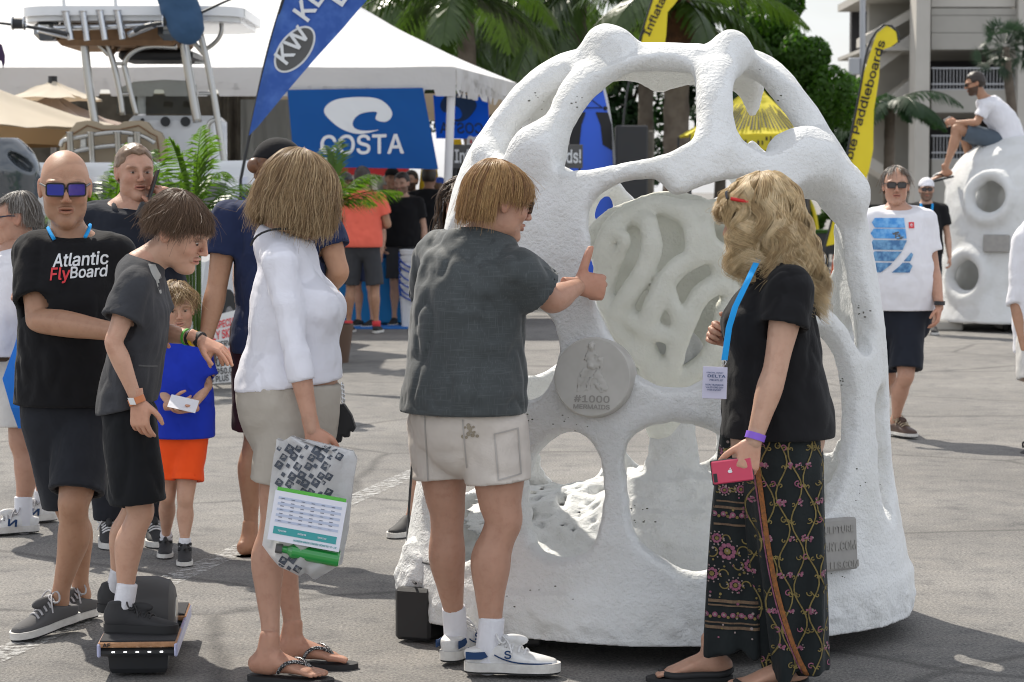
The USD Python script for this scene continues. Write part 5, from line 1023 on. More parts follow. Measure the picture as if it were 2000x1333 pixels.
# ---- trees
def leaf_quads(P, N, size, rng, asp=.5):
    n = len(P); a = rng.normal(size=(n, 3)); u = np.cross(N, a); u /= np.linalg.norm(u, axis=1, keepdims=True) + 1e-9; v = np.cross(N, u); s = size * rng.uniform(.6, 1.3, (n, 1))
    V = np.stack([P - u * s, P + v * s * asp, P + u * s, P - v * s * asp], 1).reshape(-1, 3); i = np.arange(n)[:, None] * 4
    return trimesh.Trimesh(V, np.vstack([np.c_[i, i + 1, i + 2], np.c_[i, i + 2, i + 3]]), process=False)
def leafy(label, px, py, rx, ry, Y, n, size, mat, seed, name='leafy_tree', lumps=26, cat='tree', group=None, trunk=True):
    rng = np.random.default_rng(seed); c = at(px, py, Y); k = mpp(Y); rx, ry = rx * k, ry * k
    t = thing(name, label, cat, (c[0], c[1], 0), group)
    L = rng.normal(size=(lumps, 3)); L /= np.linalg.norm(L, axis=1, keepdims=True); L *= rng.uniform(.35, .95, (lumps, 1)); L = c + L * (rx, rx, ry); r = rng.uniform(.22, .42, lumps) * min(rx, ry)
    w = rng.integers(lumps, size=n); d = rng.normal(size=(n, 3)); d /= np.linalg.norm(d, axis=1, keepdims=True)
    P = L[w] + d * (r[w] * rng.uniform(.55, 1.05, n) ** .5)[:, None]; N = nrm_rows(d + rng.normal(size=(n, 3)) * .6 + (0, 0, .3))
    part(t, 'crown', leaf_quads(P, N, size, rng), mat)
    if trunk:
        b = np.array([c[0], c[1], 0.0]); part(t, 'trunk', tube(curve([b, (b + c) / 2 + (.1, 0, 0), c], 10), np.linspace(.16, .07, 10), 10), 'bark', True)
        for q in L[:6]: part(t, 'limb', tube(curve([(b + 2 * c) / 3, (c + q) / 2 + (0, 0, .1), q], 8), np.linspace(.06, .015, 8), 7), 'bark', True)
    return t
def nrm_rows(a): return a / (np.linalg.norm(a, axis=1, keepdims=True) + 1e-9)
def frond(base, d, L, droop, wid, n=46, rng=None, leaf=.32, ang=.9, twist=0.0):
    """A feather palm leaf: midrib and leaflets."""
    d = nrm(d); P = [np.asarray(base, float)]; dirs = []
    for i in range(n):
        t = i / n; dd = nrm(d + np.array([0, 0, -1]) * droop * t ** 1.6 * 2.2); dirs.append(dd); P.append(P[-1] + dd * L / n)
    P = np.array(P); V, F = [], []
    for i in range(3, n):
        t = i / n; dd = dirs[i]; side = nrm(np.cross(dd, (0, 0, 1.0)) + np.array([0, 0, twist])); ll = leaf * L * (math.sin(math.pi * min(.97, t * .86 + .12)) ** .8) * rng.uniform(.85, 1.1)
        for q in (-1, 1):
            o = nrm(dd * math.cos(ang) + side * q * math.sin(ang) + np.array([0, 0, -.25 - .35 * rng.random()])); m_ = P[i] + o * ll * .5 + np.array([0, 0, -.03 * ll]); e = P[i] + o * ll + np.array([0, 0, -.22 * ll])
            w_ = nrm(np.cross(o, nrm(np.cross(side, dd)))) * wid; b = len(V)
            V += [P[i] - w_ * .5, P[i] + w_ * .5, m_ + w_, m_ - w_, e]; F += [[b, b + 1, b + 2], [b, b + 2, b + 3], [b + 3, b + 2, b + 4]]
    r = tube(P[::3], np.linspace(.022, .005, len(P[::3])) * L / 2.2, 5); return trimesh.util.concatenate([trimesh.Trimesh(V, F, process=False), r])
def palm(label, px, py, Y, L, n, mat, seed, tilt=(-.3, 1.1), trunk_r=.14, droop=.75, name='palm_tree', lean=0.0, wid=.028, leaf=.26, group=None, fibre=False, az=None):
    rng = np.random.default_rng(seed); c = at(px, py, Y); t = thing(name, label, 'palm tree', (c[0] + lean, c[1], 0), group)
    tp = curve([(c[0] + lean, c[1], 0), (c[0] + lean * .4, c[1], c[2] * .5), c], 30); rr = np.linspace(trunk_r * 1.25, trunk_r, 30) * (1 + .06 * np.sin(np.arange(30) * 2.2))
    part(t, 'trunk', tube(tp, rr, 12), 'palm_trunk', True)
    if fibre: part(t, 'boot_fibre', tube([c - (0, 0, 1.1), c - (0, 0, .6), c + (0, 0, .1)], [trunk_r * 1.2, trunk_r * 1.7, trunk_r * 1.3], 12), 'palm_fibre', True)
    for i in range(n):
        a = 2.4 * i + rng.uniform(-.3, .3) if az is None else rng.uniform(*az); e = rng.uniform(*tilt)
        d = np.array([math.cos(a) * math.cos(e), math.sin(a) * math.cos(e), math.sin(e)])
        part(t, 'frond', frond(c, d, L * rng.uniform(.8, 1.1), droop * rng.uniform(.8, 1.2), wid, 44, rng, leaf, twist=rng.uniform(-.3, .3)), mat)
    return t
palm('coconut palm whose long fronds droop over the end of the white tent', 905, -15, 40, 2.6, 16, 'leaf_palm', 1, lean=.4); palm('tall coconut palm with fronds hanging behind the top of the dome sculpture', 1130, -40, 44, 3.0, 18, 'leaf_palm', 2, tilt=(-.7, .9))
palm('coconut palm farthest left above the tent ridge', 765, -30, 46, 2.8, 16, 'leaf_palm', 3, tilt=(-.7, .8)); palm('palm with brown fibrous trunk beside the Inflata flag', 1322, 2, 40, 2.3, 16, 'leaf_palm', 4, trunk_r=.19, tilt=(-.4, 1.0), fibre=True); palm('palm with grey ringed trunk seen through the dome crown opening', 1262, -30, 47, 2.4, 14, 'leaf_palm', 5, trunk_r=.13, tilt=(-.6, .9))
palm('coconut palm between two others behind the tent', 1020, -60, 50, 3.2, 16, 'leaf_palm', 16, tilt=(-.9, .5))
palm('small dark coconut palm before the garage ramp', 1738, 200, 48, 1.45, 15, 'leaf_dark', 6, tilt=(-.35, .7), trunk_r=.10, wid=.02)
leafy('bright green leafy tree between the yellow flag and the dome', 1562, 130, 128, 195, 46, 30000, .062, 'leaf_green', 7)
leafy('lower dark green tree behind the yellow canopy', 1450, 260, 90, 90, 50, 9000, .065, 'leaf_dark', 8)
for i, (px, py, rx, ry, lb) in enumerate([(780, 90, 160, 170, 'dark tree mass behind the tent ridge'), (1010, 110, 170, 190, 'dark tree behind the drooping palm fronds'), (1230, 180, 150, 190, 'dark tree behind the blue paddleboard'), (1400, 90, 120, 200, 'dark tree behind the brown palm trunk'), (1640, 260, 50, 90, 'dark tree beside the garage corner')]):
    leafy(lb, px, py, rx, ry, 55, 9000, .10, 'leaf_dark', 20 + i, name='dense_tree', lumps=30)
hd = leafy('clipped low green hedge seen through the right opening of the dome', 1640, 425, 130, 26, 52, 7000, .05, 'leaf_green', 9, name='hedge', cat='hedge', trunk=False)
# fan palm at the right edge
rng = np.random.default_rng(12); c = at(1962, 92, 50); t = thing('fan_palm', 'round-headed fan palm at the right edge before the garage', 'palm tree', (c[0] + .28, c[1], 0)); part(t, 'trunk', tube([(c[0] + .28, c[1], 0), (c[0] + .24, c[1], c[2] * .6), c], [.12, .10, .10], 12), 'palm_trunk', True)
for i in range(60):
    d = nrm(rng.normal(size=3) + (0, 0, .15)); o = c + d * .12; e = c + d * rng.uniform(.38, .52); u = nrm(np.cross(d, rng.normal(size=3))); v = np.cross(d, u); V, F = [e - d * .03], []
    for a in np.linspace(-1.9, 1.9, 15):
        w_ = nrm(d * math.cos(a * .75) + u * math.sin(a * .75) + v * .1 * rng.normal() + (0, 0, -.2)); p = e + w_ * .26; s_ = nrm(np.cross(w_, v)) * .012; b = len(V); V += [e + w_ * .10 - s_, e + w_ * .10 + s_, p + (0, 0, -.03)]; F += [[0, b, b + 1], [b, b + 2, b + 1]]
    part(t, 'fan_leaf', [trimesh.Trimesh(V, F, process=False), tube([o, e], .008, 4)], 'leaf_fan')
# ---- the big white frame tent
Yt = 28.3; k = mpp(Yt); ze = at(888, 132, Yt)[2]; C1 = np.array([at(888, 132, Yt)[0], Yt, ze]); Y2 = (ze - 1.65) * FPX / (364 - 165.); C2 = np.array([(1008 - 1000) / FPX * Y2, Y2, ze]); AP = at(655, -12, (Yt + Y2) / 2 + .2); C0 = C1 + (-7.5, 0, 0); AL = AP + (-7.5, 0, 0); CB = C2 + (-7.5, 0, 0)
tent = thing('frame_tent', 'large white frame tent with scalloped valance and blue banners hung from it', 'tent', (-3, 30, 0))
def slope(a, b, c, d, n=(40, 14), sag=.10, seed=0):
    u, v = np.meshgrid(np.linspace(0, 1, n[0]), np.linspace(0, 1, n[1]), indexing='ij'); P = ((1 - u) * (1 - v))[..., None] * a + (u * (1 - v))[..., None] * b + (u * v)[..., None] * c + ((1 - u) * v)[..., None] * d
    P[..., 2] -= sag * np.sin(np.pi * v) * (.6 + .4 * np.sin(np.pi * u)) - .05 * (meshkit.fbm(np.stack([u * 7, v * 3, 0 * u + seed], -1), 3, seed) - .5); return sheet(P, .006)
part(tent, 'roof_panel', slope(C0, C1, AP, AL), 'tent_white', True); part(tent, 'roof_panel', slope(C1, C2, AP + (.01, 0, 0), AP, (14, 14)), 'tent_white', True); part(tent, 'roof_panel', slope(C2, CB, AL, AP), 'tent_white', True)
def valance(a, b, h, seed, flut=.03, step=.62):
    L = np.linalg.norm(b - a); d = (b - a) / L; nv = int(L / step); pg = sg.box(0, -h, L, 0)
    for i in range(nv + 1):
        x = L - .30 - i * step; pg = pg.difference(sg.Polygon([(x - .075, -h - .01), (x - .05, -h + .075), (x + .05, -h + .075), (x + .075, -h - .01)]))
    m = subdiv(extrude(pg, .005, (1, 0, 0), (0, 1, 0), (0, 0, 0)), .09); v = m.vertices; w = flut * (meshkit.fbm(np.c_[v[:, 0] * 3, v[:, 1] * 2, 0 * v[:, 0] + seed], 3, seed) - .5) * np.clip(-v[:, 1] / h, 0, 1) * 2; nn = np.array([d[1], -d[0], 0])
    m.vertices = a + v[:, :1] * d + np.c_[0 * w, 0 * w, v[:, 1]] + (w + v[:, 2] + .012)[:, None] * nn; return m
part(tent, 'valance', valance(C0, C1 + (.012, 0, 0), .33, 2), 'valance_white'); part(tent, 'valance', valance(C1 + (0, .014, 0), C2, .33, 3, .14, .34), 'valance_white')
part(tent, 'back_valance', valance(CB + (0, .3, -.12), C2 + (0, .3, -.12), .36, 4), 'tent_beige')
for p, q in ((C1 + (-.03, .06, 0), at(864, 600, Yt + .06) * (1, 1, 0)), (C2 + (-.05, -.05, 0), (C2 + (-.05, -.05, 0)) * (1, 1, 0)), (C1 + (-3.6, .06, 0), (C1 + (-3.6, .06, 0)) * (1, 1, 0))): part(tent, 'pole', tube([q, p - (0, 0, .02)], .048, 12), 'pole_white', True)
part(tent, 'side_curtain', cloth(at(425, 400, 32.5) * (1, 1, 0), at(500, 400, 32.5) * (1, 1, 0), at(500, 185, 32.5), at(425, 185, 32.5), .25, (40, 8), 1, freq=(14, .6)), 'curtain', True)
part(tent, 'side_curtain', cloth(at(470, 400, 32.2) * (1, 1, 0), at(572, 400, 32.2) * (1, 1, 0), at(572, 195, 32.2), at(470, 195, 32.2), .15, (40, 8), 2, freq=(9, .6)), 'curtain_grey', True)
part(tent, 'side_curtain', cloth(at(-60, 400, 32.8) * (1, 1, 0), at(425, 400, 32.8) * (1, 1, 0), at(425, 185, 32.8), at(-60, 185, 32.8), .3, (60, 8), 3, freq=(20, .6)), 'curtain', True)
# banners
def banner(name, label, cs, mat, amp=.05, seed=1, Y=None):
    t = thing(name, label, 'banner', (cs[0] + cs[1]) / 2); p = part(t, 'cloth', cloth(*cs, amp, (40, 20), seed, freq=(4, 1.5)), mat, True); return t, p
Bc = [at(x, y, Yt - .05) for x, y in ((575, 326), (856, 331), (826, 172), (561, 176))]
bt, bp = banner('brand_banner', 'large blue COSTA banner hanging at the front of the white tent', Bc, 'banner_blue')
def on_banner(P2, mat, name):                              # photo pixels -> the banner's unit square
    A = [np.array([575, 326.]), np.array([856, 331.]), np.array([826, 172.]), np.array([561, 176.])]
    m = P2.copy(); xy = m.vertices[:, :2].copy(); uv = np.full_like(xy, .5)
    for _ in range(12):
        u, v = uv.T[:, :, None] if False else (uv[:, :1], uv[:, 1:]); f = (1 - u) * (1 - v) * A[0] + u * (1 - v) * A[1] + u * v * A[2] + (1 - u) * v * A[3] - xy
        fu = (1 - v) * (A[1] - A[0]) + v * (A[2] - A[3]); fv = (1 - u) * (A[3] - A[0]) + u * (A[2] - A[1]); det = fu[:, 0] * fv[:, 1] - fu[:, 1] * fv[:, 0]
        uv = uv - np.c_[(f[:, 0] * fv[:, 1] - f[:, 1] * fv[:, 0]) / det, (fu[:, 0] * f[:, 1] - fu[:, 1] * f[:, 0]) / det]
    m.vertices = np.c_[uv, m.vertices[:, 2]]; part(bt, name, warp(m, *Bc, .05, .008, 1, None, (4, 1.5)), mat, under=bp)
wv = curve2(np.array([(633, 216), (643, 202), (672, 192), (708, 190), (742, 195), (760, 209), (766, 226), (757, 237), (744, 238), (733, 231), (737, 221), (722, 219), (704, 223), (692, 233), (689, 245), (700, 254), (740, 254), (714, 261), (688, 260), (662, 249), (645, 235)], float))
on_banner(subdiv(flat2(sg.Polygon(wv).buffer(0)), 12), 'print_white', 'wave_emblem')
tm = text_fit('COSTA', 163, 36, .001); tm = subdiv(tm, 12); v = tm.vertices; v[:, 1] = 302 - v[:, 1] - .02 * (v[:, 0]) ; v[:, 0] += 626; tm.vertices = v; tm.faces = tm.faces[:, ::-1]; on_banner(tm, 'print_white', 'lettering')
Bd = [at(x, y, Y2 - .6) for x, y in ((852, 271), (957, 272), (953, 190), (846, 186))]
bt2, bp2 = banner('brand_banner', 'back-lit blue banner with mirrored COSTA lettering beside the tent pole', Bd, 'banner_back', .03, 3)
tm = text_fit('COSTA', .80, .24, .001); tm.vertices = tm.vertices * (-1, 1, 1) + (.88, .13, 0); part(bt2, 'lettering', warp(tm, *Bd, .03, .012, 3, .06, (4, 1.5)), 'print_navy', under=bp2)
w2 = affinity.scale(affinity.translate(sg.Polygon(wv).buffer(0), -700, -226), -1 / 200., -1 / 110., origin=(0, 0)); part(bt2, 'wave_emblem', warp(flat2(affinity.translate(w2, .45, .72)), *Bd, .03, .012, 3, .06, (4, 1.5)), 'print_navy', under=bp2)
# ---- under the tent: table, mat, boards, sign
tb = thing('draped_table', 'table with a bright blue cloth under the tent behind the coral shirt man', 'table', at(735, 600, 29.4) * (1, 1, 0)); part(tb, 'table_cloth', box(at(735, 600, 29.5) * (1, 1, 0) + (0, 0, .42), (1.0, .7, .80), bev=.02), 'table_blue'); part(tb, 'tabletop', box(at(735, 600, 29.5) * (1, 1, 0) + (0, 0, .84), (1.04, .74, .03)), 'table_blue')
solo('floor_mat', box(at(735, 640, 28.6) * (1, 1, 0) + (0, 0, .012), (.75, .5, .02)), 'mat_blue', 'blue mat on the asphalt under the coral shirt man', 'mat')
def board(label, px, py, w, top, bot, Y, mat, rim, lean=0.0, pads=None, cat='paddleboard', group=None):
    k = mpp(Y); c = at(px, py, Y); W, zt, zb = w * k / 2, at(px, top, Y)[2], max(.05, at(px, bot, Y)[2]); L = zt - zb; y = np.linspace(0, 1, 26); half = W * np.clip(np.sin(np.pi * (y * .93 + .035)), 0, 1) ** .42
    pg = sg.Polygon(np.vstack([np.c_[half, zb + y * L], np.c_[-half[::-1], zb + y[::-1] * L]])); t = thing('paddleboard', label, cat, (c[0], c[1], 0), group)
    def pl(p, th, o): return extrude(p, th, (1, 0, 0), (0, lean, 1), (c[0], c[1] + o, 0))
    part(t, 'hull', pl(pg, .12, .12), rim); part(t, 'deck', pl(pg.buffer(-.035), .02, -.004), mat)
    return t, pl, W, zt, zb, c
t, pl, W, zt, zb, c = board('bright blue inflatable paddleboard standing upright seen through the dome crown', 1155, 300, 98, 152, 640, 31, 'board_blue', 'sign_white')
kb = mpp(31)
def bpx(pts): return sg.Polygon([((x - 1155) * kb, at(1155, y, 31)[2]) for x, y in pts]).buffer(.01)
for p in (((1113, 285), (1112, 245), (1120, 222), (1142, 221), (1134, 245), (1130, 285)), ((1165, 221), (1186, 222), (1193, 245), (1194, 292), (1178, 282), (1174, 245))): part(t, 'deck_pad', pl(bpx(p), .006, -.028), 'print_black')
for a, b in (((1132, 178), (1176, 211)), ((1172, 176), (1128, 211)), ((1132, 178), (1172, 176)), ((1128, 211), (1176, 211))):
    pa, pb = [np.array([c[0] + (x - 1155) * kb, c[1] - .03, at(1155, y, 31)[2]]) for x, y in (a, b)]; part(t, 'bungee', tube([pa, pb], .006, 5), 'print_black')
for x, y in ((1132, 178), (1172, 176), (1128, 211), (1182, 212)): part(t, 'ring', trimesh.creation.icosphere(1, .028, ).apply_translation((c[0] + (x - 1155) * kb, c[1] - .03, at(1155, y, 31)[2])), 'print_black')
t, pl, W, zt, zb, c = board('yellow and black paddleboard standing right of the tent pole', 892, 350, 40, 272, 650, 31.4, 'board_yellow', 'board_yellow')
for y0, y1 in ((290, 345), (375, 420)): part(t, 'deck_pad', pl(sg.box(-W * .5, at(890, y1, 31.4)[2], W * .35, at(890, y0, 31.4)[2]), .006, -.028), 'print_black')
t, pl, W, zt, zb, c = board('yellow paddleboard behind the men under the tent', 838, 350, 46, 300, 650, 31.6, 'board_yellow', 'board_yellow'); part(t, 'stripe', pl(sg.box(-W * .2, at(838, 420, 31.6)[2], W * .1, at(838, 310, 31.6)[2]), .006, -.028), 'print_black')
t, pl, W, zt, zb, c = board('red paddleboard with white lettering beside the yellow boards', 922, 350, 36, 268, 650, 31.2, 'board_red', 'sign_white'); part(t, 'lettering', place(text_fit('AIR', .42, .13), (0, 0, 1), (-1, 0, 0), (c[0] + .07, c[1] - .03, at(922, 330, 31.2)[2])), 'print_white')
t, pl, W, zt, zb, c = board('pale blue and white paddleboard behind the blue one', 1092, 300, 40, 250, 640, 31.5, 'handle_blue', 'sign_white')
rb = thing('red_white_banner', 'red and white lettered banner at the back of the tent', 'banner', at(725, 364, 33)); part(rb, 'panel', box(at(722, 390, 33), (1.05, .02, .95)), 'sign_white'); part(rb, 'lettering', place(text_fit('al', .62, .55), (1, 0, 0), (0, 0, 1), at(680, 425, 32.97)), 'print_red'); part(rb, 'stripe', box(at(722, 335, 32.98), (1.05, .02, .1)), 'print_red')
sgn = thing('hanging_sign', 'black Inflatable Paddleboards! sign partly hidden behind the dome', 'sign', at(1010, 306, 29.4)); sp = part(sgn, 'panel', box(at(1011, 306, 29.4), (254 * mpp(29.4), .03, 46 * mpp(29.4)), bev=.004), 'print_grey'); part(sgn, 'lettering', place(text_fit('Inflatable Paddleboards!', 246 * mpp(29.4), 25 * mpp(29.4)), (1, 0, 0), (0, 0, 1), at(888, 318, 29.38)), 'print_white', under=sp)
for x in (890, 1132): part(sgn, 'post', tube([at(x, 330, 29.45) * (1, 1, 0), at(x, 290, 29.45)], .015, 8), 'black_plastic')
sk = thing('speaker_stack', 'dark boxes stacked beside the blue paddleboard', 'boxes', at(1235, 400, 31) * (1, 1, 0)); part(sk, 'box', box((at(1233, 280, 31)[0], 31, at(1233, 300, 31)[2] - .95), (.40, .4, 2.6), bev=.02), 'black_plastic'); part(sk, 'box', box((at(1262, 285, 31)[0], 31.1, at(1262, 290, 31)[2] - 1.0), (.20, .3, 2.45), bev=.02), 'curtain')
# buckets
bg = 'white buckets nested in a stack under the tent'; cb = at(806, 640, 28.6) * (1, 1, 0)
bz = [0, .36, .43, .50, .60, .68, .76]
bl_ = ['bottom white bucket standing on the asphalt by the tent pole', 'second white bucket from the bottom with blue handle', 'third white bucket from the bottom of the stack', 'middle white bucket of the nested stack', 'third white bucket from the top of the stack', 'second white bucket from the top, blue handle hanging', 'topmost white bucket of the stack']
for i, z in enumerate(bz):
    t = thing('bucket', bl_[i], 'bucket', cb + (0, 0, z)); h_ = .37 if i == 0 else .155
    part(t, 'pail', rings(cb + (0, 0, z + (.0 if i == 0 else .0)), [(0, 0), (.125, 0), (.125 + .02 * h_ / .37, h_ - .05), (.152, h_ - .05), (.152, h_ - .04), (.146, h_ - .04), (.147, h_ - .02), (.153, h_ - .02), (.153, h_), (.140, h_), (.130, .02), (0, .02)], 28), 'pail_white', 30)
    if i: part(t, 'handle', tube(curve([cb + (-.152, -.01, z + h_ - .03), cb + (-.14, -.06, z + h_ - .11), cb + (-.05, -.16, z + h_ - .19 + .02 * (i % 2)), cb + (.06, -.16, z + h_ - .22)], 12), .009, 6), 'handle_blue', True)
# ---- feather flags
def flag(name, label, outline, pole, Y, mat, texts, amp=.10, seed=1, emblem=None):
    F = lambda p: at(p[0], p[1], Y); t = thing(name, label, 'flag', F(pole[0]) * (1, 1, 0))
    pp = curve(np.array([F(p) for p in pole]), 30); pp = np.vstack([(pp[0] + (pp[0] - pp[1]) * 0) * (1, 1, 0), pp]); part(t, 'pole', tube(pp, .014, 8), 'black_plastic', True)
    wob = lambda P: P + np.array([0, 1, 0]) * (amp * (meshkit.fbm(np.c_[P[:, 0] * 2.2 + P[:, 2] * .8, P[:, 2] * .9, 0 * P[:, 0] + seed], 3, seed) - .5))[:, None]
    m = subdiv(extrude(sg.Polygon(outline).buffer(0), 1.0, (1, 0, 0), (0, 1, 0), (0, 0, 0)), 22)
    def lift(m, o, th): m = m.copy(); v = m.vertices; P = np.array([F(p) for p in v[:, :2]]); P = wob(P); P[:, 1] += np.where(v[:, 2] > v[:, 2].mean(), -o - th, -o); m.vertices = P; return m
    cl = part(t, 'cloth', lift(m, 0, .004), mat, 40)
    for s, x, y, ang, w, hh, mt in texts:
        q = text_fit(s, w, hh, 1.0); a = math.radians(ang); u = np.array([math.cos(a), -math.sin(a)]); vv = np.array([-math.sin(a), -math.cos(a)]); v = q.vertices.copy(); q.vertices = np.c_[x + v[:, 0] * u[0] + v[:, 1] * vv[0], y + v[:, 0] * u[1] + v[:, 1] * vv[1], v[:, 2]]; q.faces = q.faces[:, ::-1]; part(t, 'lettering', lift(subdiv(q, 14), .018, .003), mt, under=cl)
    if emblem is not None:
        for j, (pg, mt) in enumerate(emblem): part(t, 'emblem', lift(subdiv(extrude(pg, 1.0, (1, 0, 0), (0, 1, 0), (0, 0, 0)), 14), .006 + .004 * j, .002), mt, under=cl)
    return t
ov = affinity.rotate(affinity.scale(sg.Point(576, 97).buffer(1, 32), 53, 30), -52)
flag('feather_flag', 'blue feather flag with KW oval leaning over the boat bow', [(487, 266), (503, 192), (529, 82), (552, 0), (585, -90), (640, -150), (720, -120), (745, -40), (716, 2), (668, 58), (610, 122), (552, 190), (505, 248)], [(470, 352), (488, 262), (503, 190), (529, 80), (553, 0), (590, -95), (650, -150)], 21, 'flag_blue',
     [('KW', 560, 128, 52, 76, 31, 'print_white'), ('KENNEDY', 601, 44, 54, 250, 36, 'print_white'), ('BOATS', 668, 14, 56, 205, 42, 'print_white')], .12, 2, [(ov, 'print_white'), (ov.buffer(-4), 'print_grey')])
flag('feather_flag', 'yellow feather flag lettered Paddleboards in front of the garage', [(1612, 482), (1650, 330), (1668, 245), (1688, 140), (1712, 66), (1732, 50), (1750, 62), (1753, 82), (1740, 92), (1719, 100), (1717, 150), (1707, 215), (1706, 292), (1698, 332), (1668, 420), (1652, 455), (1628, 478)], [(1606, 500), (1648, 330), (1666, 245), (1686, 138), (1710, 64), (1731, 48), (1751, 60), (1755, 84)], 30, 'flag_yellow', [('Inflatable Paddleboards', 1640, 400, 74.5, 330, 15, 'print_black')], .10, 5)
flag('feather_flag', 'yellow feather flag lettered Inflatable rising behind the dome top', [(1252, 112), (1246, 116), (1262, 40), (1286, -30), (1330, -60), (1345, -30), (1318, 8), (1304, 24), (1301, 70), (1296, 104), (1275, 118)], [(1236, 400), (1238, 120), (1258, 50), (1284, -32)], 33, 'flag_yellow', [('Inflatable', 1268, 72, 66, 118, 14, 'print_black')], .06, 6)
flag('feather_flag', 'dark purple flag tip at the left edge', [(-60, 60), (-20, 75), (4, 88), (10, 108), (10, 122), (6, 135), (3, 120), (-30, 110)], [(-70, 400), (-66, 200), (-60, 58)], 22, 'flag_purple', [], .05, 7)
# yellow and black pop-up canopy behind
cn = thing('popup_canopy', 'yellow and black striped pop-up canopy behind the dome', 'canopy', at(1480, 364, 36) * (1, 1, 0)); ap = at(1478, 165, 37.2); zc = at(1400, 262, 36)[2]; cs = [np.array([x, y, zc]) for x, y in ((at(1350, 0, 36)[0], 36), (at(1578, 0, 36)[0], 36), (at(1578, 0, 36)[0] + .1, 38.6), (at(1350, 0, 36)[0], 38.6))]
for i in range(4): a, b = cs[i], cs[(i + 1) % 4]; part(cn, 'roof_panel', slope(a, b, ap + (.01, 0, 0), ap, (10, 8), .04, i), 'flag_yellow', True)
part(cn, 'valance', box(((cs[0] + cs[1]) / 2) - (0, .02, .12), (cs[1][0] - cs[0][0], .01, .24)), 'flag_yellow'); rng = np.random.default_rng(4)
for i in range(26):
    u0 = .04 + i * .036; w_ = rng.uniform(.012, .022); v0, v1 = rng.uniform(.05, .15), rng.uniform(.35, .62); f = lambda u, v: (cs[0] * (1 - u) + cs[1] * u) * (1 - v) + ap * v + (0, -.02, .02 - .035 * math.sin(math.pi * v)); part(cn, 'stripe', sheet(np.array([[f(u0, v), f(u0 + w_, v)] for v in np.linspace(v0, min(v1, .8), 4)])[:, ::-1], .003), 'print_black')
    part(cn, 'stripe', box((cs[0] * (1 - u0) + cs[1] * u0) + (0, -.03, -rng.uniform(.06, .2)), (w_ * 1.6, .006, rng.uniform(.04, .1))), 'print_black')
for q in cs: part(cn, 'leg', tube([q * (1, 1, 0), q], .02, 6), 'black_plastic')
# cone, yellow barrier
cp = at(1637, 560, 43) * (1, 1, 0); co = thing('traffic_cone', 'orange traffic cone seen through the right opening of the dome', 'traffic cone', cp); part(co, 'cone', rings(cp, [(.0, .03), (.15, .03), (.03, .78), (0, .78)], 20), 'cone_orange', 40); part(co, 'foot', box(cp + (0, 0, .015), (.38, .38, .03)), 'cone_orange')
bp_ = at(1570, 420, 46) * (1, 1, 0); yb = thing('yellow_barrier', 'yellow tubular barrier before the hedge', 'barrier', bp_); zt_ = at(1570, 385, 46)[2]; part(yb, 'frame', tube(curve([bp_ + (.12, 0, 0), bp_ + (.12, 0, zt_ - .1), bp_ + (.05, 0, zt_), bp_ + (-.5, 0, zt_)], 20), .035, 8), 'flag_yellow', True); part(yb, 'crossbar', tube([bp_ + (.12, 0, zt_ * .6), bp_ + (-.5, 0, zt_ * .6)], .03, 8), 'flag_yellow')
dk = thing('display_table', 'dark display table with green top beyond the dome', 'table', at(1590, 480, 40) * (1, 1, 0)); zt_ = at(1590, 452, 40)[2]; part(dk, 'tabletop', box((at(1590, 452, 40)[0], 40, zt_), (.9, .6, .05)), 'leaf_green'); part(dk, 'body', box((at(1590, 452, 40)[0], 40, zt_ - .2), (.86, .56, .34)), 'black_plastic'); [part(dk, 'leg', tube([(at(x, 0, 40)[0], 40, 0), (at(x, 0, 40)[0], 40, zt_ - .3)], .03, 6), 'black_plastic') for x in (1560, 1620)]
# ---------------------------------------------------------------- boat, truck, umbrellas, potted palms, price board, second sculpture
YB = 24.0; kB = mpp(YB)
def B_(x, y, dy=0.0): return at(x, y, YB + dy)
boat = thing('center_console_boat', 'white centre console boat with aluminium T-top and rod holders before the tent', 'boat', at(260, 364, YB + .5) * (1, 1, 0))
def slab(x0, x1, y_, Y0, Y1, th, r=.35, z=None):
    a, b = at(x0, y_, Y0)[0], at(x1, y_, Y0)[0]; z = at(260, y_, Y0)[2] if z is None else z
    return extrude(sg.box(a, Y0, b, Y1).buffer(-r).buffer(r, 16), th, (1, 0, 0), (0, 1, 0), (0, 0, z))
zt = B_(260, 30)[2]
top_ = slab(30, 470, 30, YB, YB + 2.3, .09, .42); part(boat, 'hardtop', top_, 'gel_white', 30); part(boat, 'hardtop_lip', slab(38, 462, 30, YB + .05, YB + 2.25, .05, .4, zt - .05), 'gel_white', 30)
part(boat, 'overhead_box', box(((B_(95, 0)[0] + B_(335, 0)[0]) / 2, YB + 1.0, zt - .16), (240 * kB, 1.3, .22), bev=.05), 'wood_brown'); part(boat, 'overhead_panel', box(((B_(205, 0)[0] + B_(350, 0)[0]) / 2, YB + 1.3, zt - .34), (150 * kB, .9, .10), bev=.03), 'black_plastic')
for x0, x1 in ((55, 105), (300, 345)): p = part(boat, 'speaker_pod', box(((B_(x0, 0)[0] + B_(x1, 0)[0]) / 2, YB + .35, zt - .13), ((x1 - x0) * kB, .3, .20), bev=.06), 'cowl_black'); part(boat, 'pod_light', box(((B_(x0, 0)[0] + B_(x1, 0)[0]) / 2, YB + .19, zt - .10), (.10, .02, .05), bev=.015), 'alu', under=p)
P_ = lambda *pts: curve(np.array([B_(*p) for p in pts]), 24)
part(boat, 'rocket_rail', tube(P_((105, 55, .1), (220, 52, .1), (330, 46, .1)), .03, 10), 'chrome', True)
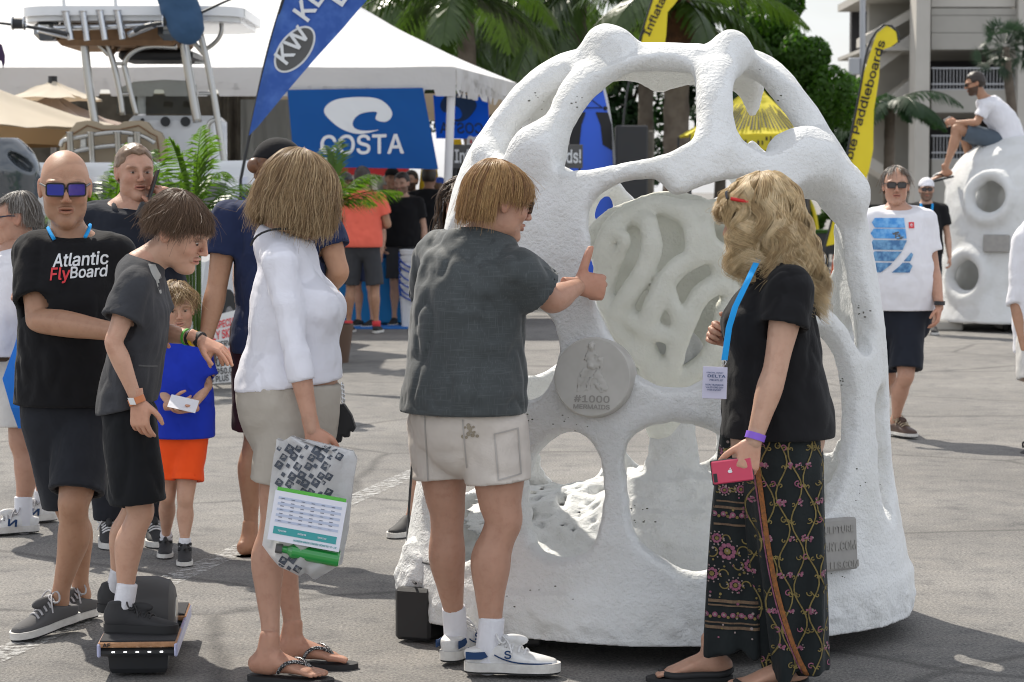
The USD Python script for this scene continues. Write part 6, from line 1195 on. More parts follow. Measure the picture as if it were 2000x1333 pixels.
for i, (xa, ya, xb, yb2) in enumerate(((128, 22, 139, 78), (162, 22, 171, 80), (195, 20, 206, 78), (229, 20, 240, 77))): part(boat, 'rod_holder', tube([B_(xa, ya), B_(xa, ya + 3), B_(xb, yb2)], [.046, .038, .034], 14), 'chrome', 30)
part(boat, 'rod_holder', tube([B_(75, 56, -.1), B_(132, 70, .05)], [.038, .036], 14), 'chrome', 30); part(boat, 'rod_holder', tube([B_(300, 48, -.1), B_(252, 68, .05)], [.040, .034], 14), 'chrome', 30)
for x0 in (121, 222): part(boat, 'antenna', tube([B_(x0 + 6, 25, .02), B_(x0 - 2, -40, .02)], [.02, .012], 8), 'gel_white', True)
for pts, r in ((((164, 72), (172, 150), (187, 245)), .042), (((202, 66), (218, 112), (240, 225)), .03), (((243, 128), (252, 108), (275, 94), (310, 90), (345, 92)), .028), (((242, 126), (254, 175), (267, 225)), .028), (((357, 74), (370, 150), (386, 240)), .046), (((389, 60), (402, 110), (425, 235), (446, 356)), .034), (((428, 35), (433, 55), (403, 96)), .022), (((182, 75), (212, 108)), .024), (((372, 76), (400, 108)), .024), (((240, 80, .8), (216, 108)), .024),
               (((219, 125), (243, 125)), .018), (((233, 184), (252, 184)), .018), (((380, 122), (403, 122)), .018), (((388, 183), (415, 183)), .018), (((404, 330), (406, 250), (412, 238), (428, 236)), .026)):
    part(boat, 'pipe', tube(P_(*[(p[0], p[1], (p[2] if len(p) > 2 else .5)) for p in pts]), r, 12), 'alu', True)
ws = [(228, 222), (230, 185), (238, 170), (262, 160), (320, 156), (365, 158), (384, 166), (388, 222)]
part(boat, 'windshield', sheet(np.array([[B_(x, y, .9 - (222 - y) * .004), B_(x, 222, .9)] for x, y in ws])[::-1], .008), 'smoked', True)
cs = part(boat, 'console', box(((B_(223, 0)[0] + B_(405, 0)[0]) / 2, YB + 1.2, (B_(0, 222)[2] + B_(0, 420)[2]) / 2), (182 * kB, .8, 198 * kB), bev=.05), 'gel_white')
for x, y, r in ((323, 238, 10), (362, 238, 10), (278, 235, 4)): part(boat, 'gauge', tube([B_(x, y, .76), B_(x, y, .81)], r * kB, 20), 'black_plastic', 30, under=cs)
sb = [(105, 350), (105, 290), (110, 268), (125, 254), (138, 238), (160, 234), (176, 236), (190, 243), (222, 243), (232, 236), (262, 234), (278, 237), (288, 250), (305, 258), (315, 280), (318, 350)]
pgs = sg.Polygon([(B_(x, y)[0], B_(x, y)[2]) for x, y in sb]); bk = part(boat, 'seat_back', extrude(pgs, .14, (1, 0, 0), (0, 0, 1), (0, YB + .45, 0)), 'seat_beige'); part(boat, 'seat_piping', tube(np.array([(x, YB + .31 - .004, z) for x, z in pgs.buffer(-.05).exterior.coords[::2]]), .008, 6), 'wood_brown', under=bk)
for y in (272, 298): part(boat, 'seat_rail', tube(P_((118, y + 14, .2), (124, y + 3, .22), (135, y, .22), (290, y, .22), (302, y + 8, .22)), .024, 10), 'alu', True)
for x in (137, 178, 230, 268): part(boat, 'seat_rod_holder', tube([B_(x - 1, 258, .18), B_(x - 1, 261, .18), B_(x + 3, 318, .2)], [.045, .034, .032], 14), 'alu', 30)
for x in (163, 255): part(boat, 'bracket', box(B_(x, 282, .25), (.07, .03, .16), bev=.01), 'alu')
# canvas bag on the top and the two rods
cv = Field(B_(310, 90) - (.1, .4, .1), B_(400, -20) + (.1, .5, .5), .02); cv.loft([(B_(342, -20, -.1), .16, .14), (B_(352, 20, -.1), .19, .14), (B_(366, 55, -.12), .17, .13), (B_(368, 72, -.12), .10, .08)], .05); cv.rough(lambda p: (meshkit.fbm(p * 9, 3, 4) - .5) * .04)
solo('canvas_cover', cv.mesh(), 'navy_canvas', 'dark blue canvas cover draped over the corner of the boat hardtop', 'cover', True)
for lb, pts, rl, out in (('fishing rod with black reel pointing left from the boat hardtop', ((132, 68), (75, 56), (36, 50), (-60, 40)), (36, 52), -1), ('fishing rod with black reel pointing right from the boat hardtop', ((262, 62), (300, 48), (340, 43), (400, 22), (520, -14)), (330, 46), 1)):
    t = thing('fishing_rod', lb, 'fishing rod', B_(*pts[0], -.12)); part(t, 'blank', tube(P_(*[(x, y, -.12) for x, y in pts]), np.linspace(.022, .008, 24), 8), 'black_plastic', True); c = B_(rl[0], rl[1], -.12); part(t, 'reel', tube([c + (-.05, 0, .03), c + (.05, 0, .03)], .055, 14), 'black_plastic', 30); [part(t, 'reel_flange', tube([c + (q, 0, .03), c + (q + .012, 0, .03)], .068, 16), 'chrome') for q in (-.06, .05)]; part(t, 'reel_handle', tube([c + (.065, -.02, .03), c + (.09, -.06, .0), c + (.09, -.09, 0)], .009, 6), 'chrome')
# hull: lofted shell with bow to the right
hv = []
for u in np.linspace(0, 1, 16):
    x = at(-260 + 900 * u, 364, YB)[0]; w = 1.15 * (1 - max(0, u - .55) ** 2 * 4.2); zs = B_(0, 318)[2] + .25 * max(0, u - .5) ** 2; kz = .55 + .5 * max(0, u - .6)
    hv.append([(x, YB + 1.1 - w, zs), (x, YB + 1.1 - w - .02, zs - .08), (x, YB + 1.1 - w * .92, zs - .5), (x, YB + 1.1 - w * .75, kz + .15), (x, YB + 1.1, kz - .1), (x, YB + 1.1 + w * .75, kz + .15), (x, YB + 1.1 + w * .92, zs - .5), (x, YB + 1.1 + w, zs), (x, YB + 1.1, zs - .05)])
part(boat, 'hull', grid_mesh(np.array(hv), wrap=True), 'gel_white', 40)
for x in (-100, 150, 400): part(boat, 'trailer_post', tube([at(x, 364, YB + 1.1) * (1, 1, 0), at(x, 364, YB + 1.1) * (1, 1, 0) + (0, 0, .6)], .05, 8), 'alu')
# outboard
o = thing('outboard_motor', 'glossy dark outboard motor cowl at the left edge', 'outboard motor', at(20, 364, 21.5) * (1, 1, 0)); q = lambda x, y, d=0: at(x, y, 21.5 + d)
f = Field(q(-90, 480) - (0, .6, 0), q(110, 270) + (0, .6, 0), .014); f.loft([(q(-4, 430), .22, .20), (q(8, 380), .30, .26), (q(2, 335), .33, .29), (q(-10, 318), .27, .26)], .05); f.ball(q(-14, 335), (.40, .30, .20), .06); f.ball(q(42, 318, -.2), (.14, .12, .045), .02, U=(1, 0, -.75), V=(0, 1, 0), mode='cut'); part(o, 'cowl', f.mesh(), 'cowl_black', True); part(o, 'leg', box(q(0, 560), (.22, .4, 1.3), bev=.05), 'cowl_black'); part(o, 'vent', box(q(42, 320, -.02), (.2, .1, .05), rz=0, bev=.01), 'black_plastic')
# patio umbrellas
mk('umbrella_cream', (0.66, 0.60, 0.50), rough=.8, trans=.3); mk('umbrella_rose', (0.52, 0.42, 0.36), rough=.8, trans=.35)
def umbrella(label, cx, Y, ya, ye, hw, mats, rot=.5, vent=None):
    c = at(cx, ye, Y); t = thing('patio_umbrella', label, 'umbrella', (c[0], Y, 0), 'patio umbrellas left of the boat'); za = at(cx, ya, Y)[2]; w = hw * mpp(Y); n = 4
    cs = [np.array([c[0] + w * math.cos(rot + i * math.pi / 2), Y + w * math.sin(rot + i * math.pi / 2), c[2]]) for i in range(n)]; A = np.array([c[0], Y, za])
    for i in range(n):
        a, b = cs[i], cs[(i + 1) % n]; part(t, 'canopy_panel', slope(a, b, A + (.02 * math.cos(rot + (i + 1) * math.pi / 2), .02 * math.sin(rot + (i + 1) * math.pi / 2), 0), A + (.02 * math.cos(rot + i * math.pi / 2), .02 * math.sin(rot + i * math.pi / 2), 0), (16, 10), .06, i), mats[0], True); part(t, 'rib', tube([A - (0, 0, .05), a - (0, 0, .03)], .012, 6), 'pole_white')
        part(t, 'canopy_edge', sheet(np.array([[a, a - (0, 0, .16)], [(a + b) / 2 * (1, 1, 1) - (0, 0, .02), (a + b) / 2 - (0, 0, .18)], [b, b - (0, 0, .16)]]), .004), mats[1], True)
    if vent:
        za2 = at(cx, vent[0], Y)[2]; w2 = vent[1] * mpp(Y); z2 = at(cx, vent[2], Y)[2]; c2_ = [np.array([c[0] + w2 * math.cos(rot + i * math.pi / 2), Y + w2 * math.sin(rot + i * math.pi / 2), z2]) for i in range(n)]; A2 = np.array([c[0], Y, za2])
        for i in range(n): part(t, 'vent_panel', slope(c2_[i], c2_[(i + 1) % n], A2 + (.02 * math.cos(rot + (i + 1) * math.pi / 2), .02 * math.sin(rot + (i + 1) * math.pi / 2), 0), A2 + (.02 * math.cos(rot + i * math.pi / 2), .02 * math.sin(rot + i * math.pi / 2), 0), (10, 8), .02, i), mats[2], True)
        part(t, 'finial', tube([A2 - (0, 0, .02), A2 + (0, 0, .06)], .05, 10), 'black_plastic', 30)
    part(t, 'post', tube([(c[0], Y, 0), A - (0, 0, .02)], .03, 10), 'pole_white', True)
umbrella('square cream patio umbrella at the left edge with tan underside', -75, 25.6, 150, 252, 330, ('umbrella_cream', 'tent_tan'), .35)
umbrella('beige patio umbrella with black finial and a raised vent top', 104, 27.0, 185, 245, 165, ('umbrella_rose', 'umbrella_cream', 'umbrella_cream'), .62, (160, 105, 194))
# potted areca palms
def areca(label, px, py, Y, L, n, seed, spread=.75):
    rng = np.random.default_rng(seed); c = at(px, py, Y); t = thing('potted_palm', label, 'potted palm', (c[0], c[1], 0), 'potted palms in front of the boat and tent'); b0 = np.array([c[0], c[1], 0])
    part(t, 'pot', rings(b0, [(0, 0), (.15, 0), (.20, .36), (.18, .36), (.17, .32), (0, .32)], 24), 'pot_clay', 30); part(t, 'stems', [tube([b0 + (.05 * math.cos(a), .05 * math.sin(a), .3), c + (.06 * math.cos(a), .06 * math.sin(a), 0)], .012, 6) for a in range(6)], 'leaf_areca')
    for i in range(n):
        a = 2.4 * i + rng.uniform(-.4, .4); e = rng.uniform(.75, 1.4) if i > 3 else rng.uniform(.2, .6); d = np.array([math.cos(a) * math.cos(e) * spread * 1.3, math.sin(a) * math.cos(e) * .8, math.sin(e)]); part(t, 'frond', frond(c, d, L * rng.uniform(.75, 1.15), rng.uniform(.28, .55), .0085, 44, rng, .36, .55, rng.uniform(-.4, .4)), 'leaf_areca')
areca('lush green potted palm right of the man on the phone', 376, 440, 20, .82, 12, 1); areca('potted palm with thin fronds between the bald man and the man on the phone', 222, 430, 20.5, .66, 9, 2); areca('potted palm behind the bald man with low bright fronds', 160, 500, 19.5, .55, 9, 3); areca('potted palm whose fronds cross the lower edge of the COSTA banner', 648, 400, 23.0, .62, 13, 4)
# white pickup, nose towards the camera's left
mk('car_white', (0.68, 0.69, 0.70), rough=.25, coat=.8); mk('car_glass', (0.012, 0.014, 0.016), rough=.05, spec=.8); mk('tyre', (0.02, 0.02, 0.02), rough=.85); mk('tread_plate', (0.30, 0.31, 0.32), rough=.3, metal=.9, bump=(60, .6, .01)); mk('car_dark', (0.09, 0.095, 0.10), rough=.3, coat=.4)
tk = thing('pickup_truck', 'white pickup truck partly hidden behind the boy and the man in navy', 'pickup truck', at(395, 364, 21.2) * (1, 1, 0)); hd_ = nrm([-.14, -.99, 0]); sd_ = nrm(np.cross([0, 0, 1.0], hd_)); T0 = at(318, 364, 23.2) * (1, 1, 0)
def TK(l, s, z): return T0 + hd_ * l + sd_ * s + np.array([0, 0, z])
def prism(prof, s0, s1, bev=.0): m = extrude(sg.Polygon(prof), s1 - s0, hd_, (0, 0, 1), T0); n_ = np.cross(hd_, [0, 0, 1.0]); m.apply_translation(n_ * s0); return m
part(tk, 'body', prism([(2.1, .45), (2.15, .75), (2.0, 1.0), (1.0, 1.10), (.85, 1.12), (-1.2, 1.12), (-1.25, 1.05), (-3.2, 1.05), (-3.2, .5)], -.95, .95), 'car_white')
part(tk, 'cab', prism([(.95, 1.12), (.25, 1.68), (.05, 1.74), (-.9, 1.73), (-1.15, 1.62), (-1.25, 1.12)], -.80, .80), 'car_white'); part(tk, 'side_window', prism([(.72, 1.16), (.20, 1.60), (-.25, 1.63), (-.25, 1.16)], -.806, .806), 'car_glass'); part(tk, 'side_window', prism([(-.32, 1.16), (-.32, 1.63), (-.9, 1.62), (-1.05, 1.16)], -.806, .806), 'car_glass')
part(tk, 'windscreen', sheet(np.array([[TK(.93, s, 1.145), TK(.27, s * .96, 1.675)] for s in (-.72, 0, .72)]) + hd_ * .012, .006), 'car_glass'); part(tk, 'rocker', prism([(1.2, .42), (1.2, .56), (-1.3, .56), (-1.3, .42)], -.97, .97), 'tread_plate'); part(tk, 'bumper', box(TK(2.16, 0, .58), (.12, 1.8, .24), rz=math.atan2(hd_[1], hd_[0]), bev=.03), 'tread_plate')
part(tk, 'grille', box(TK(2.10, 0, .86), (.06, 1.3, .22), rz=math.atan2(hd_[1], hd_[0]), bev=.02), 'car_dark')
for l in (1.35, -2.2):
    for s in (-.86, .86): w_ = part(tk, 'wheel', tube([TK(l, s - .12, .37), TK(l, s + .12, .37)], .37, 24), 'tyre', 40); part(tk, 'rim', tube([TK(l, s - .125, .37), TK(l, s + .125, .37)], .22, 20), 'chrome', 40, under=w_)
for s in (-.7, .7): part(tk, 'headlight', box(TK(2.06, s, .86), (.08, .3, .18), rz=math.atan2(hd_[1], hd_[0]), bev=.03), 'alu'); part(tk, 'mirror', box(TK(.75, s * 1.4, 1.25), (.1, .2, .22), rz=math.atan2(hd_[1], hd_[0]), bev=.03), 'black_plastic')
# price board
pbY = 19.8; pb0, pb1, pb2, pb3 = at(340, 772, pbY) , at(473, 742, pbY + .35), at(462, 606, pbY + .5), at(335, 640, pbY + .15)
pb0[2] = .02; pb1[2] = .05; pb = thing('price_board', 'white price board with red and black lettering leaning low by the truck', 'sign', (pb0 + pb1) / 2 * (1, 1, 0)); nn = nrm(np.cross(pb1 - pb0, pb3 - pb0)); pp_ = part(pb, 'board', sheet(np.array([[pb0, pb3], [pb1, pb2]])[::-1] if nn[1] > 0 else np.array([[pb0, pb3], [pb1, pb2]]), .02), 'sign_white')
nv = nn if nn[1] < 0 else -nn
for s, u0, v0, w_, h_, mt in (('SHOW SPECIAL', .37, .80, .80, .10, 'print_red'), ('FAMILY SKIFF', .36, .64, .80, .12, 'print_red'), ('1 DAY SERVICE', .40, .52, .80, .08, 'print_black'), ('STARTING', .38, .40, .52, .085, 'print_red'), ('$560/MO.', .40, .245, .52, .12, 'print_black'), ('$68950.00', .44, .125, .46, .085, 'print_black'), ('INC PLUS TAX', .42, .02, .54, .085, 'print_black')):
    q = text_fit(s, min(w_, .98 - u0), h_, .001); q.vertices = q.vertices + (u0, v0, 0); part(pb, 'lettering', warp(q, pb0, pb1, pb2, pb3, 0, .030, nrm_=nv), mt, under=pp_)
part(pb, 'prop_leg', tube([(pb2 + pb3) / 2 + (0, .02, -.1), ((pb2 + pb3) / 2 + (0, .45, 0)) * (1, 1, 0)], .015, 6), 'black_plastic')
# second sculpture
S2Y = 28.6; s2x = at(2004, 0, S2Y)[0]; R2 = PchipInterpolator([.1, .3, .6, .9, 1.3, 1.6, 1.9, 2.08, 2.2], [1.14, 1.08, 1.0, .965, .95, .90, .78, .60, .34])
s2 = thing('reef_ball_sculpture', 'white reef ball sculpture with round ringed openings, man sitting on it', 'sculpture', (s2x, S2Y, 0)); f = Field((s2x - 1.3, S2Y - 1.3, .06), (s2x + 1.3, S2Y + 1.3, 2.42), .02)
_, X, Y, Z = f.whole(); Rr = np.where(Z < 2.2, R2(np.clip(Z, .1, 2.2)), .34 - (Z - 2.2) * 3).astype(np.float32); dd = (np.hypot(X - s2x, Y - S2Y) - Rr) * .85; dd = smax(dd, (.1 - Z) + 0 * dd, .03); f.d = smax(dd, -(dd + .09), .02).astype(np.float32)
def s2on(px, py):
    d = ray(px, py); t = np.linspace(25, 31, 3000); P = EYE + t[:, None] * d; g_ = np.hypot(P[:, 0] - s2x, P[:, 1] - S2Y) - R2(np.clip(P[:, 2], .1, 2.2)); i = np.nonzero(g_ < 0)[0]; return P[i[0]] if len(i) else P[np.argmin(g_)]
for c, n_, r in [(s2on(1932, 385), None, .235), (s2on(1838, 392), (-.93, -.36, .05), .27), (s2on(1887, 540), None, .235), (np.array([s2x - .05, S2Y, 2.16]), (0, 0, 1), .30), (np.array([s2x + .2, S2Y + .9, 1.5]), (.2, .97, .1), .28), (np.array([s2x - .75, S2Y + .55, .7]), (-.8, .6, 0), .26), (np.array([s2x - .55, S2Y + .7, 1.55]), (-.6, .78, .2), .25), (np.array([s2x + .75, S2Y - .55, 1.0]), (.8, -.6, 0), .26)]:
    n_ = nrm(n_) if n_ is not None else nrm([c[0] - s2x, c[1] - S2Y, .12]); u = nrm(np.cross(n_, (.1, .2, 1) if abs(n_[2]) < .9 else (1, 0, 0))); v = np.cross(n_, u)
    f.loft([(c - n_ * .35, r, r, u), (c + n_ * .3, r, r, u)], .05, mode='cut', cap=.01); a = np.linspace(0, 2 * np.pi, 25); f.loft([(c + n_ * .015 + u * (r + .03) * math.cos(t_) + v * (r + .03) * math.sin(t_), .032, .032, n_) for t_ in a], .13, n=24)
f.rough(lambda p: (meshkit.fbm(p * 6, 3, 8) - .5) * .02, .05); part(s2, 'shell', f.mesh(), 'cast_white', True); cq = s2on(1947, 476); nq = nrm([cq[0] - s2x, cq[1] - S2Y, .05]); uq = nrm(np.cross([0, 0, 1.0], nq)); part(s2, 'plaque', obox(cq + nq * .02, uq, np.cross(nq, uq), nq, (.30, .20, .05), .01), 'plaque_grey')
for x in (-.95, -.3, .4): part(s2, 'foot', box((s2x + x, S2Y - .35, .06), (.32 if x < -.9 else .08, .5, .12), bev=.02), 'concrete' if x < -.9 else 'black_metal')
# ---------------------------------------------------------------- the one-wheeled board
yb0 = 8.12; ow = thing('one_wheeled_board', 'black one-wheeled electric board with wood edges under the boy', 'electric board', (-1.27, 8.5, 0)); ax_ = nrm([-.07, 1, 0]); lx_ = np.array([ax_[1], -ax_[0], 0]); o0 = np.array([at(268, 1255, 8.14)[0], 8.14, 0])
def OW(l, s, z): return o0 + ax_ * l + lx_ * s + np.array([0, 0, z])
mk('tyre_grey', (0.055, 0.055, 0.056), rough=.6, bump=(60, .2, .004)); mk('deck_wood', (0.42, 0.22, 0.11), rough=.5, var=(40, (0.30, .15, .07))); mk('grip_black', (0.03, 0.03, 0.033), rough=.95, bump=(600, .6, .002)); mk('rail_lilac', (0.40, 0.42, 0.60), rough=.3, metal=.5)
MATS['led'] = usdkit.material(stage, '/World/Looks/led', {'e': ('emission', dict(color=(1, 1, 1), strength=4.0))}, [], surface='e.emission')
for l0, l1, nm in ((0, .27, 'foot_pad'), (.50, .77, 'foot_pad')):
    p = part(ow, nm, obox(OW((l0 + l1) / 2, 0, .118), lx_, ax_, (0, 0, 1), (.262, l1 - l0, .018), .004), 'deck_wood'); part(ow, 'grip', obox(OW((l0 + l1) / 2, 0, .1295), lx_, ax_, (0, 0, 1), (.250, l1 - l0 - .02, .005)), 'grip_black', under=p)
for l0, l1 in ((.01, .27), (.50, .76)):
    part(ow, 'bumper', obox(OW((l0 + l1) / 2, 0, .093), lx_, ax_, (0, 0, 1), (.266, l1 - l0 + .01, .030), .01), 'black_plastic'); part(ow, 'battery_box', trimesh.convex.convex_hull(np.array([OW(l, s, z) for l, s, z in ((l0 + .02, -.10, .079), (l0 + .02, .10, .079), (l1 - .02, -.10, .079), (l1 - .02, .10, .079), (l0 + .05, -.09, .012), (l0 + .05, .09, .012), (l1 - .04, -.09, .012), (l1 - .04, .09, .012), (l0 + .03, -.097, .03), (l0 + .03, .097, .03))])), 'black_plastic')
for s in (-.128, .128): part(ow, 'side_rail', obox(OW(.385, s, .100), lx_, ax_, (0, 0, 1), (.012, .78, .045), .004), 'rail_lilac')
wh = part(ow, 'tyre', (lambda m: m)(tube([OW(.385, s, .145) for s in (-.105, -.10, -.085, -.04, .04, .085, .10, .105)], [.08, .105, .13, .143, .143, .13, .105, .08], 36)), 'tyre_grey', 40); part(ow, 'hub', tube([OW(.385, -.107, .145), OW(.385, .107, .145)], .07, 20), 'alu', under=wh)
for s in (-.08, -.04, 0, .04, .08): part(ow, 'led', obox(OW(.0035, s, .094), lx_, ax_, (0, 0, 1), (.010, .004, .004)), 'led')
part(ow, 'lettering', place(text_fit('AF', .026, .013), lx_, (0, 0, 1), OW(-.0015, -.115, .112)), 'print_black')
# ---------------------------------------------------------------- the others in the crowd
def X(px, Y, z=1.0): return onx(px, Y, z)[0]
# man in navy with the black cap
q = QQ(10.9)
nav = Human('person', 'bearded man in navy T-shirt and black cap with hair bun behind the woman in white', X(530, 10.9), 10.9, 1.88, 150, 'tan', h=.010, B=dict(arm=1.12, a=1.05))
nav.set(hed=q(548, 335), nek=q(540, 405), che=q(545, 500), wai=q(548, 600), pel=q(545, 668), sho1=q(446, 425, .0), elb1=q(424, 560, -.04), wri1=q(402, 665, -.12), sho0=q(630, 430, .0), elb0=q(662, 530, -.05), wri0=q(630, 575, .15)); nav.look(112, -6)
nav.body(hands={1: dict(d=(-.12, -.15, -1), back=(-.6, -.9, .1), thumb=(.8, -.6, 0), curl=(.25, .3, .3, .35, .4))}, head=dict(beard=((.10, .045, .02), .9), brow=(.08, .04, .02)), barefeet=(0, 1))
nav.shirt('navy', q(545, 690), sleeve=.56, ease=.022, waist=.015, flare=.022, amp=.007); nav.shorts('maroon', hem=.95, ease=.03, flare=.03)
for i in (0, 1): nav.flipflop(i)
nav.haircap('hair_auburn', .006, nape=-.085, rough=.012); nav.cap('tee_black', brim=True, z=.030)
part(nav.t, 'hair_bun', nav.Wm(trimesh.creation.icosphere(3, .034).apply_translation((0, -.115, .012))), 'hair_auburn', True)
bd = Field((-.1, -.02, -.2), (.1, .15, .0), .006); bd.ball((0, .045, -.095), (.062, .055, .055), .02); bd.ball((0, .09, -.055), (.032, .03, .022), .01, mode='cut'); bd.rough(lambda p: (meshkit.fbm(p * 60, 3, 2) - .5) * .02, .02); part(nav.t, 'beard', nav.Wm(bd.mesh()), 'hair_auburn', True)
em = text_fit('SM', .055, .03, .001); part(nav.t, 'cap_emblem', place(em, nav.R()[:, 0] * -1, nav.R()[:, 2], nav.W((.028, .0985, .065))), 'board_yellow')
# man on the phone
q = QQ(11.3)
pho = Human('person', 'man in dark navy polo talking on a mobile phone beside the potted palm', X(252, 11.3), 11.3, 1.85, 14, 'pink', h=.009, hs=1.0, B=dict(a=1.18, b=1.15, belly=.03, arm=1.1))
pho.set(hed=q(263, 338), nek=q(255, 408), che=q(250, 505), sho0=q(178, 428), sho1=q(334, 426), elb1=q(366, 500, -.1), wri1=q(336, 408, -.06)); pho.look(24, -2)
pho.body(hands={1: dict(d=(-.55, .1, 1), back=(.8, -.6, .1), thumb=(-.5, -.8, .2), curl=(.5, .45, .55, .65, .75), tcurl=.4, size=1.08)}, head=dict(brow=(.16, .09, .05), brow_w=1.0)); pho.eyes()
pho.shirt('navy_dark', q(250, 640), sleeve=.8, ease=.022, waist=.02, amp=.005, neck=.03); pho.shorts('short_dark', hem=1.95, ease=.02, flare=.02)
for i in (0, 1): pho.shoe(i, 'shoe_black', sock=None)
pho.haircap('hair_brown_light', .008, front=.060, top=.078)
part(pho.t, 'collar', tube(curve([pho.J['nek'] + d for d in (pho.f * .10 + pho.r * .045 - pho.up * .05, pho.f * .045 + pho.r * .078 + pho.up * .012, -pho.f * .065 + pho.up * .035, pho.f * .045 - pho.r * .078 + pho.up * .012, pho.f * .10 - pho.r * .045 - pho.up * .05)], 24), .014, 8), 'navy_dark', True)
hp = thing('mobile_phone', 'black mobile phone held to the ear of the man in navy polo', 'phone', q(298, 362, -.08)); part(hp, 'case', obox(q(299, 362, -.10), nrm([.35, -1, .1]), nrm([.3, .1, 1]), nrm(np.cross([.35, -1, .1], [.3, .1, 1])), (.070, .145, .010), .004), 'black_plastic')
rd = thing('shoulder_radio', 'black radio microphone clipped on the navy polo', 'radio', q(278, 420, -.12)); part(rd, 'case', obox(q(280, 412, -.155), nrm([.9, -.2, -.4]), nrm([.4, 0, .9]), nrm(np.cross([.9, -.2, -.4], [.4, 0, .9])), (.055, .075, .03), .008), 'black_plastic')
for s, yy, w_ in (('FFPG', 402, .045), ('M.BEGLET', 410, .07)): part(pho.t, 'lettering', onto(text_fit(s, w_, .012, .001), q(204, yy, -.6), (1, 0, 0), (0, 0, 1), pho.sm, .002, .02, .0), 'print_white', under=pho.sp)
# older man at the left edge
q = QQ(11.7)
old = Human('person', 'grey-haired older man in white shirt and white shorts at the left edge', X(28, 11.7), 11.7, 1.68, -62, 'pink', h=.010, B=dict(a=1.12, b=1.25, belly=.04, leg=1.12))
old.set(hed=q(30, 428), nek=q(34, 490), che=q(24, 570), wai=q(18, 650), pel=q(22, 715), sho1=q(56, 512, -.14), sho0=q(0, 508, .16), elb1=q(66, 612, -.16), wri1=q(46, 590, -.38), kne1=q(44, 862, -.1), kne0=q(78, 862, .15), ank1=onx(46, 11.6, .09), ank0=onx(84, 12.0, .09)); old.look(-80, -4); old.foot = {1: nrm([-.9, -.42, 0]), 0: nrm([-.75, -.6, 0])}
old.body(hands={1: dict(d=(-.3, -.7, .5), back=(-.8, 0, .4), thumb=(.2, 0, 1))}, head=dict(brow=(.3, .28, .26))); old.eyes()
old.shirt('white_cotton', q(22, 692), sleeve=.85, ease=.03, waist=.02, amp=.007); old.shorts('white_short', hem=.85, ease=.03, flare=.03)
for i in (0, 1):
    p = old.shoe(i, 'shoe_white', 'rubber_white', lace='lace_grey', sock='sock_white', sock_h=.18, thick=.03)
    for sd in (-1, 1): part(old.t, 'side_letter', old.F2W(i, place(text_fit('N', .045, .034, .003), (1, 0, .15), (-.1, -sd * .12 if False else 0, 1), (.045, sd * .0435 if sd > 0 else -.0465, .035))), 'print_navy', under=p)
old.bell(['hair_grey', 'hair_grey_dark'], 900, ax=.084, ay=.103, az=.096, zend=lambda a: .085 if abs(a) < 1.1 else (.030 if abs(a) < 1.8 else -.045), thick=.06, width=.003, jit=.010, npt=8, seed=31); old.sunglasses('clear_lens', 'shoe_navy', w=.025, hgt=.017)
part(old.t, 'belt', tube([old.J['pel'] + d for d in (old.f * .17 + old.up * .05, old.f * .10 - old.r * .16 + old.up * .05, -old.f * .10 - old.r * .16 + old.up * .05)], .018, 8), 'frame_brown', True)
tote = thing('tote_bag', 'bright blue tote bag hanging behind the bald man', 'bag', q(48, 740, -.35)); mk('tote_blue', (0.02, 0.22, 0.72), rough=.6, bump=(18, .3, .02), trans=.2)
tv = [[q(x, y, -.36 - b) for x in xs] for y, xs, b in ((628, (48, 58, 70), .0), (680, (34, 55, 78), .05), (742, (10, 48, 84), .09), (790, (26, 55, 88), .09), (824, (40, 62, 90), .05))]; part(tote, 'bag', sheet(np.array(tv), .06), 'tote_blue', 20); [part(tote, 'strap', tube(curve([q(50, 632, -.38), q(48, 600, -.36), q(52 + d, 585, -.34)], 8), .012, 6), 'tote_blue') for d in (0, 8)]
# man in the white printed T-shirt
q = QQ(16.1)
wht = Human('person', 'balding man with sunglasses in white T-shirt with blue wave print walking forward', X(1752, 16.1), 16.1, 1.79, -4, 'pink', h=.011, B=dict(a=1.12, b=1.15, belly=.015, arm=1.1, leg=1.02))
wht.set(hed=q(1750, 364), nek=q(1752, 412), che=q(1755, 478), wai=q(1758, 550), pel=q(1762, 608), sho0=q(1700, 428), sho1=q(1806, 428), elb0=q(1678, 520), wri0=q(1668, 598, -.1), elb1=q(1822, 522), wri1=q(1835, 602, -.15), kne1=q(1768, 735, -.15), ank1=onx(1748, 16.15, .10), kne0=q(1735, 735, .1), ank0=onx(1722, 16.9, .14)); wht.foot = {1: nrm([.45, -.9, 0]), 0: nrm([-.1, -1, -.2])}; wht.look(-6, 0)
wht.body(hands={1: dict(d=(-.2, -.3, -1), back=(1, -.3, 0), thumb=(-.2, -1, 0), curl=(.3, .35, .4, .45, .5)), 0: dict(d=(0, -.2, -1), back=(-1, -.2, 0), thumb=(0, -1, 0))}, head=dict(brow=(.2, .13, .09)))
wht.shirt('white_cotton', q(1760, 606), sleeve=.68, ease=.022, waist=.015, flare=.02, amp=.006); wht.shorts('navy_dark', hem=.92, ease=.034, flare=.036)
for i in (0, 1): wht.shoe(i, 'shoe_brown', 'rubber_white', lace='seat_beige', sock=None, top=.07, thick=.018)
wht.bell(['hair_grey', 'hair_grey_dark', 'hair_brown_light'], 700, ax=.083, ay=.102, az=.095, zend=lambda a: .088 if abs(a) < 1.0 else (.015 if abs(a) < 1.9 else -.05), thick=.08, width=.0035, jit=.008, npt=7, seed=41); wht.sunglasses('lens_dark', w=.027, hgt=.016)
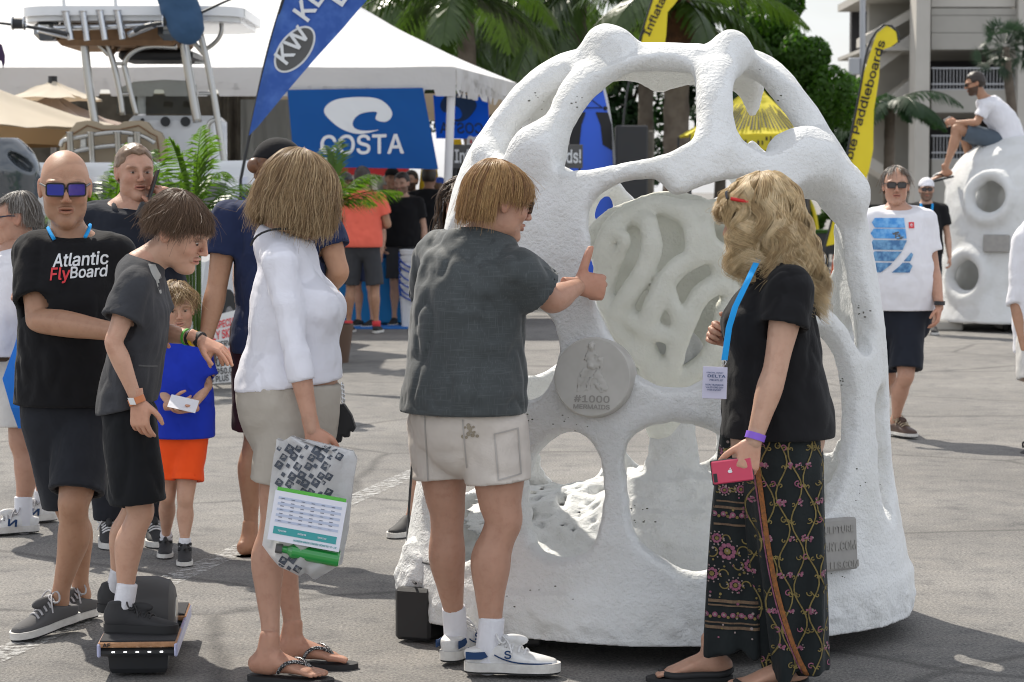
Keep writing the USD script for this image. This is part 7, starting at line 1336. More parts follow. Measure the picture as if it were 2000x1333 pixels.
part(wht.t, 'wrist_band', tube([wht.J['wri1'] + (0, 0, .02), wht.J['wri1'] + (0, 0, .045)], .036, 14), 'black_plastic'); mk('print_sky', (0.06, 0.26, 0.62), rough=.8, var=(18, (0.20, 0.46, 0.78), .4, .6)); mk('print_sea', (0.06, 0.16, 0.33), rough=.8, var=(22, (0.16, 0.34, 0.55), .42, .6))
k_ = mpp(16.1)
def onw(poly, mt, nm): part(wht.t, nm, onto(flat2(poly), q(0, 0, -.8) * 0 + np.array([0, 15.2, 0]), (1, 0, 0), (0, 0, 1), wht.sm, .004, .02, 0), mt, under=wht.sp)
def pxp(pts): return sg.Polygon([(at(x, y, 16.0)[0], at(x, y, 16.0)[2]) for x, y in pts])
cut_ = pxp([(1764, 425), (1796, 425), (1796, 470), (1780, 488), (1752, 520), (1728, 540), (1708, 540), (1735, 518), (1757, 492), (1768, 470)])
for i, (y0, x0, x1, mt) in enumerate(((426, 1703, 1788, 'print_sky'), (447, 1701, 1780, 'print_sky'), (469, 1700, 1776, 'print_sea'), (491, 1702, 1780, 'print_sea'), (513, 1704, 1778, 'print_sea'))): onw(pxp([(x0 + 6, y0), (x1 - 6, y0), (x1, y0 + 6), (x1 - 6, y0 + 19), (x0 + 6, y0 + 19), (x0, y0 + 9)]).buffer(.012).buffer(-.012).difference(cut_), mt, 'print_band')
onw(pxp([(1773, 434), (1784, 434), (1784, 446), (1773, 446)]), 'print_red', 'print_badge'); onw(pxp([(1777, 437), (1780, 437), (1780, 443), (1777, 443)]).union(pxp([(1775, 438.6), (1782, 438.6), (1782, 441.4), (1775, 441.4)])), 'print_white', 'print_cross')
onw(pxp([(1740, 455), (1752, 452), (1758, 462), (1764, 458), (1762, 466), (1750, 468), (1744, 463)]), 'print_grey', 'print_rider')
# person cut off by the right edge
q = QQ(15.3)
edg = Human('person', 'person in rolled white sleeves and white shorts cut off by the right edge', X(2042, 15.3), 15.3, 1.76, -20, 'tan', h=.012, B=dict(arm=1.1)); edg.set(sho0=q(2004, 468), elb0=q(1986, 590), wri0=q(2002, 682, -.1), kne0=q(2018, 760, -.1), ank0=onx(2014, 15.3, .09)); edg.body(head={}); edg.shirt('white_cotton', q(2040, 690), sleeve=1.05, ease=.025, waist=.02, sl_ease=.026, sides=(0, 1)); edg.shorts('white_short', hem=.9, ease=.03, flare=.03); edg.haircap('hair_dark')
edg.foot = {0: nrm([-.3, -1, 0]), 1: nrm([0, -1, 0])}; [edg.flipflop(i) for i in (0, 1)]
# man sitting on the second sculpture
q = QQ(28.5)
sit = Human('person', 'dark-haired bearded man in white shirt sitting on the reef ball sculpture looking down', X(1965, 28.5), 28.5, 1.80, -82, 'tan', h=.014, z0=0, hs=1.02, B=dict(b=1.1))
sit.set(hed=q(1904, 164), nek=q(1924, 196), che=q(1946, 222), wai=q(1966, 252), pel=q(1968, 276), sho1=q(1928, 205, -.2), sho0=q(1930, 202, .18), elb1=q(1908, 240, -.22), wri1=q(1868, 240, -.12), elb0=q(1905, 240, .15), wri0=q(1866, 243, .0), hip1=q(1955, 278, -.09), hip0=q(1958, 276, .1), kne1=q(1868, 252, -.14), ank1=q(1846, 332, -.2), kne0=q(1880, 262, .2), ank0=q(1895, 325, .2)); sit.foot = {1: nrm([-1, -.1, -.25]), 0: nrm([-1, 0, -.2])}; sit.look(-90, -14)
sit.body(hands={1: dict(d=(-1, .2, .1), back=(0, -1, .4), thumb=(0, 0, 1), h=.007), 0: dict(d=(-1, -.2, .1), back=(0, 1, .4), thumb=(0, 0, 1), h=.007)}, head=dict(beard=((.03, .018, .012), .9), brow=(.03, .02, .015)), barefeet=(1,))
sit.shirt('white_cotton', q(1978, 288), sleeve=.7, ease=.03, amp=.006, hem_n=(.6, 0, -1), waist=.02); sit.shorts('slate', hem=.82, ease=.035, flare=.03, top=q(1950, 225)); sit.haircap('hair_dark', .014); sit.sunglasses('lens_dark', w=.026, hgt=.014); sit.flipflop(1)
ph2 = thing('clear_cup', 'small clear cup in the hands of the man sitting on the sculpture', 'cup', q(1853, 238)); part(ph2, 'cup', obox(q(1853, 238, -.05), nrm([.8, -.3, .5]), nrm([-.5, 0, .8]), nrm(np.cross([.8, -.3, .5], [-.5, 0, .8])), (.09, .10, .01), .003), 'alu')
# distant people
def stander(label, px, Y, H, yaw, shirt, short, hair, skin='tan', hs=1.0, cap=None, long=False, J=None, B=None, hem=.9, shoes='shoe_black', look=None, glasses=False, beard=None, name='person', sh_hem=None, foot=None, sole='rubber_white', h=.018, arms=None):
    p = Human('person', label, X(px, Y), Y, H, yaw, skin, h=h, B=B)
    for k_, v_ in (J or {}).items(): p.J[k_] = p.P(*v_)
    if look: p.look(*look)
    p.body(head=dict(beard=beard, brow=(.05, .03, .02)), hands={i: dict(d=(p.J[f'wri{i}'] - p.J[f'elb{i}']), back=p.r * (1 if i == 0 else -1), thumb=p.f, h=.009) for i in (0, 1)})
    p.shirt(shirt, p.J['pel'] + p.up * -.06 * p.k if sh_hem is None else p.J['pel'] + p.up * sh_hem, sleeve=.62, ease=.022, waist=.02, flare=.018, amp=.006); p.shorts(short, hem=hem, ease=.03, flare=.028)
    for i in (0, 1): p.shoe(i, shoes, sole, lace=None, sock=None)
    if hair and not long: p.haircap(hair, .012)
    if long: p.bell([hair], 350, zend=lambda a: .05 if abs(a) < .8 else -.28, width=.006, npt=9, wave=.01)
    if cap: p.cap(cap, True)
    if glasses: p.sunglasses('lens_dark', w=.026, hgt=.016)
    return p
arm_f = dict(wri0=(.12, .30, 1.10), elb0=(.24, .02, 1.13), wri1=(-.12, .30, 1.10), elb1=(-.24, .02, 1.13))
cor = stander('man in bright coral T-shirt and grey shorts with his back turned under the tent', 708, 27.6, 1.86, 172, 'coral', 'grey_short', 'hair_dark', J=dict(wri1=(-.10, .28, 1.16), elb1=(-.27, .02, 1.16), wri0=(.10, .28, 1.14), elb0=(.26, .04, 1.15), ank0=(.15, -.02, .085), ank1=(-.15, -.02, .085), kne0=(.13, .01, .5), kne1=(-.13, .01, .5)), B=dict(a=1.12, arm=1.15), hem=.98, shoes='shoe_black', h=.014)
for i in (0, 1): part(cor.t, 'sock', tube([cor.J[f'ank{i}'] - (0, 0, .01), cor.J[f'ank{i}'] + (0, 0, .05)], .048, 12), 'print_red', True)
stander('dark-haired man in black T-shirt with gold chain facing the camera beside the buckets', 786, 29.0, 1.80, -8, 'tee_black', 'grey_short', 'hair_dark', 'fair', J=dict(wri0=(.20, .12, .92)), look=(-18, -8), beard=((.05, .03, .02), .6), B=dict(a=1.15), h=.015)
stander('man in black T-shirt and brown brimmed cap with back turned near the tent pole', 838, 30.2, 1.88, 170, 'tee_black', 'short_dark', 'hair_dark', 'dark', cap='frame_brown', B=dict(a=1.2))
stander('person in bright blue cap behind the man with the brown cap', 858, 31.3, 1.74, 150, 'white_cotton', 'short_dark', 'hair_brown_light', 'fair', cap='handle_blue')
stander('grey-haired man with sunglasses under the tent in profile', 752, 31.0, 1.76, 78, 'navy_dark', 'short_dark', 'hair_grey', 'pink', glasses=True)
stander('man in dark cap and navy shirt behind the black T-shirt man', 766, 30.4, 1.86, 10, 'navy_dark', 'short_dark', 'hair_dark', 'tan', cap='tee_black')
stander('bearded dark-haired man looking out between two others under the tent', 804, 31.6, 1.84, -20, 'slate', 'short_dark', 'hair_dark', 'fair', beard=((.03, .02, .015), .9))
stander('person in grey-green cap and dark shirt left of the coral shirt', 674, 30.0, 1.80, 30, 'tee_black', 'short_dark', 'hair_grey_dark', 'tan', cap='car_dark')
stander('barelegged person in dark shorts half hidden behind the coral shirt man', 712, 28.7, 1.72, -30, 'navy_dark', 'navy', 'hair_brown', 'pink', shoes='rubber_black', hem=.9)
stander('long-haired woman in dark top near the yellow paddleboard', 880, 30.6, 1.66, 160, 'tee_charcoal', 'short_dark', 'hair_blond_dark', long=True); stander('dark long-haired woman at the edge of the dome under the tent', 902, 31.0, 1.64, 140, 'tee_black', 'short_dark', 'hair_dark', long=True)
wcp = stander('man in white cap and sunglasses with blue lanyard beyond the white T-shirt man', 1808, 27.4, 1.72, -5, 'tee_black', 'short_dark', 'hair_dark', 'fair', cap='white_cotton', glasses=True, beard=((.06, .035, .025), .7)); part(wcp.t, 'lanyard', tube(curve([wcp.J['nek'] + d for d in (wcp.r * .06 + wcp.f * .06, wcp.r * .04 + wcp.f * .15 - wcp.up * .2, wcp.f * .17 - wcp.up * .34, -wcp.r * .04 + wcp.f * .15 - wcp.up * .2, -wcp.r * .06 + wcp.f * .06)], 16), .014, 6), 'lanyard_blue', True)
stander('person in grey T-shirt and dark shorts glimpsed behind the man in navy', 528, 17.7, 1.66, 20, 'grey_tee', 'tee_charcoal', 'hair_brown', 'fair', hem=.9, shoes='rubber_black', h=.014, J=dict(ank0=(.22, .0, .085), kne0=(.15, .02, .5)))
cur = stander('dark curly-haired woman standing hidden behind the man in slate grey', 912, 11.6, 1.66, -25, 'slate', 'short_dark', 'hair_dark', 'fair', J=dict(ank0=(.26, .10, .085), kne0=(.18, .12, .5), elb0=(.20, .1, 1.12), wri0=(.1, .25, .95)), shoes='rubber_black', h=.012, hem=.8); cur.bell(['hair_dark', 'hair_brown'], 700, ax=.105, ay=.12, az=.105, zend=lambda a: .03 if abs(a) < .8 else -.2, width=.004, wave=.02, npt=14, thick=.25, flare=1.0, seed=8)
stander('person in bright blue top seen through the gap above the heart', 1310, 33.0, 1.70, 180, 'lanyard_blue', 'handle_blue', 'hair_brown', 'tan')
# ---------------------------------------------------------------- prints, bands and things carried
def decal(p, nm, m, o, U, mat, tgt=None, V=(0, 0, 1), off=.003, res=.015, under=None, kind=None): return part(p.t, nm, onto(m, o, U, V, tgt if tgt is not None else p.sm, off, res, .0), mat, under=under or p.sp, kind=kind)
Yf = 8.2; F1 = lambda x, y: at(x, y, Yf); kf = mpp(9.0)
def chest(p, s, x, y, w, h, mat, Y=9.0, rot=0.0, slant=0.0, bold=True):
    """Lettering at photo pixel (x, y), w x h pixels at the depth of the wearer."""
    k = mpp(Y); m = text_fit(s, w * k, h * k, .001, bold); m.vertices[:, 0] += slant * m.vertices[:, 1]; a = at(x, y, Y - .12); o = np.array([a[0], Y - .6, a[2]]); return decal(p, 'lettering', m, o, (math.cos(rot), 0, math.sin(rot)), mat, V=(-math.sin(rot), 0, math.cos(rot)))
chest(bald, 'Atlantic', 99, 522, 102, 24, 'print_white', rot=.05, slant=.12); chest(bald, 'Fly', 95, 548, 38, 23, 'print_red', rot=.05, slant=.12); chest(bald, 'Board', 134, 544, 66, 21, 'print_white', rot=.05, slant=.12)
mk('panel_grey', (0.36, 0.37, 0.36), rough=.85); mk('print_camera', (0.085, 0.088, 0.09), rough=.8); mk('print_green', (0.10, 0.42, 0.06), rough=.7)
def pxpoly(pts, Y): return sg.Polygon([(at(x, y, Y)[0], at(x, y, Y)[2]) for x, y in pts])
def pxdecal(p, nm, pts, Y, mat, tgt=None, off=.003, under=None): return decal(p, nm, flat2(pxpoly(pts, Y)), np.array([0, Y - .7, 0]), (1, 0, 0), mat, tgt, off=off, under=under)
pxdecal(boy, 'shoulder_panel', [(286, 516), (298, 518), (312, 545), (316, 575), (306, 576), (302, 550)], 8.25, 'panel_grey')
pxdecal(boy, 'print', [(300, 716), (326, 722), (326, 752), (302, 745)], 8.2, 'print_camera'); pxdecal(boy, 'print', [(270, 713), (300, 718), (300, 721), (270, 716)], 8.2, 'print_camera'); pxdecal(boy, 'print', [(306, 734), (312, 736), (312, 744), (306, 742)], 8.2, 'print_green', off=.004)
for i, (w_, r_, mt) in enumerate(((.00, .030, 'print_black'), (-.018, .031, 'board_yellow'), (-.030, .031, 'print_black'), (-.042, .032, 'print_green'))):
    a, b = boy.J['wri1'], boy.J['elb1']; d = nrm(a - b); part(boy.t, 'wristband', tube([a + d * (w_ * 1.3 - .012), a + d * (w_ * 1.3 + (.006 if i == 0 else -.004))], r_ * .92, 16), mt, 30)
a, b = boy.J['wri0'], boy.J['elb0']; d = nrm(a - b); mk('band_orange', (0.52, 0.18, 0.07), rough=.5); part(boy.t, 'wristband', tube([a + d * -.016, a + d * .006], .029, 18), 'band_orange', 30); part(boy.t, 'band_tag', obox(a + d * -.004 + np.array([-.012, -.0285, 0]), nrm([1, 0, 0]), -d, nrm(np.cross([1, 0, 0], -d)), (.020, .024, .004)), 'sign_white')
# shorts seams and pocket of the man in grey
k = mpp(8.2)
mk('seam', (0.40, 0.375, 0.35), rough=.9); mk('stain', (0.30, 0.26, 0.20), rough=.95)
for pts in (((966, 842), (1012, 832)), ((966, 842), (974, 930)), ((974, 930), (1018, 920)), ((1012, 832), (1018, 920)), ((830, 810), (836, 960)), ((905, 815), (912, 910))):
    ln = sg.LineString([(at(x, y, 8.2)[0], at(x, y, 8.2)[2]) for x, y in pts]).buffer(.0025); decal(grey, 'seam', flat2(ln), np.array([0, 7.5, 0]), (1, 0, 0), 'seam', grey.om, off=.002, under=grey.op)
rngs = np.random.default_rng(3); st = shapely.union_all([sg.Point(at(914 + rngs.normal() * 5 + i * .8, 852 - i * 2.2 + rngs.normal() * 3, 8.2)[[0, 2]]).buffer(rngs.uniform(.003, .008)) for i in range(14)]); decal(grey, 'stain', flat2(st), np.array([0, 7.5, 0]), (1, 0, 0), 'stain', grey.om, off=.0015, under=grey.op)
for i in (0, 1):
    def sh(m): return grey.F2W(i, m)
    for sd in (-1, 1): part(grey.t, 'shoe_trim', sh(extrude(sg.Polygon([(-.07, .045), (-.02, .046), (.0, .055), (-.01, .07), (-.045, .068), (-.07, .07)]), .003, (1, 0, 0), (0, 0, 1), (0, sd * .0395 + (.0015 if sd > 0 else .002), 0))), 'print_navy'); part(grey.t, 'shoe_stripe', sh(tube(curve([(.02, sd * .041, .062), (.06, sd * .0445, .045), (.11, sd * .0475, .037), (.17, sd * .045, .036), (.20, sd * .030, .034)], 14), .0022, 5)), 'print_navy'); part(grey.t, 'side_letter', sh(place(text_fit('S', .022, .024, .003), (1, 0, 0), (0, 0, 1), (.052, sd * .0445 + (-.002 if sd < 0 else .004), .052))), 'print_navy')
# the skirt of the woman in black
mk_cloth('skirt_cloth', (0.008, 0.011, 0.012), (0.011, 0.015, 0.016), rough=.75); mk('print_pink', (0.27, 0.095, 0.15), rough=.8, var=(60, (0.16, .05, .09))); mk('print_ochre', (0.20, 0.155, 0.05), rough=.8, var=(60, (0.12, .09, .03))); mk('print_pale', (0.25, 0.20, 0.19), rough=.8); mk('trim_rust', (0.17, 0.075, 0.028), rough=.8, var=(90, (0.30, .11, .03), .4, .6)); mk('print_tan', (0.15, 0.10, 0.06), rough=.8, var=(80, (.10, .06, .04)))
ks = mpp(8.0)
def sk(pts, Y, b, cuts, seed, amp):
    C = [(at(x, y, Y), w * ks, b_, (1, 0, 0)) for (x, y, w), b_ in zip(pts, b)]; P = np.array([c[0] for c in C]); g = Field(P.min(0) - .25, P.max(0) + .25, .008); g.loft(C, .02, cut=cuts, n=16)
    ph = np.random.default_rng(seed).uniform(0, 6, 4)
    def fo(p): t = np.clip((1.0 - p[:, 2]) / .8, 0, 1); a = np.arctan2(p[:, 1] - Y, p[:, 0] - P[:, 0].mean()); return -amp * t * (np.sin(a * 5 + ph[0] + p[:, 2] * 2) * .6 + np.sin(a * 9 + ph[1] - p[:, 2] * 3) * .4)
    g.rough(fo, .05); return g.mesh()
front = sk([(1470, 840, 62), (1462, 930, 66), (1452, 1060, 70), (1446, 1180, 70), (1440, 1330, 72)], 8.08, (.13, .13, .12, .12, .12), [(at(1440, 1268, 8.08), (.05, 0, -1))], 2, .020)
rear = sk([(1528, 835, 72), (1528, 900, 80), (1534, 1020, 78), (1546, 1150, 70), (1566, 1380, 52)], 7.97, (.15, .17, .16, .14, .13), [(at(1575, 1306, 7.97), (.28, 0, -1))], 5, .024)
f_p = part(wavy.t, 'skirt_panel', front, 'skirt_cloth', True, label='front panel of the skirt with paisley bands'); r_p = part(wavy.t, 'skirt_wrap', rear, 'skirt_cloth', True, label='black wrap with pink and ochre flower vines')
o7 = np.array([0, 7.2, 0]); P7 = lambda x, y: at(x, y, 7.9)[[0, 2]]
def ink(polys, tgt, under, mat, nm, off=.0025): decal(wavy, nm, flat2(shapely.union_all(polys)), o7, (1, 0, 0), mat, tgt, off=off, under=under, kind='stuff')
rng = np.random.default_rng(12); stems, pinks, pales, ochres = [], [], [], []
def vine(pts, w=.0022):
    c = curve(np.array([P7(*p) for p in pts]), 40); stems.append(sg.LineString(c).buffer(w)); return c
def curl(c, a, r, lst, w=.0017): 
    t = np.linspace(0, 1.35 * np.pi, 12); q = c + r * np.c_[np.cos(a + t), np.sin(a + t)] * np.linspace(1, .55, 12)[:, None]; lst.append(sg.LineString(q).buffer(w))
def flower(c, r):
    for j in range(7): a = rng.uniform(0, 6.28); pinks.append(sg.Point(c + rng.uniform(.2, 1) * r * np.array([math.cos(a), math.sin(a)])).buffer(rng.uniform(.22, .42) * r))
    for j in range(3): a = rng.uniform(0, 6.28); pales.append(sg.Point(c + .8 * r * np.array([math.cos(a), math.sin(a)])).buffer(.2 * r))
for x0 in range(1462, 1612, 27):
    ys = np.arange(850, 1330, 22); c = vine([(x0 + (y - 850) * .05 + 12 * math.sin((y + x0 * 3) / 21), y) for y in ys]); n = len(c)
    for i in range(2, n - 1, 3):
        s_ = 1 if (i // 3) % 2 else -1; e = c[i] + np.array([s_ * .015, .010]); stems.append(sg.LineString([c[i], (c[i] + e) / 2 + (0, .006), e]).buffer(.0014)); (flower(e, .0105) if i % 2 else curl(e, rng.uniform(0, 6), .010, [pinks, stems][rng.integers(2)])); curl(c[i] + (-s_ * .009, .004), rng.uniform(0, 6), .006, ochres)
U_ = shapely.union_all
ink(stems + ochres, rear, r_p, 'print_ochre', 'vine_print'); ink(pinks, rear, r_p, 'print_pink', 'flower_print', .0032); ink(pales, rear, r_p, 'print_pale', 'leaf_print', .0036)
bands, pk, oc, pa = [], [], [], []
def bar(y, h, lst): lst.append(sg.box(*P7(1360, y + h), *P7(1540, y)))
for y, h in ((905, 4), (985, 3), (996, 5), (1030, 4), (1180, 6), (1190, 3), (1224, 3), (1232, 6)): bar(y, h, bands)
for y in (1012, 1210, 940): 
    for x in range(1380, 1510, 17): pk.append(sg.Point(P7(x + 4, y)).buffer(.0085)); oc.append(sg.Point(P7(x + 12, y + 4)).buffer(.005)); pa.append(sg.Point(P7(x + 4, y)).buffer(.0035))
for x, y, r in ((1425, 1085, 20), (1470, 1110, 16), (1395, 1130, 15), (1440, 1150, 14), (1405, 1060, 12), (1480, 1060, 13), (1390, 960, 10), (1420, 965, 9), (1450, 960, 10), (1410, 890, 10), (1440, 885, 9)):
    c = P7(x, y); k2_ = mpp(8)
    for j in range(9): a = j * .7; pk.append(sg.Point(c + r * k2_ * .62 * np.array([math.cos(a), math.sin(a)])).buffer(r * k2_ * .22))
    oc.append(sg.Point(c).buffer(r * k2_ * .3)); [curl(c + (dx * k2_ * r, .0), a, r * k2_ * .7, oc, .002) for dx, a in ((1.4, 0), (-1.4, 3.1))]; pa += [sg.Point(c + r * k2_ * 1.1 * np.array([math.cos(a), math.sin(a)])).buffer(.0026) for a in np.linspace(0, 6.2, 11)]
for _ in range(90): x, y = rng.uniform(1370, 1510), rng.uniform(870, 1262); [pk, oc, pa][rng.integers(3)].append(sg.Point(P7(x, y)).buffer(rng.uniform(.0025, .005)))
ink(bands, front, f_p, 'print_tan', 'band_print'); ink(pk, front, f_p, 'print_pink', 'flower_print', .003); ink(oc, front, f_p, 'print_ochre', 'leaf_print', .0034); ink(pa, front, f_p, 'print_pale', 'dot_print', .0038)
ed = curve(np.array([P7(*p) for p in ((1474, 900), (1482, 960), (1496, 1060), (1516, 1160), (1540, 1240), (1572, 1312))]), 40); ink([sg.LineString(ed).buffer(.0075)], rear, r_p, 'trim_rust', 'edge_trim', .004); ink([sg.LineString(ed - (.012, 0)).buffer(.002)], rear, r_p, 'print_pink', 'edge_line', .004)
for i in (0, 1): part(wavy.t, 'flat_shoe', wavy.F2W(i, extrude(wavy.outline(i, .003), .014, (1, 0, 0), (0, 1, 0), (0, 0, -.012))), 'rubber_black'); part(wavy.t, 'shoe_upper', wavy.F2W(i, tube(curve([(-.055, -.030, .016), (-.072, 0, .022), (-.055, .030, .016), (.02, .038, .012), (.09, .047, .012), (.15, .046, .014), (.172, 0, .020), (.15, -.046, .014), (.09, -.047, .012), (.02, -.038, .012), (-.055, -.030, .016)], 50), .011, 8)), 'strap_black', True)
# lanyard, badge, phone, bracelet, sunglasses on the head
wq = QQ(7.84)
part(wavy.t, 'lanyard', sheet(np.array([[wq(x - 6, y, d), wq(x + 6, y, d)] for x, y, d in ((1486, 495, .1), (1462, 545, -.06), (1436, 600, -.08), (1424, 640, -.08), (1415, 704, -.06))])[::-1], .003), 'lanyard_blue', True)
bdg = thing('name_badge', 'clear plastic badge hanging on the blue lanyard of the woman in black', 'badge', wq(1394, 745, -.06)); bp0 = part(bdg, 'card', obox(wq(1396, 748, -.06), nrm([1, -.15, -.03]), nrm([.03, 0, 1]), nrm(np.cross([1, -.15, -.03], [.03, 0, 1])), (.078, .102, .003), .002), 'badge_card' if mk('badge_card', (0.46, 0.45, 0.56), rough=.3) else '')
for s, x, y, w_, h_ in (('DELTA', 1382, 737, 34, 5), ('PRIVATE JET', 1386, 744, 26, 3.2), ('SPECIAL ADMIT', 1380, 729, 32, 2.4), ('NON TRANSFER', 1378, 753, 34, 3), ('VALID ONE DAY', 1378, 758, 34, 3), ('THIS EVENT', 1380, 763, 28, 3)): part(bdg, 'lettering', place(text_fit(s, w_ * ks, h_ * ks, .0006), nrm([1, -.15, -.03]), (.03, 0, 1), wq(x, y, -.066)), 'print_navy', under=bp0)
part(bdg, 'clip', tube(curve([wq(1415, 704, -.06), wq(1418, 709, -.062), wq(1414, 714, -.062), wq(1411, 709, -.062), wq(1415, 704, -.06)], 14), .0018, 5), 'chrome', True); part(bdg, 'hook', tube([wq(1414, 712, -.062), wq(1412, 722, -.06)], .003, 6), 'chrome')
mk('phone_red', (0.50, 0.045, 0.10), rough=.2, coat=.8); fone = thing('smartphone', 'red smartphone in a clear case held low by the woman in black', 'phone', wq(1418, 920, -.12)); fU, fV = nrm([1, -.12, .14]), nrm([-.14, 0, 1]); fN = nrm(np.cross(fU, fV)); fo_ = wq(1430, 920, -.10)
fp_ = part(fone, 'back', obox(fo_, fU, fV, fN, (.128, .074, .009), .004), 'phone_red'); part(fone, 'case', obox(fo_ - fN * .003, fU, fV, fN, (.134, .080, .006), .003), 'black_plastic', under=fp_)
an = fo_ + fN * .0046; ap_ = shapely.union_all([sg.Point(-.0022, 0).buffer(.0052), sg.Point(.0022, 0).buffer(.0052)]).difference(sg.Point(.0085, .001).buffer(.0036)).union(affinity.rotate(affinity.scale(sg.Point(.001, .0085).buffer(.0026), .6, 1.1), -35)); part(fone, 'emblem', extrude(ap_, .0008, fU, fV, an + fU * -.006), 'print_white', under=fp_); part(fone, 'camera_lens', obox(an - fU * .055 - fV * .016, fU, fV, fN, (.012, .028, .003), .001), 'black_plastic', under=fp_)
a, b = wavy.J['wri1'], wavy.J['elb1']; d = nrm(a - b); mk('band_purple', (0.22, 0.10, 0.55), rough=.5); part(wavy.t, 'wristband', tube([a + d * -.030, a + d * -.008], .0325, 20), 'band_purple', 30)
wavy.t_sg = part(wavy.t, 'red_sunglasses', wavy.Wm(trimesh.util.concatenate([tube([(q_ * .092, .02, .065), (q_ * .098, .075, .085)], .006, 8) for q_ in (-1,)])), 'red_plastic', True); part(wavy.t, 'sunglass_lens', wavy.Wm(box((-.05, .085, .098), (.07, .012, .03), bev=.005)), 'lens_dark')
# black purse on a chain
pz = QQ(8.3); pu = thing('chain_purse', 'small black scalloped purse hanging on a chain behind the woman in white', 'purse', pz(676, 800)); pg = sg.Polygon([pz(x, y)[[0, 2]] for x, y in ((650, 793), (672, 791), (686, 812), (694, 836), (690, 842), (683, 840), (682, 852), (674, 853), (668, 849), (666, 862), (650, 866))]).buffer(.004).buffer(-.002); part(pu, 'bag', extrude(pg, .05, (1, 0, 0), (0, 0, 1), (0, 8.33, 0)), 'strap_black'); part(pu, 'flap', extrude(pg.buffer(-.008), .006, (1, 0, 0), (0, 0, 1), (0, 8.28, 0)), 'rubber_black')
for i in range(9): c = pz(668 + .3 * i, 752 + i * 4.4); part(pu, 'chain_link', tube(curve([c + (.006 * math.cos(t_) * (1 if i % 2 else .4), .006 * math.cos(t_) * (.3 if i % 2 else 1), .009 * math.sin(t_)) for t_ in np.linspace(0, 6.28, 9)], 14), .0019, 5), 'chrome')
# the plastic bag with papers and a green bottle
MATS['film'] = usdkit.material(stage, '/World/Looks/film', {'t': ('transparent_bsdf', dict(color=(.93, .94, .95))), 'p': ('principled_bsdf', dict(base_color=(.86, .86, .86), roughness=.25, specular_ior_level=.6)), 'tc': ('texture_coordinate', {}), 'n': ('noise_texture', dict(scale=16.0, detail=3.0)), 'b': ('bump', dict(strength=.7, distance=.02)), 'tl': ('translucent_bsdf', dict(color=(.7, .7, .72))), 'm1': ('mix_closure', dict(fac=.4)), 'm': ('mix_closure', dict(fac=.60))},
    [('tc.object', 'n.vector'), ('n.fac', 'b.height'), ('b.normal', 'p.normal'), ('p.BSDF', 'm1.closure1'), ('tl.BSDF', 'm1.closure2'), ('t.BSDF', 'm.closure1'), ('m1.closure', 'm.closure2')], surface='m.closure')
mk('paper', (0.66, 0.67, 0.74), rough=.7); mk('paper_teal', (0.05, 0.30, 0.31), rough=.7); mk('paper_line', (0.42, 0.47, 0.60), rough=.7); mk('paper_ink', (0.16, 0.17, 0.22), rough=.7); mk('bottle_green', (0.012, 0.20, 0.035), rough=.12, spec=.7, coat=.6); mk('bag_ink', (0.055, 0.065, 0.085), rough=.5)
bY = 7.93; bq = QQ(bY); bag_ = thing('plastic_bag', 'clear patterned plastic bag of papers and a green bottle held by the woman in white', 'bag', bq(600, 990))
rows = [(858, 540, 600), (880, 538, 690), (892, 535, 697), (930, 530, 690), (980, 524, 684), (1030, 518, 680), (1070, 512, 672), (1095, 530, 668), (1112, 545, 640), (1124, 575, 618)]
V = []
for j, (y, x0, x1) in enumerate(rows):
    row = []
    for u in np.linspace(0, 1, 18): b = math.sin(math.pi * u) ** .7 * .05 * min(1, j / 3) * (1 if j < 9 else .3) + .010 * math.sin(u * 17 + j); row.append(bq(x0 + (x1 - x0) * u, y + 10 * (u - .5) * (1 if j > 1 else 0) + 4 * math.sin(u * 9), -.02 - b))
    V.append(row)
V = np.array(V); fr = grid_mesh(V); bk_ = grid_mesh(V * (1, 0, 1) + (0, 2 * bY + .0, 0) - V * (0, 1, 0) + (0, .0, 0)); film = part(bag_, 'bag_front', sheet(V[:, ::-1], .0015), 'film', True); part(bag_, 'bag_back', sheet((V * (1, -1, 1) + (0, 2 * bY, 0)), .0015), 'film', True)
rngb = np.random.default_rng(9); dm, dl = [], []
for jy in range(15):
    for ix in range(9):
        x, y = 548 + ix * 18 + (9 if jy % 2 else 0) + rngb.normal() * 1.5, 874 + jy * 16.5 + rngb.normal() * 1.5; sz = (11.5 if (ix + jy) % 3 else 6.5) * rngb.uniform(.85, 1.1)
        if x > 560 + (1000 - y) * .9 and y > 900 and x > 648 or x > 672: continue
        if 960 < y < 1076: continue
        if y > 1080 and x > 585: continue
        k = mpp(bY); c = at(x, y, bY)[[0, 2]]; sq = affinity.rotate(sg.box(-.5, -.5, .5, .5), 45 + 12); sq = affinity.translate(affinity.scale(sq.buffer(-.08).buffer(.08), sz * k * 1.25, sz * k * 1.25, origin=(0, 0)), *c)
        if sz > 8:
            for s_ in (-1, 1): sq = sq.difference(affinity.translate(affinity.rotate(sg.LineString([(-.004, .007 * 1), (s_ * 0.0, .001), (.004, .007)]).buffer(.0008), 12 + 90 * (1 - s_)), *c))
            sq = sq.difference(affinity.translate(affinity.rotate(sg.box(-.007, -.0008, .007, .0008), 12), *c))
        dm.append(sq)
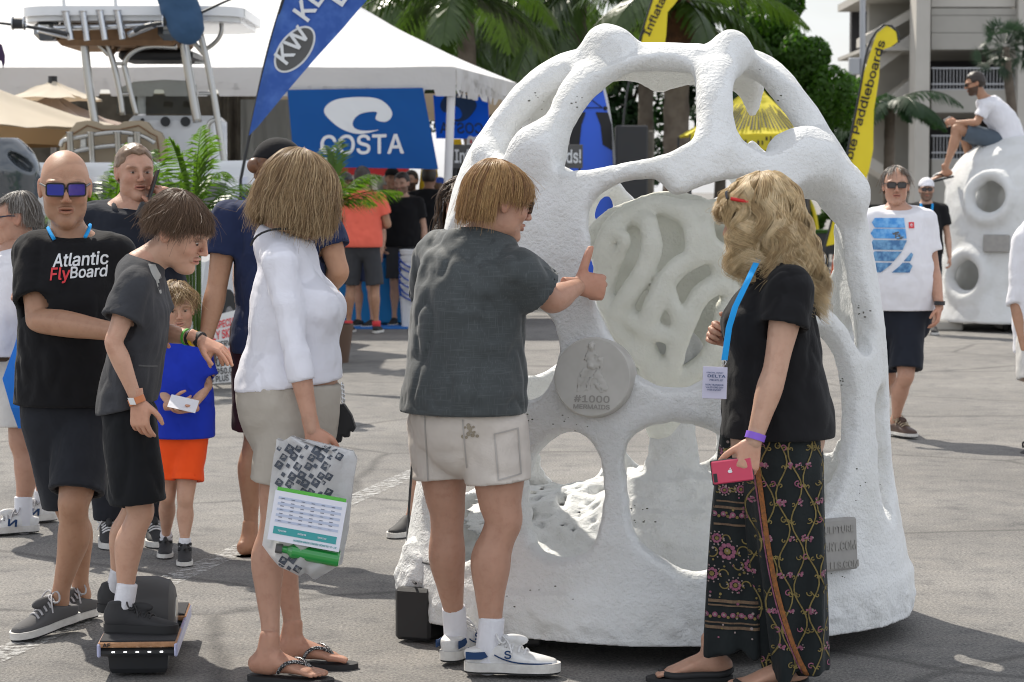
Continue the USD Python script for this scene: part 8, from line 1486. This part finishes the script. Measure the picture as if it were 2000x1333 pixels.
part(bag_, 'diamond_print', onto(flat2(shapely.union_all(dm)), np.array([0, bY - .4, 0]), (1, 0, 0), (0, 0, 1), fr, .002, .02, 0), 'bag_ink', under=film, kind='stuff')
pU = nrm([.975, -.05, -.17]); pV = nrm(np.cross(np.cross(pU, [.17, 0, .98]), pU)); pN = np.cross(pU, pV); pc = bq(600, 1018, -.085); pw, ph_ = 142 * mpp(bY), 98 * mpp(bY)
pap = part(bag_, 'paper', obox(pc, pU, pV, pN, (pw, ph_, .002)), 'paper')
def onp(x0, y0, x1, y1, mat, nm='print'): part(bag_, nm, obox(pc + pU * ((x0 + x1) / 2 * pw) + pV * ((y0 + y1) / 2 * ph_) + pN * .0014, pU, pV, pN, ((x1 - x0) * pw, (y1 - y0) * ph_, .0006)), mat, under=pap)
onp(-.44, -.36, .44, -.21, 'paper_teal', 'teal_bar')
for i in range(5): onp(-.44, -.12 + i * .115, .44, -.07 + i * .115, 'paper_line', 'table_line')
for s, x, y, w_, h_, mt in (('AT-A-GLANCE SERIES COMPARISON', .46, -.41, .60, .035, 'paper_teal'), ('OPTIONS', .30, -.27, .12, .03, 'paper'), ('SERIES', .02, -.27, .12, .03, 'paper'), ('MODEL', -.26, -.27, .12, .03, 'paper')): part(bag_, 'lettering', place(text_fit(s, w_ * pw, h_ * ph_, .0005), -pU, -pV, pc + pU * x * pw + pV * y * ph_ + pN * .0018), mt, under=pap)
for r_ in range(7):
    for c_ in range(6): onp(-.40 + c_ * .14, -.10 + r_ * .075, -.35 + c_ * .14, -.085 + r_ * .075, 'paper_ink', 'figure')
bt_ = thing('green_bottle', 'dark green bottle lying in the bottom of the plastic bag', 'bottle', bq(610, 1082, -.04)); a, b = bq(548, 1072, -.055), bq(664, 1092, -.055); dd = b - a; part(bt_, 'glass', tube([a + dd * t_ for t_ in (0, .02, .12, .2, .95, .99, 1)], [.008, .012, .013, .026, .028, .026, .01], 20), 'bottle_green', 30); part(bt_, 'cap', tube([a - dd * .08, a + dd * .03], .016, 14), 'shoe_grey', 30); part(bag_, 'folder', obox(pc - pN * .004 + pV * .008, pU, pV, pN, (pw * .96, ph_ * 1.04, .002)), 'print_green')
